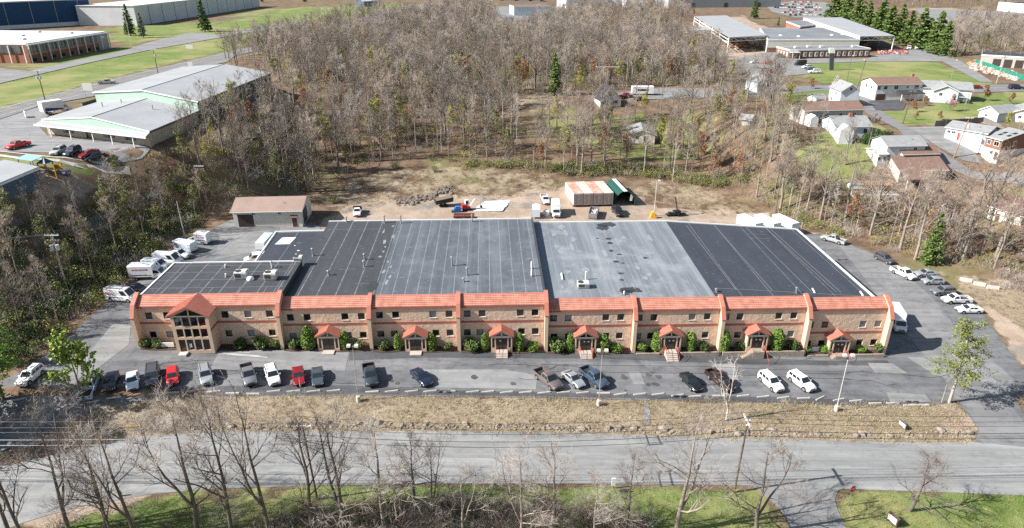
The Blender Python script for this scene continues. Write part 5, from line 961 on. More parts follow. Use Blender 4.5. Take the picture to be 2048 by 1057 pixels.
# flat roofed boxes
def block(name, label, cat, pts, z0, h, wall, roof, par=.5, trim=WHITE):
    """pts: four (x, y) corners of the base, front-left, front-right, back-right, back-left"""
    A = Vector((pts[0][0], pts[0][1], 0)); d = Vector((pts[1][0] - pts[0][0], pts[1][1] - pts[0][1], 0)); yw = math.atan2(d.y, d.x); o = empty(name, (A.x, A.y, z0), yw, label, cat)
    M = Matrix.Rotation(-yw, 3, 'Z'); q = [M @ (Vector((p[0], p[1], 0)) - A) for p in pts]
    MB().extr([(p.x, p.y, -3) for p in q], (0, 0, h + 3)).obj('wall', wall, o)
    c = sum(q, Vector()) / 4; r = MB().extr([(c.x + (p.x - c.x) * 1.004, c.y + (p.y - c.y) * 1.004, h + .003) for p in q], (0, 0, .25)).obj('roof', roof, o)
    mb = MB()
    for a, b in zip(q, q[1:] + q[:1]):
        n = (b - a).normalized().cross(Vector((0, 0, 1))); w = .3
        mb.hexa([a + n * .15 + Vector((0, 0, h - .35)), b + n * .15 + Vector((0, 0, h - .35)), b - n * w + Vector((0, 0, h - .35)), a - n * w + Vector((0, 0, h - .35)), a + n * .15 + Vector((0, 0, h + par)), b + n * .15 + Vector((0, 0, h + par)), b - n * w + Vector((0, 0, h + par)), a - n * w + Vector((0, 0, h + par))])
    mb.obj('roof_edge', trim, r); return o, q
def corners(A, B, depth, z):
    a, b = onz(*A, z), onz(*B, z); d = Vector((b[0] - a[0], b[1] - a[1], 0)); n = Vector((-d.y, d.x, 0)).normalized() * depth
    return [a[:2], b[:2], (b[0] + n.x, b[1] + n.y), (a[0] + n.x, a[1] + n.y)], d.length
# shop with green bands: low front part and taller rear part
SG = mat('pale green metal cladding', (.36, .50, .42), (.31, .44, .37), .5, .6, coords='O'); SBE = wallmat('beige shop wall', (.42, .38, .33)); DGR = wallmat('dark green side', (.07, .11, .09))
A, yw, Wd = frame2(onz(97, 268, 16), onz(302, 293, 16)); sh = empty('shop_building', (A.x, A.y, 15.9), yw, 'low shop with pale green gable bands and grey metal roofs by the highway', 'shop'); DL, DH = 24, 50
MB().extr([(0, 0, -4), (0, 0, 3.2), (Wd / 2, 0, 4.9), (Wd, 0, 3.2), (Wd, 0, -4)], (0, DL, 0)).obj('front_wall', SBE, sh)
def gable_roof(o, x0, x1, y0, y1, h, r, over, m, nm):
    mb = MB(); xm = (x0 + x1) / 2; k = r / (xm - x0)
    for xa, s in ((x0 - over, 1), (x1 + over, -1)):
        za = h - over * k; mb.hexa([(xa, y0, za), (xa, y1, za), (xm, y1, h + r), (xm, y0, h + r), (xa, y0, za + .18), (xa, y1, za + .18), (xm, y1, h + r + .18), (xm, y0, h + r + .18)])
    q = mb.obj(nm, m, o); mb = MB()
    for xa in (x0 - over, x1 + over): mb.hexa([(xa, y0 - .06, h - over * k - .1), (xm, y0 - .06, h + r - .1), (xm, y0 - .004, h + r - .1), (xa, y0 - .004, h - over * k - .1), (xa, y0 - .06, h - over * k + .22), (xm, y0 - .06, h + r + .22), (xm, y0 - .004, h + r + .22), (xa, y0 - .004, h - over * k + .22)])
    mb.obj('roof_trim', WHITE, q); MB().box(xm - .15, xm + .15, y0 + .05, y1, h + r + .13, h + r + .24).obj('ridge_line', SHUT, q); return q
gable_roof(sh, 0, Wd, -.3, DL, 3.9, 1.9, .8, RMET, 'front_roof')
MB().extr([(-.7, -.02, 3.2), (Wd + .7, -.02, 3.2), (Wd + .7, -.02, 3.6), (Wd / 2, -.02, 5.5), (-.7, -.02, 3.6)], (0, -.25, 0)).obj('gable_band', SG, sh)
MB().hexa([(-1.6, -2.6, 2.9), (Wd + 1.0, -2.6, 2.9), (Wd + .8, -.3, 3.5), (-1.0, -.3, 3.5), (-1.6, -2.6, 3.1), (Wd + 1.0, -2.6, 3.1), (Wd + .8, -.3, 3.7), (-1.0, -.3, 3.7)]).obj('canopy', RMET, sh); MB().box(-1.7, Wd + 1.1, -2.72, -2.602, 2.75, 3.15).obj('canopy_fascia', WHITE, sh)
for t in (.22, .62, .82): 
    f = MB().box(Wd * t - 1.9, Wd * t + 1.9, -.06, -.004, 1.0, 2.4).obj('window', SHUT, sh); MB().box(Wd * t - 1.7, Wd * t - .1, -.08, -.062, 1.1, 2.3).box(Wd * t + .1, Wd * t + 1.7, -.08, -.062, 1.1, 2.3).obj('pane', GLASS, f)
MB().box(Wd * .42 - 1, Wd * .42 + 1, -.06, -.004, .1, 2.4).obj('door', GLASS, sh)
for t in (.1, .3, .52, .7, .9): MB().box(Wd * t - .1, Wd * t + .1, -2.4, -2.2, 0, 2.9).obj('canopy_post', WHITE, sh)
xa, xb = -2.5, Wd + .5
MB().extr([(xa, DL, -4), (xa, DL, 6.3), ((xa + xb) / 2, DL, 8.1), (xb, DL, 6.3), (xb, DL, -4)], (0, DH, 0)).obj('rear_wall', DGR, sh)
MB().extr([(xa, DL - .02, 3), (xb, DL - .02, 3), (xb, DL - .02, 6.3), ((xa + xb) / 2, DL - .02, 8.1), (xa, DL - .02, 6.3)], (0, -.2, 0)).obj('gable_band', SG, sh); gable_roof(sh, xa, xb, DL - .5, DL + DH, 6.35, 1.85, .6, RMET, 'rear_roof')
for x, y in ((9, 14), (12, 19), (26, 16)): MB().tube([(x, y, 4), (x, y, 6.3)], .18, 6).obj('vent', STEEL, sh)
for ch in list(sh.children) + [g_ for c_ in sh.children for g_ in c_.children]:      # the shop stands on a skewed plot: its sides run along the highway
    for v in ch.data.vertices: v.co.x -= .325 * v.co.y
# white roofed office top left
pts, L1 = corners((62, 127), (219, 97), 60, 16); of, q = block('office_building', 'two storey office with white flat roof and white columns by the highway', 'office', pts, 15.9, 8.2, BRKR, RWHT, .35)
n = 9
MB().box(-.02, L1 - 8, -.25, -.004, 4.3, 7.4).obj('window_band', mat('pale curtain glass', (.16, .17, .17), (.07, .075, .08), .6, .2, coords='O'), of); MB().box(L1 - 8, L1 + .05, -.25, -.004, 0, 7.8).obj('end_panel', SIDT, of); MB().box(-.3, L1 + .3, -1.2, -.26, 7.6, 8.1).obj('fascia', WHITE, of); MB().box(L1 - 5, L1 - 2.5, -.35, -.26, 5.6, 6.5).obj('sign_panel', WHITE, of)
for k in range(n + 1): MB().box(L1 * k / n - .2, L1 * k / n + .2, -1.1, -.75, 0, 7.6).obj('column', WHITE, of)
for k in range(n): MB().box(L1 * k / n + 1, L1 * k / n + 4, -.2, -.004, .6, 2.6).obj('window', GLASS, of)
mb = MB()
for k in range(n * 3): mb.box(L1 * k / (n * 3) - .06, L1 * k / (n * 3) + .06, -.32, -.256, 4.3, 7.4)
mb.obj('mullion', WHITE, of); MB().box(-.1, L1 - 8, -.4, -.005, 3.4, 4.28).obj('spandrel', mat('tan brick spandrel', (.42, .22, .15)), of)
MB().box(-.3, -.004, 3, 55, 4.3, 7.4).obj('window_band', mat('pale curtain glass', (.16, .17, .17)), of)
for k in range(7): MB().box(-.9, -.55, 1 + k * 7, 1.4 + k * 7, 0, 7.6).obj('column', WHITE, of)
for x, y in ((14, 12), (30, 25), (20, 40), (44, 10), (48, 30)): MB().box(x, x + 2.4, y, y + 1.8, 8.26, 9.2).obj('roof_unit', WHITE, of)
# blue and white warehouses
BLW = wallmat('slate blue cladding', (.022, .075, .17)); 
pts, L1 = corners((-60, 64), (188, 49), 70, 16); bw, q = block('warehouse', 'dark blue warehouse with white base at the top left corner', 'warehouse', pts, 15.9, 17, BLW, RWHT, .3)
MB().box(-.05, L1 + .05, -.1, -.004, -2, 2.6).obj('base_band', SIDW, bw)
for k in range(5): MB().box(L1 * (k + .5) / 5 - .15, L1 * (k + .5) / 5 + .15, -.14, -.004, 2.61, 17).obj('downpipe', SIDT, bw)
WPAN = mat('white panel wall', (.60, .62, .63), (.52, .54, .56), .1, .7, coords='O')
pts, L1 = corners((275, 52), (520, 14), 42, 16); ww, q = block('warehouse', 'white panelled warehouse with flat roof beside tall conifers', 'warehouse', pts, 15.9, 13, WPAN, RWHT, .3)
for k in range(1, 12): MB().box(L1 * k / 12 - .2, L1 * k / 12 + .2, -.1, -.004, 0, 12.6).obj('panel_joint', BLW, ww)
pts, L1 = corners((-70, 398), (86, 398), 34, 11); pts = [(pts[1][0] - 44, pts[1][1] - 26), pts[1], (pts[1][0] - 12, pts[1][1] + 20), (pts[1][0] - 56, pts[1][1] - 6)]
a, b, c_, d_ = onz(-120, 418, 17.5), onz(78, 336, 17.5), onz(10, 322, 17.5), onz(-220, 380, 17.5)
gb, q = block('daycare_building', 'blue grey metal building with pale roof beside the playground', 'building', [a[:2], b[:2], c_[:2], d_[:2]], 10.5, 7, mat('slate metal siding', (.07, .115, .165), (.06, .10, .145), .5, .7, coords='O'), RMET, .12)
MB().box(2, (Vector(b[:2]) - Vector(a[:2])).length + .04, -.12, -.004, 2.7, 2.95).obj('band', SHUT, gb)
o = empty('picnic_shelter', P(66, 338), yw, 'turquoise roofed shelter behind the blue grey building', 'shelter'); MB().hexa([(-2.6, -1.4, 2.3), (2.6, -1.4, 2.3), (2.6, 1.4, 2.7), (-2.6, 1.4, 2.7), (-2.6, -1.4, 2.42), (2.6, -1.4, 2.42), (2.6, 1.4, 2.82), (-2.6, 1.4, 2.82)]).obj('roof', mat('turquoise metal', (.25, .40, .45), rough=.5), o)
for x in (-2.3, 2.3):
    for y in (-1.2, 1.2): MB().box(x - .1, x + .1, y - .1, y + .1, -1, 2.32).obj('post', STEEL, o)
o = empty('playground', P(105, 352), R(-10), 'yellow playground set with slides beside the blue grey building', 'playground'); PLY = mat('playground yellow', (.45, .25, .05), rough=.5); PLB_ = mat('playground blue', (.05, .07, .13), rough=.5)
mb = MB()
for x in (-2, 0, 2):
    for y in (-1, 1): mb.box(x - .1, x + .1, y - .1, y + .1, -.5, 3.0)
mb.obj('post', PLY, o); MB().box(-2, 2, -1, 1, 1.4, 1.55).box(-2, 0, -1.05, -.98, 1.55, 2.3).box(0, 2, .98, 1.05, 1.55, 2.3).obj('platform', PLY, o); MB().hexa([(-2.2, -1.2, 3.0), (.2, -1.2, 3.0), (.2, 1.2, 3.0), (-2.2, 1.2, 3.0), (-1, -.1, 4.0), (-.9, -.1, 4.0), (-.9, .1, 4.0), (-1, .1, 4.0)]).obj('canopy', PLB_, o); MB().hexa([(-5, -.5, .1), (-2, -.5, 1.5), (-2, .5, 1.5), (-5, .5, .1), (-5, -.5, .3), (-2, -.5, 1.75), (-2, .5, 1.75), (-5, .5, .3)]).obj('slide', PLY, o); MB().hexa([(-1, -4, .1), (0, -4, .1), (0, -1, 1.5), (-1, -1, 1.5), (-1, -4, .3), (0, -4, .3), (0, -1, 1.75), (-1, -1, 1.75)]).obj('slide', PLB_, o); MB().rock((3.6, .2, .8), 1.2, random.Random(1)).obj('climber', PLB_, o)
# lumber yard
def shed(label, A, B, A2, B2, zg, zr, wall_left=None, front_truss=True, posts=6):
    """open shed: roof corners front-left, front-right, back-right, back-left given as photo points at roof height"""
    q = [Vector(onz(*p, zr)) for p in (A, B, B2, A2)]; o0 = q[0]; yw = math.atan2(q[1].y - q[0].y, q[1].x - q[0].x); o = empty('open_shed', (o0.x, o0.y, zg), yw, label, 'shed'); M = Matrix.Rotation(-yw, 3, 'Z'); q = [M @ (p - o0) for p in q]; h = zr - zg
    MB().extr([(p.x, p.y, h - .3) for p in q], (0, 0, .3)).obj('roof', RMET, o); W_ = q[1].x
    mb = MB(); n = max(4, int(W_ / 3)); pts_ = [(W_ * k / n, .3, h - .4 if k % 2 else h - 2.2) for k in range(n + 1)]
    mb.tube(pts_, .12, 4).tube([(0, .3, h - .4), (W_, .3, h - .4)], .14, 4).tube([(0, .3, h - 2.2), (W_, .3, h - 2.2)], .14, 4).obj('roof_truss', WHITE, o)
    for k in range(posts):
        t = k / (posts - 1)
        for a, b in ((q[0], q[3]), (q[1], q[2])):
            p = a.lerp(b, t); MB().box(p.x - .25, p.x + .25, p.y + .05, p.y + .5, -2, h - .3).obj('post', WHITE, o)
    for z0, z1 in ((h - 1.6, h - 1.1), (h - 3.4, h - 2.9)):
        a, b = q[0], q[3]; MB().hexa([(a.x - .3, a.y, z0), (a.x - .2, a.y, z0), (b.x - .2, b.y, z0), (b.x - .3, b.y, z0), (a.x - .3, a.y, z1), (a.x - .2, a.y, z1), (b.x - .2, b.y, z1), (b.x - .3, b.y, z1)]).obj('side_rail', WHITE, o)
    if wall_left:
        a, b = q[0], q[3]; MB().hexa([(a.x - .35, a.y, h - wall_left), (a.x - .02, a.y, h - wall_left), (b.x - .02, b.y, h - wall_left), (b.x - .35, b.y, h - wall_left), (a.x - .35, a.y, h + .1), (a.x - .02, a.y, h + .1), (b.x - .02, b.y, h + .1), (b.x - .35, b.y, h + .1)]).obj('cladding', SIDC, o)
    rg = random.Random(int(zr * 10)); mb = MB()
    for k in range(14):
        x, y = rg.uniform(.1, .9) * W_, rg.uniform(.1, .9); b = q[0].lerp(q[3], y); x += b.x; w_, l = rg.uniform(1, 2), rg.uniform(2, 4); mb.box(x - w_, x + w_, b.y + 2, b.y + 2 + l, -.5, rg.uniform(1.0, 3.5))
    tag(mb.obj('timber_stacks', mat('stacked lumber', (.38, .27, .16), (.26, .17, .1), .8, .9), o), kind='stuff'); return o
shed('large open sided lumber shed with grey metal roof, left of the brick office', (1459, 75), (1536, 71), (1390, 33), (1452, 31), 11.8, 20.0)
shed('lower lumber shed attached left of the large open shed', (1375, 62), (1457, 60), (1398, 54), (1440, 53), 11.8, 18.0, posts=4)
shed('right hand open lumber shed with cream side wall beside the conifers', (1721, 73), (1790, 72), (1608, 36), (1682, 35), 11.8, 20.0, wall_left=2.6)
MBW = wallmat('cream upper wall', (.60, .59, .52)); q = [onz(*p, 18.5) for p in ((1536, 80), (1720, 80), (1645, 56), (1520, 58))]; mn, _ = block('lumber_store', 'main lumber store with dark flat roof and cream walls between two sheds', 'store', [p[:2] for p in q], 11.8, 6.7, MBW, RDARK if False else mat('weathered grey roof', (.14, .15, .17), (.2, .21, .22), .05, .8, coords='O'), .3)
L1 = math.dist(q[0][:2], q[1][:2]); MB().box(-.03, L1 * .3, -.12, -.004, -2, 2.6).obj('brick_base', BRK, mn)
for x, y in ((14, 20), (22, 14), (44, 22), (52, 26), (54, 12)): MB().tube([(x, y, 6.9), (x, y, 7.5)], [1.1, .6], 10).obj('roof_vent', WHITE, mn)
pts, L1 = corners((1577, 118), (1738, 115), 14, 11.8); bo, _ = block('office_building', 'long brown brick office with a row of white windows below the lumber store', 'office', pts, 11.8, 4.2, BRK, mat('weathered grey roof', (.14, .15, .17)), .35)
for k in range(14):
    if k < 2: continue
    x = L1 * (k + .8) / 14.4; f = MB().box(x - .85, x + .85, -.12, -.004, .9, 3.1).obj('window', WHITE, bo); MB().box(x - .35, x + .55, -.14, -.122, 1.4, 2.9).obj('pane', mat('blue window glass', (.12, .17, .18), rough=.1), f)
MB().box(L1 * .0, L1 * .1, -3, -.01, 3.2, 3.5).obj('entrance_canopy', WHITE, bo); MB().box(.4, .6, -2.9, -2.7, -1, 3.2).box(L1 * .1 - .3, L1 * .1 - .1, -2.9, -2.7, -1, 3.2).obj('canopy_post', WHITE, bo)
for k in range(4): MB().box(-.12, -.004, 1.5 + k * 3, 2.8 + k * 3, .9, 3.1).obj('window', WHITE, bo)
for x, y in ((6, 6), (14, 8), (20, 6), (38, 6)): MB().box(x, x + 1.8, y, y + 1.4, 4.5, 5.4).obj('roof_unit', WHITE, bo)
q = [onz(*p, 20) for p in ((1600, 54), (1632, 50), (1612, 42), (1573, 44))]; block('brick_building', 'red brick block behind the lumber store', 'building', [p[:2] for p in q], 11.8, 8.2, BRKR, mat('weathered grey roof', (.14, .15, .17)), .3)
# tall pylon sign on the lawn
o = empty('pylon_sign', P(1663, 141), 0, 'tall dark leaning slab sign on the lawn before the brick office', 'sign'); MB().hexa([(-.9, -.4, -.5), (.9, -.4, -.5), (.9, .4, -.5), (-.9, .4, -.5), (-2.3, -.4, 7.6), (-.3, -.4, 7.6), (-.3, .4, 7.6), (-2.3, .4, 7.6)]).obj('slab', mat('dark slate sign', (.06, .075, .085), rough=.6), o); MB().hexa([(-2.5, -.5, 7.6), (-.1, -.5, 7.6), (-.1, .5, 7.6), (-2.5, .5, 7.6), (-2.9, -.5, 9.8), (-.5, -.5, 9.8), (-.5, .5, 9.8), (-2.9, .5, 9.8)]).obj('sign_head', WHITE, o)
# top row of far buildings
pts, L1 = corners((1028, 32), (1101, 31), 22, 14); fb, _ = block('workshop', 'pale blue workshop with two garage doors at the top centre', 'workshop', pts, 13, 8.5, SIDB, RBR, .2)
for t in (.65, .88): MB().box(L1 * t - 2.6, L1 * t + 2.6, -.1, -.004, .3, 6).obj('garage_door', WHITE, fb)
for nm, lb, A, B, h, wl, dp in (('warehouse', 'white warehouse end wall at the top centre', (1132, 18), (1215, 17), 12, WPAN, 40), ('warehouse', 'pale blue warehouse beyond the bare trees at the top', (1216, 16), (1252, 16), 14, SIDB, 40), ('warehouse', 'grey framed warehouse with dark edges at the top', (1253, 22), (1290, 22), 11, WPAN, 30), ('warehouse', 'long dark grey warehouse behind the open sheds', (1340, 16), (1560, 14), 11, wallmat('grey cladding', (.25, .27, .29)), 50), ('silo', 'white cylindrical silo beside the dark grey warehouse', (1330, 17), (1340, 17), 13, WHITE, 10), ('warehouse', 'long pale warehouse at the top edge left of centre', (985, 6), (1080, 5), 8, SIDB, 30)):
    pts, L1 = corners(A, B, dp, 12); 
    if nm == 'silo':
        c = onz(1335, 17, 12); o = empty('silo', c, 0, lb, 'silo'); MB().tube([(0, 0, -2), (0, 0, h)], 3.2, 16).obj('shell', WHITE, o, smooth=40); MB().tube([(0, 0, h), (0, 0, h + 1.6)], [3.2, .5], 16).obj('cap', STEEL, o); continue
    fb, _ = block(nm, lb, nm, pts, 12, h, wl, RMET, .2)
    for t in (.2, .5, .8): MB().box(L1 * t - 2, L1 * t + 2, -.1, -.004, 0, 4.5).obj('loading_door', SHUT if wl is not SHUT else WHITE, fb)
pts, L1 = corners((1993, 22), (2140, 36), 40, 11.8); block('warehouse', 'white warehouse with dark roof at the top right corner', 'warehouse', pts, 11.8, 8, WPAN, RBLUE, .3)
pts, L1 = corners((1958, 132), (2110, 142), 14, 11.8); gg, _ = block('garage', 'beige block of dark garage bays behind the green fence', 'garage', pts, 11.8, 5, SIDT, RBLUE, .25)
for k in range(6): MB().box(5 + k * 4.4, 8.2 + k * 4.4, -.1, -.004, 0, 3.6).obj('garage_door', mat('dark brown roller door', (.045, .03, .027)), gg)
pts, L1 = corners((725, 14), (757, 12), 9, 16); house('small blue utility building with white roof beside the highway', (727, 14), (755, 12), 9, 5, 2.5, 'x', wallmat('utility blue', (.08, .14, .22)), RWHT, [(0, .25, 2.5, 1.6, 2.0)], name='utility_building', cat='building', door=(.6, 0))

# ------------------------------------------------------------------ poles, wires, signs, wheel stops, rocks, fences
def pole(px, label, h, heads=None, cross=None, trans=0, m=WOODP, r=.16, name='utility_pole', cat='utility pole', lean=(0, 0), group=None, foot=False, rz=0):
    p = P(*px); o = empty(name, p, rz, label, cat, group); top = (lean[0], lean[1], h)
    MB().tube([(0, 0, -.5), top], [r, r * .7], 8).obj('pole', m, o)
    if foot: MB().tube([(0, 0, -1), (0, 0, .9)], .32, 10).obj('footing', CONC, o)
    if cross:
        for k, (z, w) in enumerate(cross):
            x, y = lean[0] * z / h, lean[1] * z / h
            a = MB().box(x - w / 2, x + w / 2, y - .2, y - .09, z - .07, z + .07).obj('crossarm', WHITE if k == 0 and w > 2 else WOODP, o)
            for q in (-.45, -.2, .2, .45): MB().tube([(x + w * q, y - .14, z + .07), (x + w * q, y - .14, z + .26)], .05, 6).obj('insulator', WHITE, a)
    for k in range(trans): 
        z = h * .78; s = -1 if k % 2 else 1; MB().tube([(lean[0] * .78 + s * .5, lean[1] * .78 - .2, z - .5), (lean[0] * .78 + s * .5, lean[1] * .78 - .2, z + .5)], .32, 10).obj('transformer', mat('transformer grey', (.5, .52, .54), rough=.5), o)
    if heads:
        for s in heads:
            b = MB().tube([(top[0], top[1], h - .1), (top[0] + s * .9, top[1], h - .05)], .045, 5).obj('arm', m, o); hx = top[0] + s * .55; MB().hexa([(hx - .26, top[1] - .26, h - .1), (hx + .26, top[1] - .26, h - .1), (hx + .26, top[1] + .26, h), (hx - .26, top[1] + .26, h), (hx - .26, top[1] - .2, h + .16), (hx + .26, top[1] - .2, h + .16), (hx + .26, top[1] + .22, h + .24), (hx - .26, top[1] + .22, h + .24)]).obj('lamp_head', mat('weathered lamp head', (.5, .47, .43), rough=.5), o)
    return o, Vector(p) + Vector(top)
LPM = mat('tan painted steel', (.36, .32, .27), rough=.5)
LG = 'lamp posts along the front lot edge'
pole((717, 803), 'lamp post with two heads behind the dark slate pickup', 9.4, (-1, 1), m=LPM, r=.065, name='lamp_post', cat='lamp post', group=LG, foot=True)
pole((1197, 811), 'lamp post with two heads between the silver coupe and teal pickup', 9.4, (-1, 1), m=LPM, r=.065, name='lamp_post', cat='lamp post', group=LG, foot=True, lean=(.1, 0))
pole((1672, 822), 'pale lamp post with two heads right of the white suvs', 9.6, (-1, 1), m=mat('pale steel', (.55, .53, .5), rough=.5), r=.065, name='lamp_post', cat='lamp post', group=LG, foot=True)
pole((139, 772), 'lamp post with two square heads beside the young green tree', 7.2, (-1, 1), m=LPM, r=.065, name='lamp_post', cat='lamp post', group=LG, lean=(-.2, 0))
pole((1308, 432), 'pale wooden light pole on the dirt yard beside the green shelter', 9.5, (1,), m=CONC, r=.13, name='light_pole', cat='light pole')
o1, t1 = pole((635, 1000), 'dark wooden utility pole in the bare trees at the left of the street', 11.3, None, [(11.0, 2.4)], lean=(-.6, .3)); o2, t2 = pole((1468, 985), 'brown wooden utility pole at the street edge by the side street', 11.2, None, [(10.9, .5), (10.2, .3)], lean=(.3, .2), rz=R(0)); MB().box(.15, .3, -1.6, 1.6, 10.75, 10.95).obj('crossarm', CONC, o2)
o3, t3 = pole((136, 583), 'utility pole with two transformers on the dark left bank', 11.5, None, [(11.3, 2.6), (10.2, 2.2)], 2, m=mat('pale weathered pole', (.42, .40, .38), (.3, .29, .27), 2), lean=(.1, 0)); o4, t4 = pole((414, 420), 'utility pole with crossarms on the bank above the cream garage', 11.5, None, [(11.2, 2.4), (10.3, 2.2)], 0, lean=(.1, 0))
pole((371, 478), 'bare pale pole without arms beside the signwritten trucks', 9, m=mat('pale weathered pole', (.42, .40, .38)), lean=(-.2, 0), r=.17); pole((92, 208), 'utility pole with two transformers beside the highway', 10.5, None, [(10.3, 2.4)], 2, lean=(.1, 0)); pole((318, 157), 'utility pole beside the highway above the shop roof', 11, None, [(10.8, 2.4)], 1)
pole((511, 97), 'slender utility pole by the highway shrubs', 11, None, [(10.8, 2)]); pole((650, 62), 'white topped utility pole where highway and drive meet', 14, None, [(13.8, 3), (12.5, 2.5)], 1, m=mat('pale weathered pole', (.42, .40, .38))); pole((263, 92), 'white flagpole on the office lawn', 15, m=WHITE, r=.12, name='flagpole', cat='flagpole')
o, tt = pole((1212, 196), 'tall pole with wide flat antenna behind the white cape house', 11, None, [(11, 9)], m=STEEL, name='antenna_mast', cat='antenna'); MB().box(-4.2, 4.2, -.9, -.85, 10.95, 11.0).box(-3.2, 3.2, .6, .65, 10.95, 11.0).box(-.03, .03, -1, .8, 10.98, 11.04).obj('antenna_rods', STEEL, o)
pole((1693, 168), 'light pole on the lawn left of the leaning wooden pole', 11, (1,), r=.12, name='light_pole', cat='light pole'); pole((1714, 178), 'dark wooden pole leaning on the lawn by the street', 11, (-1,), lean=(1.2, 0)); pole((1805, 248), 'wooden utility pole on the lawn corner by the street bend', 10, None, [(9.8, 2)], lean=(.8, 0)); pole((1907, 316), 'brown utility pole with transformer on the concrete yard', 11.5, None, [(11.2, 2.2)], 1, m=mat('orange brown pole', (.33, .2, .1), (.25, .15, .08), 2), lean=(1.5, 0)); pole((1900, 166), 'thin pale pole beside the pale blue house', 9, (1,), m=STEEL, r=.1, name='light_pole', cat='light pole'); pole((1992, 168), 'pale utility pole by the rubble heap', 11, None, [(10.7, 2)], m=mat('pale weathered pole', (.42, .40, .38)), lean=(.6, 0))
WIRE = mat('grey power wire', (.22, .22, .23), rough=.5); WIRED = mat('black power wire', (.03, .03, .03), rough=.5)
def wire(a, b, sag, r, m, label, group, n=14):
    a, b = Vector(a), Vector(b); mb = MB(); pts_ = []
    for i in range(n + 1):
        t = i / n; p = a.lerp(b, t); p.z -= sag * 4 * t * (1 - t); pts_.append(p)
    tag(mb.tube(pts_, r, 4).obj('power_line', m), label, 'power line', group)
PLG = 'power lines along the street'
tL, tR = Vector((-110, 66, 9)), Vector((105, 71.5, 6.2))
for k, (dy, dzz, m) in enumerate(((-1.0, .2, WIRED), (0, .1, WIRED), (1.0, .2, WIRED), (-.1, -1.6, WIRE), (-.1, -2.4, WIRE))):
    off = Vector((0, dy, dzz)); nm = 'upper' if k < 3 else 'lower'
    wire(tL + off, t1 + off, 1.2, .028 if k < 3 else .05, m, f'{nm} power line left of the street poles', PLG); wire(t1 + off, t2 + off, 1.4, .028 if k < 3 else .04, m if k < 3 else WIRED, f'{nm} power line between the two street poles', PLG); wire(t2 + off, tR + off, 1.3, .028 if k < 3 else .04, WIRED, f'{nm} power line right of the street poles', PLG)
for k in (-1, 0, 1):
    wire(t3 + Vector((k, -.1, 0)), Vector((-120 + k, 86, 22)), 1.0, .025, WIRE, 'power line running down from the transformer pole to the left', 'power lines on the left bank'); wire(t3 + Vector((k, 0, 0)), t4 + Vector((k, 0, 0)), 1.2, .025, WIRE, 'power line between the two poles on the left bank', 'power lines on the left bank')
# wheel stops along the front
WS = [(40, 800, 22), (185, 805, 20), (228, 797, 16), (312, 789, 10), (345, 787, 8), (390, 783, 20), (427, 785, 14), (465, 788, 3), (506, 789, 0), (547, 784, 14), (587, 784, 13), (627, 784, 14), (667, 783, 14), (744, 785, 8), (783, 784, 15), (823, 784, 14), (860, 784, 14), (898, 785, 13), (945, 785, 12), (975, 785, 12), (1013, 786, 13), (1051, 786, 12), (1088, 787, 13), (1127, 786, 12), (1165, 787, 13), (1207, 788, 2), (1240, 790, 15), (1279, 790, 14), (1316, 790, 14), (1355, 792, 14), (1390, 794, 8), (1438, 793, 4), (1486, 793, 12), (1526, 795, 12), (1566, 797, 14), (1607, 798, 6), (1640, 798, 35), (1677, 801, 18), (1711, 803, 10), (1750, 808, 4), (1785, 808, 2), (1819, 812, 4), (1845, 812, 1)]
for k, (px, py, a) in enumerate(sorted(WS)):
    p = P(px, py); o = MB().hexa([(-1.0, -.13, 0), (1.0, -.13, 0), (1.0, .13, 0), (-1.0, .13, 0), (-.97, -.08, .17), (.97, -.08, .17), (.97, .08, .17), (-.97, .08, .17)]).obj('wheel_stop', CONC, None, p + Vector((0, 0, .05)), (0, 0, R(a * .9))); tag(o, f'concrete wheel stop at the lot edge, {ordinal(k + 1)} from the left end', 'wheel stop', 'wheel stops along the front lot edge')
for k, (px, py, a) in enumerate(((1931, 563, -25), (1958, 571, -25), (1985, 578, -15))):
    tag(MB().hexa([(-1.1, -.3, 0), (1.1, -.3, 0), (1.1, .3, 0), (-1.1, .3, 0), (-1.1, -.15, .7), (1.1, -.15, .7), (1.1, .15, .7), (-1.1, .15, .7)]).obj('concrete_barrier', CONC, None, P(px, py), (0, 0, R(a))), f'white concrete barrier on the right verge, {ordinal(k + 1)} going away from the parked cars', 'barrier', 'concrete barriers on the right verge')
# signs
def board(px, label, w, h, z, face, posts=2, rz=0, name='sign', cat='sign'):
    o = empty(name, P(*px), rz, label, cat); MB().box(-w / 2, w / 2, -.07, .07, z, z + h).obj('panel', face, o)
    for s in ((-1, 1) if posts == 2 else (0,)): MB().box(s * w * .42 - .05, s * w * .42 + .05, .074, .16, -.4, z + h * .8).obj('post', STEEL, o)
    return o
SREAL = mat('white sign face', (.72, .72, .71), rough=.5)
board((335, 697), 'white tenant sign in the planting left of the entrance tower', 2.3, .75, .3, SREAL); board((617, 697), 'white tenant sign under the tree before the second bay', 2.3, .75, .3, SREAL)
o = board((1132, 696), 'white tenant sign in the planting left of the fifth porch', 2.2, .7, .3, SREAL); words_on('OFFICE', .3, INKB, o, (.3, -.075, .65), (R(90), 0, 0)); bpy.data.objects.remove(o.children[-1])
board((1629, 706), 'small white sign between two round shrubs of the last bay', 1.3, .9, .25, SREAL); board((748, 690), 'dark planter sign beside the buttress of the third bay', 1.2, 1.2, .1, BLACK)
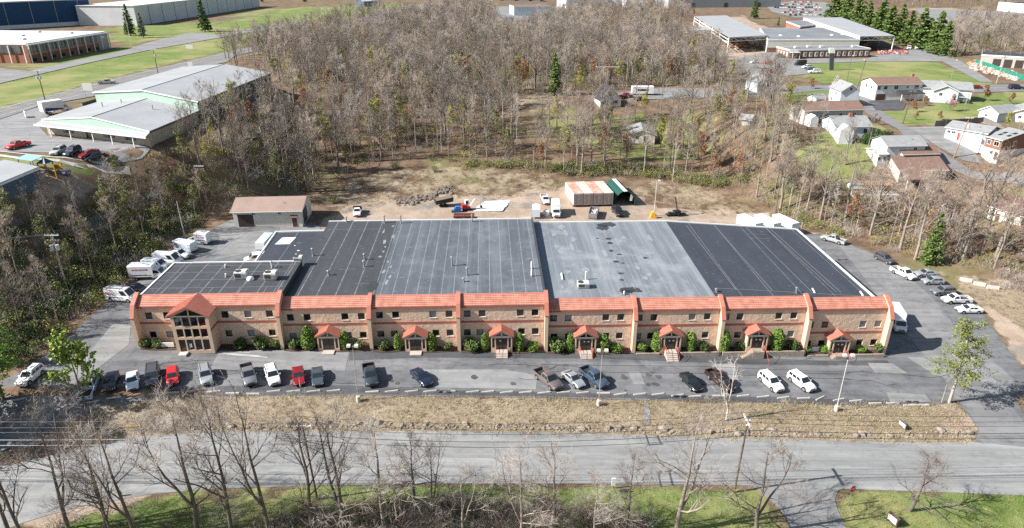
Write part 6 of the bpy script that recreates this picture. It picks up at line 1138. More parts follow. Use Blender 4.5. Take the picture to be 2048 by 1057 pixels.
o = empty('stop_sign', P(1696, 1012), R(20), 'red octagonal stop sign at the corner of the side street', 'stop sign'); MB().tube([(0, 0, -.3), (0, 0, 3.1)], .05, 6).obj('post', STEEL, o); q = MB().extr([(math.cos(R(22.5 + 45 * k)) * .48, -.08, 2.75 + math.sin(R(22.5 + 45 * k)) * .48) for k in range(8)], (0, .03, 0)).obj('sign_plate', mat('stop sign red', (.55, .02, .03), rough=.4), o); words_on('STOP', .34, WHITE, o, (0, -.088, 2.75), (R(90), 0, 0))
o = empty('sign', P(1785, 1047), R(-72), 'brick framed white sign on the corner lawn', 'sign'); MB().box(-.75, .75, -.2, .2, -.3, 1.2).obj('base', mat('dark sign brick', (.12, .07, .055)), o); MB().box(-.62, .62, -.25, -.202, .3, 1.1).obj('panel', SREAL, o)
o = empty('sign', P(1804, 856), R(-78), 'small dark framed sign on the dry embankment', 'sign'); MB().box(-.7, .7, -.1, .1, .3, .95).obj('panel', mat('dark sign frame', (.1, .09, .12)), o); MB().box(-.6, .6, -.14, -.102, .38, .87).obj('sign_face', SREAL, o); MB().box(-.6, -.5, -.05, .05, -.3, .3).box(.5, .6, -.05, .05, -.3, .3).obj('post', STEEL, o)
board((1226, 978), 'small white post sign on the lawn at the street edge', .5, 1.2, .5, SREAL, 1); board((1249, 985), 'black utility box on the lawn at the street edge', 1.2, .5, 0, BLACK, 1, name='utility_box', cat='utility box')
o = empty('fire_hydrant', P(243, 993), 0, 'small yellow fire hydrant under the left bare trees', 'fire hydrant'); HY = mat('hydrant yellow', (.65, .42, .05), rough=.5); MB().tube([(0, 0, 0), (0, 0, .1), (0, 0, .1), (0, 0, .7), (0, 0, .9)], [.2, .2, .13, .13, .03], 10).obj('barrel', HY, o); MB().tube([(-.24, 0, .5), (.24, 0, .5)], .07, 8).obj('outlets', HY, o)
o = empty('road_barricade', P(264, 862), R(5), 'yellow barricade panel on the shaded embankment', 'barricade'); MB().box(-1.2, 1.2, -.05, .05, .4, .8).obj('panel', mat('dull yellow panel', (.4, .25, .05)), o); MB().box(-1.0, -.9, -.05, .05, -.3, .4).box(.9, 1.0, -.05, .05, -.3, .4).obj('post', BLACK, o)
board((180, 195), 'white sign with posts beside the shop and highway', 3.2, 2.4, 2.2, SREAL); board((380, 101), 'small white sign board on the far green lawn', 3.6, 1.8, .8, SREAL); board((383, 142), 'white box sign beside the shop roof', 2, 2, 1.5, SREAL); board((52, 236), 'leaning white sign at the shop entrance', 2.6, 1.5, .4, SREAL, rz=R(-50))
# rocks along the street embankment
ROCK = mat('grey brown rock', (.27, .235, .20), (.18, .155, .135), .8, .95, bump=.05, bscale=3, c3=(.34, .26, .2), s3=1.5)
mb = MB(); rg = random.Random(5)
def emb(px): 
    xs_ = [140, 280, 420, 900, 1200, 1500, 1800, 1940]; y_ = [890, 866, 858, 856, 862, 871, 876, 868]; return float(np.interp(px, xs_, y_))
for k in range(520):
    px = rg.uniform(380, 1940); py = emb(px) - abs(rg.gauss(0, 7)) + 2; p = P(px, py); mb.rock((p.x, p.y, p.z + .03), rg.choice((.14, .18, .22, .3)), rg)
tag(mb.obj('rock_rubble', ROCK), 'line of grey brown rubble along the foot of the dry embankment', 'rocks', kind='stuff')
for k in range(34):
    px = 430 + k * 45 + rg.uniform(-24, 24); p = P(px, emb(px) - rg.uniform(-2, 11)); q = MB().rock((0, 0, .12), rg.uniform(.32, .72), rg, 0, (1.2, .8, .7)).obj('boulder', ROCK, None, p); tag(q, f'grey brown boulder at the embankment foot, {ordinal(k + 1)} from the left', 'boulder', 'boulders along the embankment foot')
mb = MB()
for k in range(260):
    t = rg.uniform(.25, 1); px, py = 755 + t * 150, 413 - t * 26 + rg.gauss(0, 3.5) - (8 if t > .8 else 0); p = P(px, py); mb.rock((p.x, p.y, p.z + .1), rg.choice((.25, .3, .4, .7)), rg)
tag(mb.obj('rubble_heap', mat('dark grey rubble', (.17, .14, .115), (.10, .082, .068), .8, .95, c3=(.25, .23, .2), s3=2)), 'long heap of dark rubble and soil along the yard edge', 'rubble heap', kind='stuff')
mb = MB(); 
for k in range(220):
    t = rg.random(); px, py = 1935 + t * 100, 130 + t * 26 + rg.gauss(0, 4); p = P(px, py); mb.rock((p.x, p.y, p.z + .2), rg.uniform(.5, 1.3), rg, rg.choice((0, 0, 0, 1)))
tag(mb.obj('stone_pallets', [mat('pale stone blocks', (.45, .41, .37), (.3, .26, .23), .5, .9), mat('orange stone blocks', (.4, .18, .1), rough=.9)]), 'heaped pale and orange landscaping stone beside the green fence', 'stone heap', kind='stuff')
mb = MB()
for k in range(90): px, py = 1755 + rg.uniform(0, 60), 105 + rg.uniform(-4, 5); p = P(px, py); mb.rock((p.x, p.y, p.z + .3), rg.uniform(.6, 1.2), rg, rg.choice((0, 1)))
for k in range(60): px, py = 1400 + rg.uniform(0, 110), 92 + rg.uniform(-6, 8); p = P(px, py); mb.rock((p.x, p.y, p.z + .3), rg.uniform(.6, 1.2), rg, rg.choice((0, 1, 1)))
tag(mb.obj('stacked_goods', [mat('pale stone blocks', (.45, .41, .37)), mat('dark red stock', (.25, .07, .06), rough=.8)]), 'piles of red and pale building goods before the lumber sheds', 'building goods', kind='stuff')
def fence(pts_, h, m, label, name='fence', step=4, rail=False):
    pts_ = [P(*p) for p in pts_]; o = empty(name, pts_[0], 0, label, 'fence'); mb = MB(); b0 = pts_[0]
    for a, b in zip(pts_, pts_[1:]):
        n = max(1, int((b - a).length / step))
        for i in range(n):
            p, q = a.lerp(b, i / n) - b0, a.lerp(b, (i + 1) / n) - b0; p.z = gz(p.x + b0.x, p.y + b0.y) - b0.z; q.z = gz(q.x + b0.x, q.y + b0.y) - b0.z
            nn = Vector((-(q - p).y, (q - p).x, 0)).normalized() * .03
            if rail:
                for z in (.35, .7, 1.05, h): mb.hexa([p - nn + Vector((0, 0, z - .08)), q - nn + Vector((0, 0, z - .08)), q + nn + Vector((0, 0, z - .08)), p + nn + Vector((0, 0, z - .08)), p - nn + Vector((0, 0, z)), q - nn + Vector((0, 0, z)), q + nn + Vector((0, 0, z)), p + nn + Vector((0, 0, z))])
            else: mb.hexa([p - nn, q - nn, q + nn, p + nn, p - nn + Vector((0, 0, h)), q - nn + Vector((0, 0, h)), q + nn + Vector((0, 0, h)), p + nn + Vector((0, 0, h))])
            MB().box(p.x - .07, p.x + .07, p.y - .07, p.y + .07, p.z - .3, p.z + h + .1).obj('post', STEEL, o)
    mb.obj('panel', m, o); return o
fence([(1950, 128), (1985, 140), (2048, 162), (2150, 196)], 2.2, mat('green fence fabric', (.015, .2, .13), rough=.7), 'bright green fabric fence around the garage yard')
fence([(1868, 254), (1890, 252), (1965, 246), (2010, 272), (2020, 290)], 1.8, mat('grey brown fence boards', (.2, .17, .16), (.15, .13, .12), 1), 'grey brown board fence around the workshop yard')
fence([(430, 48), (470, 40), (560, 22)], 2.2, mat('chain link grey', (.42, .43, .42)), 'chain link fence at the foot of the white warehouse', rail=True)
GRAIL = mat('weathered guard rail', (.18, .15, .13), rough=.7); fence([(165, 212), (230, 192), (300, 170), (380, 146)], .9, GRAIL, 'low guard rail between the shop and the highway', 'guard_rail', rail=False)

# ------------------------------------------------------------------ trees and plants
def bark(n, c, k=.65): return mat(n, c, tuple(x * k for x in c), 1.3, .95)
BK = dict(grey=bark('grey brown bark', (.30, .255, .215)), dark=bark('dark bark', (.175, .148, .125)), pale=bark('pale grey bark', (.42, .385, .34)), white=bark('white bark', (.62, .57, .5), .75))
TW = dict(grey=mat('grey brown twigs', (.325, .285, .25)), warm=mat('warm brown twigs', (.345, .275, .22)), red=mat('red budding twigs', (.36, .15, .125)), olive=mat('olive budding twigs', (.27, .25, .09)), pale=mat('pale twigs', (.38, .345, .31)), dark=mat('dark brown twigs', (.215, .175, .145)), yel=mat('yellow catkin twigs', (.42, .36, .10)))
def leafmat(n, c, c2): return mat(n, c, c2, 1.3, .7, spec=.3)
LF = dict(olive=leafmat('olive spring leaves', (.14, .165, .04), (.2, .21, .065)), green=leafmat('fresh green leaves', (.11, .19, .03), (.17, .26, .05)), dark=leafmat('dark evergreen leaves', (.045, .085, .022), (.075, .12, .03)), pine=leafmat('yellow green pine needles', (.14, .17, .035), (.19, .215, .06)), fir=leafmat('deep green needles', (.055, .10, .03), (.085, .14, .038)), blue=leafmat('blue grey needles', (.08, .11, .085), (.11, .14, .11)), pink=leafmat('pink blossom', (.42, .2, .2), (.5, .3, .28)), white=leafmat('white blossom', (.62, .52, .5), (.7, .62, .6)), yel=leafmat('yellow green new leaves', (.36, .36, .06), (.42, .38, .09)), rho=leafmat('rhododendron leaves', (.10, .15, .042), (.16, .205, .07)), rust=leafmat('rusty buds', (.27, .14, .07), (.32, .2, .1)))
def rdir(rg, d, ang):
    a = d.cross(Vector((rg.uniform(-1, 1), rg.uniform(-1, 1), rg.uniform(-1, 1)))); a = a.normalized() if a.length > 1e-4 else Vector((1, 0, 0)); return (Matrix.Rotation(ang, 3, a) @ d).normalized()
def twig(mb, p, d, l, w, mi):
    s = d.cross(Vector((.3, .5, .8))).normalized() * w; mb.add([p - s, p + s, p + d * l], [(0, 1, 2)], mi)
def leaf(mb, p, s, rg, mi):
    a = Vector((rg.uniform(-1, 1), rg.uniform(-1, 1), rg.uniform(-.4, 1))).normalized(); b = a.cross(Vector((rg.uniform(-1, 1), rg.uniform(-1, 1), rg.uniform(-1, 1)))).normalized(); mb.add([p - b * s * .5, p + a * s * .6, p + b * s * .5, p - a * s * .6], [(0, 1, 2, 3)], mi)
def bare_tree(seed, H, trunk=.45, spread=.5, limbs=11, sub=6, sub2=5, twigs=7, up=.35, r=.2, lv=3, wob=.12, lean=0, leaves=0, ls=.16, tl=.8, tw_=.022, fork=False):
    rg = random.Random(seed); tb, cb = MB(), MB(); Z = Vector((0, 0, 1))
    def branch(mb, p, d, L, r0, n, ns, trop, rt=.35):
        pts, rr, ds = [p.copy()], [r0], [d.copy()]
        for i in range(n):
            d = (d + Vector((rg.gauss(0, wob), rg.gauss(0, wob), rg.gauss(0, wob * .6))) + Z * trop).normalized(); p = p + d * (L / n); pts.append(p.copy()); rr.append(r0 * (1 - (1 - rt) * (i + 1) / n)); ds.append(d.copy())
        mb.tube(pts, rr, ns, 0, False); return pts, rr, ds
    def at(pts, rr, ds, t):
        f = t * (len(pts) - 1); i = min(int(f), len(pts) - 2); k = f - i; return pts[i].lerp(pts[i + 1], k), rr[i] * (1 - k) + rr[i + 1] * k, ds[i + 1]
    def grow(p, d, L, r0, lev):
        pts, rr, ds = branch(cb, p, d, L, r0, 4 if lev < 2 else 3, 4 if lev < 2 else 3, up * (.35 if lev == 1 else .25))
        if lev < lv:
            for k in range(sub if lev == 1 else sub2):
                t = .25 + .75 * (k + rg.random()) / (sub if lev == 1 else sub2); q, rq, dq = at(pts, rr, ds, min(t, 1)); grow(q, rdir(rg, dq, R(rg.uniform(25, 60))), L * rg.uniform(.38, .62) * (1.15 - .4 * t), max(.012, rq * .6), lev + 1)
        for k in range(twigs if lev == lv else twigs // 2):
            q, rq, dq = at(pts, rr, ds, rg.uniform(.15, 1)); td = (rdir(rg, dq, R(rg.uniform(15, 60))) + Z * .25).normalized(); l = tl * rg.uniform(.5, 1.2); twig(cb, q, td, l, tw_, 1)
            for _ in range(leaves): leaf(cb, q + td * l * rg.uniform(.3, 1.1), ls * rg.uniform(.6, 1.3), rg, 2)
    wob, w0 = wob * .4, wob
    pts, rr, ds = branch(tb, Vector((0, 0, -.4)), Vector((lean, rg.uniform(-.06, .06), 1)).normalized(), H * .88, r, 8, 7, 1.1, .16)
    if fork:
        p2, r2, d2 = branch(tb, pts[2], rdir(rg, ds[2], R(22)), H * .66, rr[2] * .8, 6, 6, .2, .16)
        stems = [(pts, rr, ds, trunk), (p2, r2, d2, .25)]
    else: stems = [(pts, rr, ds, trunk)]
    wob = w0
    for pts, rr, ds, t0 in stems:
        n = limbs if len(stems) == 1 else int(limbs * .6)
        for k in range(n):
            t = t0 + (1 - t0) * (k + rg.random() * .8) / n; q, rq, dq = at(pts, rr, ds, min(t, 1)); grow(q, rdir(rg, dq, R(rg.uniform(30, 68) * (1 - .35 * t))), H * spread * rg.uniform(.55, 1.0) * (1.2 - .75 * (t - t0) / (1 - t0 + .01)), max(.03, rq * .62), 1)
        q, rq, dq = at(pts, rr, ds, 1); grow(q, dq, H * .16, rq, 2)
    return tb, cb
class Proto:
    def __init__(s, name, tb, cb, bk, tw, lf=None): s.name = name; s.t = tb.mesh(name + ' trunk', bk, 60); s.c = cb.mesh(name + ' crown', [bk, tw, lf or tw]) 
    def recol(s, bk, tw, lf=None):
        q = Proto.__new__(Proto); q.name = s.name; q.t = s.t.copy(); q.c = s.c.copy(); q.t.materials[0] = bk
        for i, m in enumerate((bk, tw, lf or tw)): q.c.materials[i] = m
        return q
    def put(s, p, label, rz=None, sc=1.0, group=None, name='bare_tree', cat='tree'):
        o = empty(name, p, rnd.uniform(0, 6.28) if rz is None else rz, label, cat, group); o.scale = (sc, sc, sc); link('trunk', s.t, o); link('crown', s.c, o); return o
slim = [Proto('slim', *bare_tree(10 + i, 16, .38 + .03 * (i % 3), .25, 11, 5, 3, 6, .42, .17, 3, tw_=.016, wob=.11), BK['grey'], TW['grey']) for i in range(5)]
wide = [Proto('wide', *bare_tree(30 + i, 17, .32, .40, 11, 6, 4, 6, .3, .32, 3, .2, tw_=.016), BK['grey'], TW['warm']) for i in range(3)]
thin = [Proto('thin', *bare_tree(40 + i, 14, .5, .14, 9, 4, 3, 4, .8, .10, 3, tw_=.014, wob=.07), BK['pale'], TW['pale']) for i in range(3)]
bud = [Proto('bud', *bare_tree(50 + i, 11, .3, .3, 10, 5, 4, 5, .45, .14, 3, leaves=1, ls=.22), BK['grey'], TW['olive'], LF['yel']) for i in range(2)]
KINDS_ = dict(slim=slim, slimd=[q.recol(BK['dark'], TW['dark']) for q in slim[:3]], slimw=[q.recol(BK['grey'], TW['warm']) for q in slim], wide=wide, wideg=[q.recol(BK['dark'], TW['grey']) for q in wide], thin=thin, thinw=[q.recol(BK['white'], TW['pale']) for q in thin], bud=bud, budr=[q.recol(BK['grey'], TW['red'], LF['rust']) for q in bud], budo=[q.recol(BK['grey'], TW['warm'], LF['olive']) for q in bud])
KL = dict(slim='tall slim bare grey tree standing in the woodland', slimd='tall slim bare tree with dark bark in the woodland', slimw='tall slim bare tree with warm brown twigs in the woodland', wide='broad bare tree with spreading warm brown crown in the woodland', wideg='broad bare tree with dark limbs and grey crown in the woodland', thin='slender bare sapling with pale bark in the woodland', thinw='slender bare birch like tree with white bark in the woodland', bud='small tree with yellow green new leaves in the woodland', budr='small tree with red spring buds in the woodland', budo='small tree with olive spring leaves in the woodland')
def world_poly(px): return [tuple(P(*p)[:2]) for p in px]
def inside(poly, x, y):
    c = False; n = len(poly)
    for i in range(n):
        (x0, y0), (x1, y1) = poly[i], poly[(i + 1) % n]
        if (y0 > y) != (y1 > y) and x < (x1 - x0) * (y - y0) / (y1 - y0) + x0: c = not c
    return c
def scatter(px, sp, seed, avoid=()):
    rg = random.Random(seed); pl = world_poly(px); X = [p[0] for p in pl]; Y = [p[1] for p in pl]; out = []; y = min(Y); row = 0
    while y < max(Y):
        x = min(X) + (sp / 2 if row % 2 else 0)
        while x < max(X):
            a, b = x + rg.uniform(-.45, .45) * sp, y + rg.uniform(-.45, .45) * sp
            if inside(pl, a, b) and not any(abs(a - q[0]) < q[2] and abs(b - q[1]) < q[3] for q in avoid): out.append((a, b))
            x += sp
        y += sp * .87; row += 1
    return out
shop_c = P(330, 220)
AV = [(34.5, 249, 9, 9), (42, 222, 9, 9), (-104, 188, 25, 22), (-101, 230, 25, 28)]
ZONES = [([(400, 372), (520, 388), (640, 378), (700, 345), (790, 318), (900, 325), (1040, 332), (1050, 290), (1010, 240), (1040, 190), (1110, 178), (1200, 185), (1260, 175), (1440, 165), (1430, 120), (1350, 95), (1180, 72), (1020, 85), (940, 50), (900, 40), (760, 70), (640, 95), (560, 110), (520, 130), (560, 160), (500, 205), (420, 235), (330, 300)], 5.6, 'slim slim slimw slimw slimd wide wideg thin thin budo budr budo slim wide slimw bud thinw slim'.split(), (.85, 1.25)),
         ([(1040, 342), (1130, 352), (1290, 352), (1480, 368), (1530, 420), (1590, 445), (1640, 400), (1560, 320), (1500, 300), (1480, 335), (1300, 336), (1050, 328)], 4.7, 'slimd slim slim slimw thinw wide budr bud slimd thin slim'.split(), (.8, 1.2)),
         ([(1590, 400), (1640, 452), (1700, 468), (1800, 515), (1880, 525), (2060, 555), (2120, 480), (1960, 470), (1900, 418), (1800, 412), (1690, 400), (1640, 360)], 6.6, 'slim slimw wide thin thinw slim wideg budr'.split(), (.7, 1.0)),
         ([(290, 322), (340, 300), (420, 330), (470, 385), (455, 415), (350, 470), (210, 585), (90, 680), (-60, 740), (-80, 500), (60, 440), (160, 405), (230, 345)], 5.6, 'slim slimd slimd budo budo thin slimw budo budo'.split(), (.6, .95)),
         ([(1500, 190), (1560, 195), (1590, 300), (1560, 330), (1480, 300), (1430, 190), (1400, 150)], 8, 'slim wide slimw budr'.split(), (.7, 1.0)),
         ([(1060, 68), (1330, 73), (1390, 40), (1345, 24), (1300, 26), (1150, 28), (1110, 42)], 8, 'thin thin slim bud slimw'.split(), (.7, 1.0)),
         ([(1900, 60), (1890, 118), (1960, 108), (2080, 110), (2080, 66), (1960, 56)], 8, 'slim thin slimw thin'.split(), (.6, .95)),
         ([(1660, 4), (1850, 18), (2060, 12), (2060, -6), (1700, -6)], 14, 'slim thin slimw'.split(), (.7, 1)), ([(760, 60), (920, 22), (980, 30), (1000, 60), (960, 62), (800, 80)], 8, 'slim slimw thin budr'.split(), (.6, .9)),
         ([(310, 300), (345, 285), (430, 235), (540, 175), (580, 190), (520, 260), (440, 330), (400, 345)], 5.0, 'bud budo slim slimw bud thin budo slim budr'.split(), (.45, .8)), ([(1060, 330), (1090, 240), (1190, 235), (1250, 250), (1300, 225), (1450, 220), (1480, 330), (1300, 335)], 5.6, 'slim slimw thin slimd wide bud budr slim'.split(), (.75, 1.15)),
         ([(440, 120), (520, 96), (640, 70), (760, 30), (780, 40), (660, 78), (600, 105), (500, 150), (455, 150)], 8, 'budo budo thin slimw'.split(), (.4, .6))]
spots = []
for zi, (pl, sp, kinds, sc) in enumerate(ZONES):
    rg = random.Random(100 + zi)
    for a, b in scatter(pl, sp, 200 + zi, AV): spots.append((math.hypot(a, b), a, b, rg.choice(kinds), rg.uniform(*sc), rg.uniform(0, 6.28), zi))
spots.sort(); NIND = 235
for _, a, b, k, sc, rz, zi in spots[:NIND]:
    lab = KL[k] if zi != 3 else KL[k].replace('in the woodland', 'on the dark left bank')
    KINDS_[k][int(rz * 100) % len(KINDS_[k])].put((a, b, gz(a, b)), lab, rz, sc, lab.replace('tree', 'trees', 1), 'woodland_tree')
def instancer(name, pts, coll_items, smin, smax, label, seed=1, tilt=0.0):
    """one mass of plants: points that carry instances of a few source meshes"""
    c = bpy.data.collections.new(name + '_sources')
    for i, me in enumerate(coll_items):
        o = bpy.data.objects.new(name + '_source', me); c.objects.link(o)
    me = bpy.data.meshes.new(name); me.from_pydata([(x, y, gz(x, y)) for x, y in pts], [], []); o = link(name, me); tag(o, label, kind='stuff')
    g = bpy.data.node_groups.new(name, 'GeometryNodeTree'); g.interface.new_socket('Geometry', in_out='INPUT', socket_type='NodeSocketGeometry'); g.interface.new_socket('Geometry', in_out='OUTPUT', socket_type='NodeSocketGeometry')
    N, L = g.nodes, g.links; gi, go = N.new('NodeGroupInput'), N.new('NodeGroupOutput'); ip = N.new('GeometryNodeInstanceOnPoints'); ci = N.new('GeometryNodeCollectionInfo')
    ci.inputs['Collection'].default_value = c; ci.inputs['Separate Children'].default_value = True; ci.inputs['Reset Children'].default_value = True
    rv = N.new('FunctionNodeRandomValue'); rv.data_type = 'FLOAT_VECTOR'; rv.inputs[0].default_value = (-tilt, -tilt, 0); rv.inputs[1].default_value = (tilt, tilt, 6.283); rv.inputs['Seed'].default_value = seed
    rs = N.new('FunctionNodeRandomValue'); rs.data_type = 'FLOAT'; rs.inputs[2].default_value = smin; rs.inputs[3].default_value = smax; rs.inputs['Seed'].default_value = seed + 5
    L.new(gi.outputs[0], ip.inputs['Points']); L.new(ci.outputs[0], ip.inputs['Instance']); ip.inputs['Pick Instance'].default_value = True; L.new(rv.outputs[0], ip.inputs['Rotation']); L.new(rs.outputs[1], ip.inputs['Scale']); L.new(ip.outputs[0], go.inputs[0])
    md = o.modifiers.new('plants', 'NODES'); md.node_group = g; return o
def joined(q):                                        # trunk and crown of a proto as one source mesh
    bm = bmesh.new(); bm.from_mesh(q.c); n = len(bm.faces); bm.from_mesh(q.t); bm.faces.ensure_lookup_table()
    for f in bm.faces[n:]: f.material_index = 0
    me = bpy.data.meshes.new('far tree'); bm.to_mesh(me); bm.free()
    for m in q.c.materials: me.materials.append(m)
    return me
rest = [(a, b) for _, a, b, k, sc, rz, zi in spots[NIND:]]
instancer('distant_woods', rest, [joined(q) for q in (KINDS_['slim'][0], KINDS_['slimw'][1], KINDS_['wide'][2], KINDS_['wide'][0], KINDS_['wide'][1], KINDS_['wideg'][2], KINDS_['thin'][0], KINDS_['budr'][0], KINDS_['slim'][4], KINDS_['wideg'][1], KINDS_['wideg'][0], KINDS_['budo'][0], KINDS_['bud'][1])], .7, 1.08, 'mass of bare grey brown woods behind the nearer trees', 3)
# bare brush, saplings and leaf scraps under the trees
def clump(seed, n, h, w, m, lf=0, lm=None, ls=.14, sp=.5, tw_=.02):
    rg = random.Random(seed); mb = MB()
    for k in range(n):
        p = Vector((rg.gauss(0, w * .4), rg.gauss(0, w * .4), 0)); d = Vector((rg.gauss(0, sp), rg.gauss(0, sp), 1)).normalized(); l = h * rg.uniform(.4, 1.1)
        twig(mb, p, d, l, tw_, 0)
        for _ in range(3):
            q = p + d * l * rg.uniform(.25, .9); td = rdir(rg, d, R(rg.uniform(20, 60))); tl = l * rg.uniform(.25, .5); twig(mb, q, td, tl, tw_ * .8, 0)
            for _ in range(lf): leaf(mb, q + td * tl * rg.uniform(.2, 1), ls * rg.uniform(.6, 1.4), rg, 1)
    return mb.mesh('clump', [m, lm or m])
brush = [clump(1, 40, 2.2, 2.0, TW['grey']), clump(2, 40, 1.8, 2.2, TW['warm']), clump(3, 36, 1.6, 2.0, TW['dark']), clump(4, 40, 2.4, 1.8, TW['pale']), clump(5, 34, 1.5, 2.0, TW['warm'], 1, LF['olive'], .16), clump(6, 30, 1.2, 2.0, TW['red']), clump(7, 40, 1.6, 2.0, TW['grey'], 2, LF['olive'], .16), clump(8, 40, 1.4, 2.2, TW['warm'], 2, LF['yel'], .11)]
bp = []
for zi, sp in ((0, 3.4), (1, 2.6), (2, 2.6), (3, 2.1), (4, 4), (6, 5)): bp += scatter(ZONES[zi][0], sp, 300 + zi, AV)
bp += scatter([(300, 312), (345, 292), (430, 245), (540, 185), (600, 210), (640, 372), (480, 388), (440, 345)], 1.9, 330, AV)
instancer('undergrowth', bp, brush, .7, 1.6, 'bare brush and saplings under the woodland trees', 7, .15)
olive = [clump(11, 60, 1.8, 2.4, TW['grey'], 3, LF['olive'], .2), clump(12, 60, 2.2, 2.2, TW['warm'], 3, LF['olive'], .18), clump(13, 50, 1.5, 2.6, TW['dark'], 2, LF['yel'], .13)]
instancer('bank_undergrowth', scatter([(340, 330), (470, 395), (440, 425), (350, 475), (210, 590), (100, 690), (-40, 740), (-60, 520), (60, 450), (200, 400)], 3.0, 43), [clump(14, 60, 1.8, 2.4, TW['dark'], 3, LF['olive'], .22), clump(15, 60, 2.0, 2.4, TW['dark'], 2, LF['dark'], .22), clump(16, 40, 2.2, 2.0, TW['grey'])], .6, 1.3, 'dark and olive undergrowth covering the bank left of the lot', 19, .1)
instancer('green_undergrowth', scatter([(920, 338), (1060, 336), (1130, 352), (1270, 352), (1330, 362), (1480, 372), (1500, 350), (1300, 338), (1130, 335), (930, 325)], 2.0, 41) + scatter([(1560, 440), (1640, 470), (1700, 482), (1690, 470), (1600, 430)], 3, 42), olive, .6, 1.2, 'low olive green brush along the edge of the wood', 9, .1)
# individual leafing shrubs on the left bank and the yard edge
def shrub_mb(seed, r, h, n, ls, lm, mi=0, inner=.25):
    rg = random.Random(seed); mb = MB(); lobes = [(Vector((rg.uniform(-.45, .45) * r, rg.uniform(-.45, .45) * r, h * rg.uniform(.35, .65))), rg.uniform(.5, .75)) for _ in range(6)]
    for k in range(n):
        c, q = rg.choice(lobes); d = Vector((rg.gauss(0, 1), rg.gauss(0, 1), rg.gauss(0, 1))).normalized(); k_ = rg.uniform(.62, 1.05); p = c + Vector((d.x * r * q * k_, d.y * r * q * k_, d.z * h * .5 * q * k_ * 1.1))
        if p.z > .05: leaf(mb, p, ls * rg.uniform(.6, 1.4), rg, mi)
    st_ = MB()
    for k in range(9):
        a = rg.uniform(0, 6.28); q = Vector((math.cos(a) * r * .6, math.sin(a) * r * .6, h * rg.uniform(.6, .9))); st_.tube([(0, 0, -.2), q * .5 + Vector((rg.uniform(-.1, .1), rg.uniform(-.1, .1), .1)), q], [.04, .03, .012], 4, 0, False)
        for _ in range(4): twig(st_, q * rg.uniform(.5, 1), rdir(rg, q.normalized(), R(40)), .5, .015, 0)
    return st_, mb
class Shrub:
    def __init__(s, seed, r, h, n, ls, lm): a, b = shrub_mb(seed, r, h, n, ls, lm); s.a = a.mesh('shrub stems', BK['dark']); s.b = b.mesh('shrub leaves', LF[lm])
    def put(s, p, label, sc=1, name='shrub', cat='shrub', group=None, rz=None, sz=None):
        o = empty(name, p, rnd.uniform(0, 6.28) if rz is None else rz, label, cat, group); o.scale = (sc, sc, sz or sc); link('stems', s.a, o); link('foliage', s.b, o); return o
bank = [Shrub(60 + i, 2.2, 3.0, 420, .22, 'olive') for i in range(3)] + [Shrub(66, 2.0, 2.6, 420, .22, 'dark')]
for a, b in scatter([(330, 440), (420, 440), (350, 480), (210, 595), (110, 690), (40, 730), (-40, 720), (60, 600), (200, 480)], 4.6, 71)[:64]:
    k = rnd.randrange(4); bank[k].put((a, b, gz(a, b)), ('olive leafing shrub' if k < 3 else 'dark green shrub') + ' on the dark bank left of the lot', rnd.uniform(.6, 1.15), group=('olive' if k < 3 else 'dark green') + ' shrubs on the left bank')
for px, py, sc, lab in ((668, 408, .9, 'bright green shrub on the slope right of the cream garage'), (790, 338, .8, 'round dark green shrub at the wood edge above the rubble'), (870, 345, .7, 'olive shrub on the straw slope above the excavator'), (560, 400, .8, 'small green shrub behind the cream garage roof')): bank[2 if sc != .8 else 3].put(P(px, py), lab, sc)
# foundation planting in front of the building
rho = [Shrub(80 + i, 1.1, 1.9, 1150, .2, 'rho') for i in range(2)]; dk = Shrub(84, 1.1, 1.8, 1100, .17, 'dark'); grn = [Shrub(86 + i, 1.05, 1.8, 1200, .16, 'green') for i in range(2)]
def column(seed):
    rg = random.Random(seed); mb = MB()
    for k in range(1700):
        z = 3.2 * (1 - (1 - rg.random()) ** .8); r = .82 * math.sin(math.pi * min(1, .16 + .84 * z / 3.3)) ** .55 * rg.uniform(.8, 1.06) * (1 + .12 * math.sin(z * 3 + seed)); a = rg.uniform(0, 6.28); leaf(mb, Vector((math.cos(a) * r, math.sin(a) * r, z)), .18 * rg.uniform(.6, 1.4), rg, 0)
    return MB().tube([(0, 0, -.2), (0, 0, 2.6)], [.08, .03], 6), mb
class Col(Shrub):
    def __init__(s, seed, lm): a, b = column(seed); s.a = a.mesh('stem', BK['dark']); s.b = b.mesh('column leaves', LF[lm])
arb = [Col(5, 'green'), Col(8, 'green'), Col(9, 'fir')]
BAYN = ['first bay', 'second bay', 'third bay', 'fourth bay', 'fifth bay', 'sixth bay', 'seventh bay', 'eighth bay']
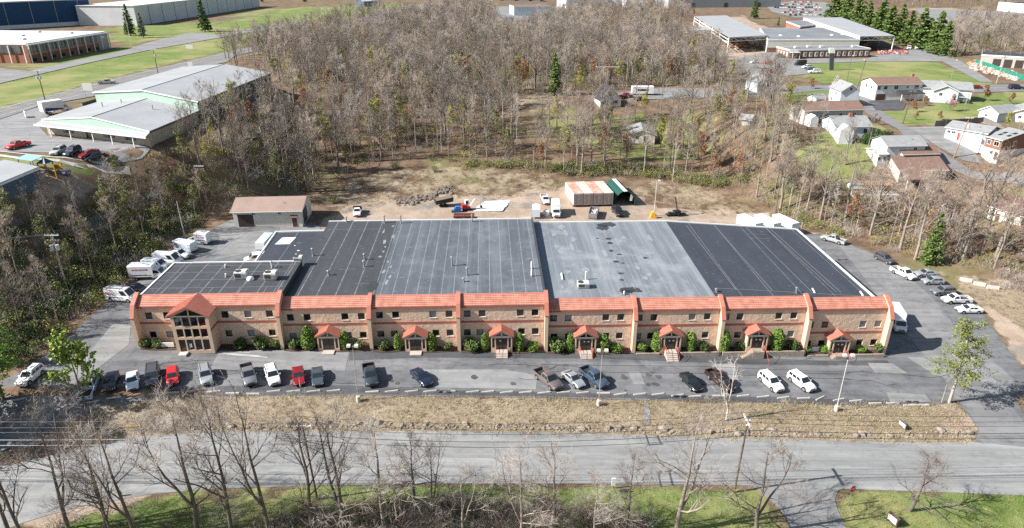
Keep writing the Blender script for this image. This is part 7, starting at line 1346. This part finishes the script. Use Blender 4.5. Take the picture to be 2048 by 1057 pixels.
PL = [(291, 'R', 20, 'left of the white sign, {}'), (315, 'R', 20, 'touching the white sign, {}'), (479, 'D', 28, 'just right of the entrance tower, {}'), (521, 'R', 30, 'between two others right of the entrance tower, {}'), (550, 'R', 20, 'against the buttress at the right end of the {}'),
      (588, 'R', 24, 'by the buttress at the left end of the {}'), (617, 'A', 28, 'left of the porch of the {}'), (690, 'A', 20, 'right of the porch of the {}'), (716, 'R', 22, 'at the right end of the {}'), (768, 'R', 22, 'at the left end of the {}'), (796, 'A', 17, 'left of the porch of the {}'), (864, 'A', 21, 'right of the porch of the {}'), (896, 'R', 18, 'at the right end of the {}'),
      (942, 'R', 30, 'at the left end of the {}'), (970, 'A', 18, 'left of the porch of the {}'), (1039, 'A', 19, 'right of the porch of the {}'), (1065, 'G', 24, 'at the right end of the {}'), (1113, 'R', 32, 'at the left end of the {}'), (1141, 'A', 19, 'left of the porch of the {}'), (1208, 'A', 22, 'right of the porch of the {}'), (1234, 'G', 24, 'at the right end of the {}'),
      (1284, 'G', 24, 'at the left end of the {}'), (1313, 'A', 24, 'left of the porch of the {}'), (1382, 'A', 20, 'right of the porch of the {}'), (1407, 'D', 24, 'at the right end of the {}'), (1448, 'A', 24, 'against the buttress of the {}'), (1480, 'D', 21, 'left of the stone steps, {}'), (1554, 'A', 26, 'right of the porch of the {}'), (1584, 'D', 24, 'at the right end of the {}'),
      (1616, 'G', 17, 'at the left end of the {}'), (1650, 'G', 20, 'left of the porch of the {}'), (1724, 'G', 22, 'right of the porch of the {}'), (1762, 'R', 22, 'at the right end of the {}')]
for k, (px, ty, wpx, wh) in enumerate(PL):
    u = uplane(px, 690, -1.05)[0]; bay = sum(u > f for f in FU[1:8]); p = loc(u, -1.05); p.z = lot_z(p.x) + (.05 if bay < 5 else max(.3, FL[bay] - lot_z(p.x) - .6)); s = wpx * mpp(p)
    lab = {'R': 'rounded rhododendron shrub', 'D': 'dark clipped round shrub', 'G': 'bright green round shrub', 'A': 'tall green columnar evergreen'}[ty] + ' ' + wh.format(BAYN[bay])
    if ty == 'A': arb[k % 2].put(p, lab, s / 1.75, 'columnar_evergreen', 'evergreen', 'foundation evergreens', sz=s / 1.75 * (1.05 if wpx > 20 else 1.25) * .92)
    else: {'R': rho[k % 2], 'D': dk, 'G': grn[k % 2]}[ty].put(p, lab, s / 2.0, 'round_shrub', 'shrub', 'foundation shrubs')
MUL = mat('dark bark mulch', (.05, .032, .024), (.09, .05, .035), 2, .95)
for i in range(8):
    u0, u1 = FU[i] + .3, FU[i + 1] - .3; mb = MB(); n = 12
    for k in range(n):
        q = [loc(u0 + (u1 - u0) * (k + a) / n, w) for a, w in ((0, -1.9 - .25 * math.sin(k)), (1, -1.9 - .25 * math.sin(k + 1)), (1, .2), (0, .2))]; mb.quad(*[(c.x, c.y, lot_z(c.x) + (.14 if i < 5 else max(.32, FL[i] - lot_z(c.x) - .62))) for c in q])
    tag(mb.obj('planting_bed', MUL), kind='structure')
# conifers
def conifer(seed, H, r, n, ls, droop=.25, bare=.08, irregular=.25, tiers=None, top=.02):
    rg = random.Random(seed); tb = MB().tube([(0, 0, -.3), (rg.uniform(-.1, .1), rg.uniform(-.1, .1), H * .5), (0, 0, H)], [r * .07 + .06, r * .05 + .04, .02], 7); mb = MB(); nb = int(n)
    for k in range(nb):
        t = bare + (1 - bare) * (k + rg.random()) / nb; z = H * t; L = r * (1 - t + top) ** .8 * rg.uniform(1 - irregular, 1 + irregular * .4); a = rg.uniform(0, 6.28); d = Vector((math.cos(a), math.sin(a), -droop + .5 * t)); 
        mb.tube([(0, 0, z), tuple(d * L * .9 + Vector((0, 0, z)))], [.04, .01], 3, 0, False); m = max(4, int(9 * L))
        for j in range(m):
            s = rg.uniform(.2, 1); p = Vector((0, 0, z)) + d * L * s + Vector((rg.gauss(0, .11), rg.gauss(0, .11), rg.gauss(0, .06))) * (L + .8) * .8; leaf(mb, p, ls * rg.uniform(.6, 1.4), rg, 1)
    return tb, mb
fir = [Proto('fir', *conifer(90 + i, 16, 3.6, 150, .5), BK['dark'], LF['fir']) for i in range(3)]; firb = Proto('firb', *conifer(95, 15, 3.0, 150, .42, .1), BK['dark'], LF['blue']); firg = [q.recol(BK['dark'], leafmat('mid green needles', (.085, .14, .03), (.125, .18, .045))) for q in fir]
def tree_at(pr, base, top, label, H0, name='conifer', cat='tree', group=None, rz=None):
    p = P(*base); d = Vector(ray(*top)); t = p.y / d.y; h = CAM_H + d.z * t - p.z; return pr.put(p, label, rz, max(.15, h / H0), group, name, cat)
for k, (b, t, lab, pr) in enumerate([((1858, 528), (1864, 425), 'bright green conifer among bare trees by the right drive', firg[0]), ((1109, 190), (1110, 106), 'single dark green spruce in the woodland by the clearing', firg[1]), ((410, 64), (400, -8), 'large dark spruce before the white warehouse', fir[0]), ((262, 72), (250, 8), 'grey green spruce at the corner of the white warehouse', fir[1]), ((287, 76), (281, 22), 'blue grey spruce right of the grey green one', firb), ((1930, 470), (1932, 415), 'small blue grey spruce beside the maroon roofed garage', firb),
     ((1343, 34), (1340, 8), 'small dark conifer before the long grey warehouse', fir[2]), ((525, 5), (527, -25), 'dark conifer at the top edge, left of a pair', fir[1]), ((610, 5), (612, -20), 'dark conifer at the top edge right of the white warehouse', fir[2]), ((1556, 52), (1566, 33), 'small green conifer left of the brick block', firg[2]), ((1508, 38), (1506, -10), 'tall ragged conifer behind the left lumber shed', fir[0]), ((1494, 168), (1496, 140), 'green conifer by the grey blue house in the trees', firg[1])]): tree_at(pr, b, t, lab, 16)
CR = [(1668, 42, -22), (1690, 46, -10), (1712, 58, -18), (1730, 66, 2), (1752, 74, 8), (1775, 80, 14), (1797, 72, 12), (1812, 92, 20), (1835, 98, 18), (1852, 92, 36), (1868, 108, 30), (1885, 112, 48), (1760, 60, 4)]
for k, (x, y, t) in enumerate(CR): o = tree_at(firg[k % 3], (x, y), (x, t), f'dark green conifer in the row behind the right shed, {ordinal(k + 1)} from the left', 14.5, group='conifers behind the right lumber shed'); w_ = rnd.uniform(1.35, 2.1); o.scale = (o.scale.x * w_, o.scale.y * w_ * .9, o.scale.z * rnd.uniform(.88, 1.1))
for k in range(12):
    x = 1727 + k * 7.2; q = P(x, 287 + k * 1.0); arb[2].put(q, f'slender dark arborvitae in the hedge before the pale grey house, {ordinal(k + 1)} from the left', 1.0, 'arborvitae', 'hedge tree', 'arborvitae hedge', sz=1.35 if 2 < k < 8 else .95)
# loose pine on the right corner, green trees on the left
def pine(seed, H, r, n, ls, t0=.3):
    rg = random.Random(seed); tb = MB().tube([(0, 0, -.4), (.1, 0, H * .3), (-.2, .1, H * .65), (0, 0, H)], [.24, .2, .13, .03], 8); mb = MB()
    for k in range(n):
        t = t0 + (1 - t0) * (k + rg.random()) / n; a = rg.uniform(0, 6.28) if k % 5 else (2.9 if k % 2 else 5.9); L = r * (1.25 - t * .9) * rg.uniform(.5, 1.15); q = Vector((math.cos(a), math.sin(a), rg.uniform(-.05, .3))); p0 = Vector((0, 0, H * t)); pts = [p0, p0 + q * L * .5 + Vector((0, 0, .1)), p0 + q * L]; mb.tube(pts, [.07, .045, .02], 4, 0, False)
        for j in range(int(5 + L * 2.2)):
            c = p0 + q * L * rg.uniform(.35, 1.05) + Vector((rg.gauss(0, .35), rg.gauss(0, .35), rg.gauss(.1, .2))) * (L * .35 + .4)
            for _ in range(10): leaf(mb, c + Vector((rg.gauss(0, .26), rg.gauss(0, .26), rg.gauss(0, .16))), ls * rg.uniform(.6, 1.3), rg, 1)
    return tb, mb
pn = Proto('pine', *pine(5, 14, 4.2, 46, .2), BK['pale'], LF['pine']); LF['lime'] = leafmat('bright young leaves', (.22, .30, .05), (.28, .36, .08)); pg = [Proto('pine', *pine(6 + i, 13, 3.8, 50, .24, .15), BK['dark'], LF['green' if i == 0 else 'fir']) for i in range(2)]
tree_at(pn, (1898, 806), (1902, 643), 'loose yellow green pine on the corner of lot and driveway', 14, 'pine_tree', rz=.4)
thin[1].put(P(1883, 806), 'thin bare sapling standing left of the yellow green pine', .5, .72)
gt = [Proto('leafy', *bare_tree(70 + i, 9, .22, .30, 9, 5, 3, 4, .4, .14, 3, .16, leaves=4, ls=.26), BK['dark'], TW['olive'], LF['lime']) for i in range(2)]
tree_at(gt[0], (172, 812), (132, 664), 'young bright green leafing tree over the pale blue pickup', 9, 'leafing_tree', rz=2.0)
for b, t, lab in (((8, 800), (10, 648), 'dark green pine cut by the left edge beside the white suv'), ((34, 735), (36, 662), 'smaller green pine just behind the left edge pine'), ((-60, 740), (-30, 640), 'tall green pine farther left at the edge'), ((-70, 850), (-60, 660), 'pine casting shade over the left end of the lot'), ((-150, 880), (-140, 680), 'second pine beyond the left edge shading the lot'), ((-60, 905), (-60, 740), 'third pine beyond the left edge shading the street bend')): tree_at(pg[1] if b[0] < 0 else pg[0], b, t, lab, 12, 'pine_tree')
# foreground bare trees
fg = [Proto('near', *bare_tree(110 + i, 15, .2, .34, 11, 6, 4, 7, .45, .17, 3, .15, fork=(i % 2 == 0), tl=.8, tw_=.0065), BK['dark'], TW['grey']) for i in range(4)]
fgp = [q.recol(BK['grey'], TW['grey']) for q in fg]; fg = [q.recol(BK['dark'], TW['dark' if i_ % 2 else 'grey']) for i_, q in enumerate(fg)]
FT = [((20, 1075), (-10, 830), 3, 'bare tree cut by the left edge of the photo'), ((275, 1085), (262, 845), 0, 'bare tree with dark forked stem behind the hydrant verge'), ((930, 1085), (940, 950), 2, 'low pale bare tree in the middle of the brush'), ((1190, 1085), (1180, 960), 3, 'small pale bare tree on the lawn below the post sign'), ((139, 1066), (100, 838), 0, 'big forked bare tree at the lower left corner'), ((60, 1100), (25, 850), 1, 'bare tree at the far left of the foreground'), ((215, 1064), (185, 862), 3, 'bare tree second along the lower left verge'), ((228, 1075), (250, 900), 1, 'short bare tree behind the yellow hydrant'), ((395, 1066), (345, 832), 2, 'bare tree with crossing limbs left of the street pole'), ((462, 1068), (430, 805), 3, 'tall narrow bare tree rising to the dry embankment'), ((540, 1068), (520, 796), 0, 'tallest dark trunked bare tree before the street'), ((625, 1070), (640, 860), 1, 'bare tree wrapped around the left street pole'), ((690, 1068), (668, 850), 2, 'bare tree just right of the left street pole'), ((770, 1066), (745, 862), 3, 'pale trunked bare tree in the brush'), ((826, 1000), (815, 876), 1, 'upright bare tree on the lawn edge by the brush'), ((863, 1044), (872, 900), 0, 'dark bare tree right of the brush patch'), ((1040, 1080), (1075, 918), 2, 'pale leaning bare tree above the central brush'), ((1100, 1075), (1110, 910), 3, 'thin pale bare tree over the lawn'), ((1250, 1062), (1235, 920), 1, 'small forked bare tree on the green lawn'), ((1352, 1066), (1385, 866), 0, 'large pale bare tree centred before the street right of the lawn sign'), ((1512, 1072), (1508, 905), 2, 'bare tree beside the brown street pole'), ((1818, 1022), (1835, 918), 1, 'spreading bare tree on the corner lawn')]
for b, t, k, lab in FT: 
    o = tree_at((fgp if 'pale' in lab else fg)[k], b, t, lab, 13.2, 'bare_tree')
    if 'spreading' in lab: o.scale = (o.scale.x * 2.0, o.scale.y * 2.0, o.scale.z)
    elif 'large pale' in lab: o.scale = (o.scale.x * 1.35, o.scale.y * 1.35, o.scale.z)
    else: q_ = rnd.uniform(1.1, 1.55); o.scale = (o.scale.x * q_, o.scale.y * q_, o.scale.z)
    if 'street pole' in lab or 'lawn' in lab: o.scale = (o.scale.x * 1.35, o.scale.y * 1.35, o.scale.z)
wb = Proto('white', *bare_tree(131, 12, .25, .42, 6, 5, 4, 4, .15, .18, 3, .22, fork=True, tl=.5, tw_=.016), BK['white'], TW['pale']); tree_at(wb, (1452, 842), (1465, 712), 'white barked bare tree on the embankment before the maroon pickup', 12, 'bare_tree', rz=1.2)
# brush at the lower edge and on the embankment
instancer('foreground_brush', scatter([(560, 1030), (700, 1010), (900, 1000), (1000, 1010), (1150, 1020), (1300, 1045), (1300, 1100), (500, 1100)], 1.15, 61) + scatter([(60, 1000), (300, 985), (420, 1010), (560, 1020), (560, 1080), (60, 1080)], 3.2, 62), [clump(21, 50, 2.6, 1.6, TW['dark'], tw_=.016), clump(22, 50, 2.2, 1.6, mat('dull red brown twigs', (.17, .105, .09)), tw_=.018), clump(25, 50, 1.8, 1.8, mat('dull red brown twigs', (.17, .105, .09)), tw_=.018), clump(23, 36, 2.8, 1.6, TW['pale'], tw_=.014), clump(24, 40, 1.8, 1.8, TW['dark'], tw_=.014)], .6, 1.3, 'tangled bare brush along the lower edge of the photo', 12, .2)
instancer('embankment_brush', scatter([(270, 868), (260, 820), (300, 798), (400, 796), (430, 830), (400, 862)], 1.3, 63) + scatter([(20, 940), (130, 905), (250, 880), (160, 830), (60, 890)], 1.9, 64) + scatter([(1990, 540), (2070, 560), (2070, 600), (2000, 575)], 1.5, 65), [clump(31, 40, 2.2, 1.6, TW['grey'], tw_=.014), clump(32, 40, 1.9, 1.6, TW['pale'], tw_=.014), clump(33, 36, 2.0, 1.6, TW['warm'], tw_=.014)], .6, 1.2, 'dense bare brush on the shaded end of the embankment', 13, .2)
def tuft(seed, n, h, m):
    rg = random.Random(seed); mb = MB()
    for k in range(n): twig(mb, Vector((rg.gauss(0, .35), rg.gauss(0, .35), 0)), Vector((rg.gauss(0, .6), rg.gauss(0, .6), 1)).normalized(), h * rg.uniform(.5, 1.2), .025, 0)
    return mb.mesh('tuft', m)
ST = [mat('straw blades', (.38, .31, .205)), mat('dull straw blades', (.28, .225, .15)), mat('olive grass blades', (.2, .22, .07)), mat('brown weed stalks', (.2, .14, .09))]
instancer('dry_grass', scatter(DRY[0], .8, 66), [tuft(1, 26, .45, ST[0]), tuft(2, 26, .4, ST[1]), tuft(3, 22, .35, ST[2]), tuft(4, 22, .5, ST[3]), tuft(5, 26, .4, ST[0])], .6, 1.3, 'dry straw coloured grass and weeds covering the embankment', 14, .2)
instancer('straw_grass', scatter(DRY[1], 1.7, 67) + scatter(DRY[2], 1.7, 68) + scatter(DRY[3], 1.5, 69), [tuft(6, 26, .6, ST[1]), tuft(7, 26, .5, ST[3]), tuft(8, 22, .6, ST[3])], .6, 1.4, 'straw grass on the cleared slope behind the yard and on the right verge', 15, .2)
GT = [mat('fresh grass blades', (.12, .175, .035)), mat('dull grass blades', (.19, .2, .08)), mat('dead grass blades', (.32, .27, .15))]
instancer('lawn_grass', scatter(GRASS[0], .85, 70) + scatter(GRASS[1], .85, 71), [tuft(21, 30, .22, GT[0]), tuft(22, 30, .2, GT[1]), tuft(23, 26, .2, GT[2]), tuft(24, 30, .25, GT[0])], .6, 1.3, 'rough spring grass on the verge along the street', 21, .2)
# garden trees and shrubs among the houses
ball = [Proto('ball', *bare_tree(140 + i, 6, .12, .42, 12, 6, 4, 6, .3, .1, 3, .15, leaves=2, ls=.16, tl=.4), BK['dark'], TW['warm'], LF[l]) for i, l in enumerate(('pink', 'rust', 'white'))]
for b, t, k, lab in (((1899, 222), (1897, 188), 0, 'pink budding garden tree before the pale blue house'), ((1967, 202), (1969, 170), 1, 'rusty pear shaped tree on the lawn below the street'), ((2022, 208), (2026, 185), 1, 'small bare rusty tree on the right lawn'), ((1670, 182), (1668, 152), 2, 'pale pink blossom tree left of the street'), ((1622, 178), (1622, 156), 1, 'small rusty tree beside the upper street'), ((1826, 224), (1828, 198), 1, 'rusty shrub tree below the long white house'), ((1848, 212), (1848, 192), 1, 'round shrub right of the porch of the long white house'), ((1832, 240), (1830, 224), 1, 'low rusty shrub nearest the wooden street pole'), ((1878, 240), (1876, 222), 1, 'flat topped rusty shrub in the middle of the lawn'), ((1885, 458), (1888, 405), 2, 'white blossom tree among the bare trees behind the right drive'), ((1757, 250), (1757, 234), 1, 'small clipped shrub on the street corner')): tree_at(ball[k], b, t, lab, 6, 'garden_tree')
wl = bud[0].recol(BK['grey'], TW['olive'], LF['yel']); tree_at(wl, (2012, 268), (2012, 222), 'yellow green willow before the cut off garage', 11, 'garden_tree'); tree_at(wl, (1320, 300), (1318, 232), 'yellow leafing tree right of the cream cottage', 11, 'garden_tree'); tree_at(wl, (1160, 195), (1165, 140), 'golden willow left of the white cape house', 11, 'garden_tree'); tree_at(KINDS_['wideg'][0], (1293, 200), (1296, 105), 'huge dark limbed oak right of the camper trailer', 17, 'bare_tree'); tree_at(KINDS_['wide'][1], (1408, 195), (1415, 100), 'large bare tree at the bend of the gravel drive', 17, 'bare_tree'); tree_at(KINDS_['thinw'][0], (1345, 362), (1350, 265), 'forked white barked tree at the clearing edge', 13, 'bare_tree')
for b, t, k, lab in (((1800, 500), (1795, 330), 1, 'large bare tree spreading over the pergola'), ((1830, 520), (1850, 350), 0, 'tall bare tree left of the bright green conifer'), ((1925, 520), (1960, 300), 2, 'tall bare tree leaning right of the bright green conifer'), ((1960, 510), (2000, 290), 1, 'high spreading bare tree before the maroon roofed garage'), ((1990, 520), (2040, 330), 0, 'bare tree at the right edge of the drive woods'), ((1690, 440), (1695, 290), 2, 'bare tree above the pale silver pickup'), ((1560, 420), (1575, 270), 0, 'bare tree behind the white flat topped trailers'), ((1640, 440), (1650, 290), 1, 'bare tree between trailers and pale silver pickup'), ((1740, 470), (1745, 330), 2, 'bare tree left of the timber pergola')): tree_at(KINDS_['wide'][k], b, t, lab, 17, 'bare_tree')

for k, (b, t, lab) in enumerate((((1640, 262), (1642, 190), 'bare tree before the long tan house'), ((1590, 285), (1592, 200), 'bare tree at the left end of the long tan house'), ((1735, 300), (1738, 225), 'bare tree over the arborvitae hedge'), ((1690, 330), (1694, 240), 'bare tree on the lawn left of the pale blue two storey house'), ((1925, 232), (1927, 188), 'small bare tree beside the concrete drive'), ((2035, 300), (2040, 215), 'bare tree behind the red brick house'), ((1560, 215), (1563, 130), 'bare tree hiding the pale blue grey house'), ((1528, 205), (1530, 125), 'bare tree left of the pale blue grey house'), ((1985, 395), (1992, 300), 'bare tree on the gravel below the red brick house'))): tree_at(KINDS_['wide' if k % 2 else 'slim'][k % 3], b, t, lab, 15, 'bare_tree')
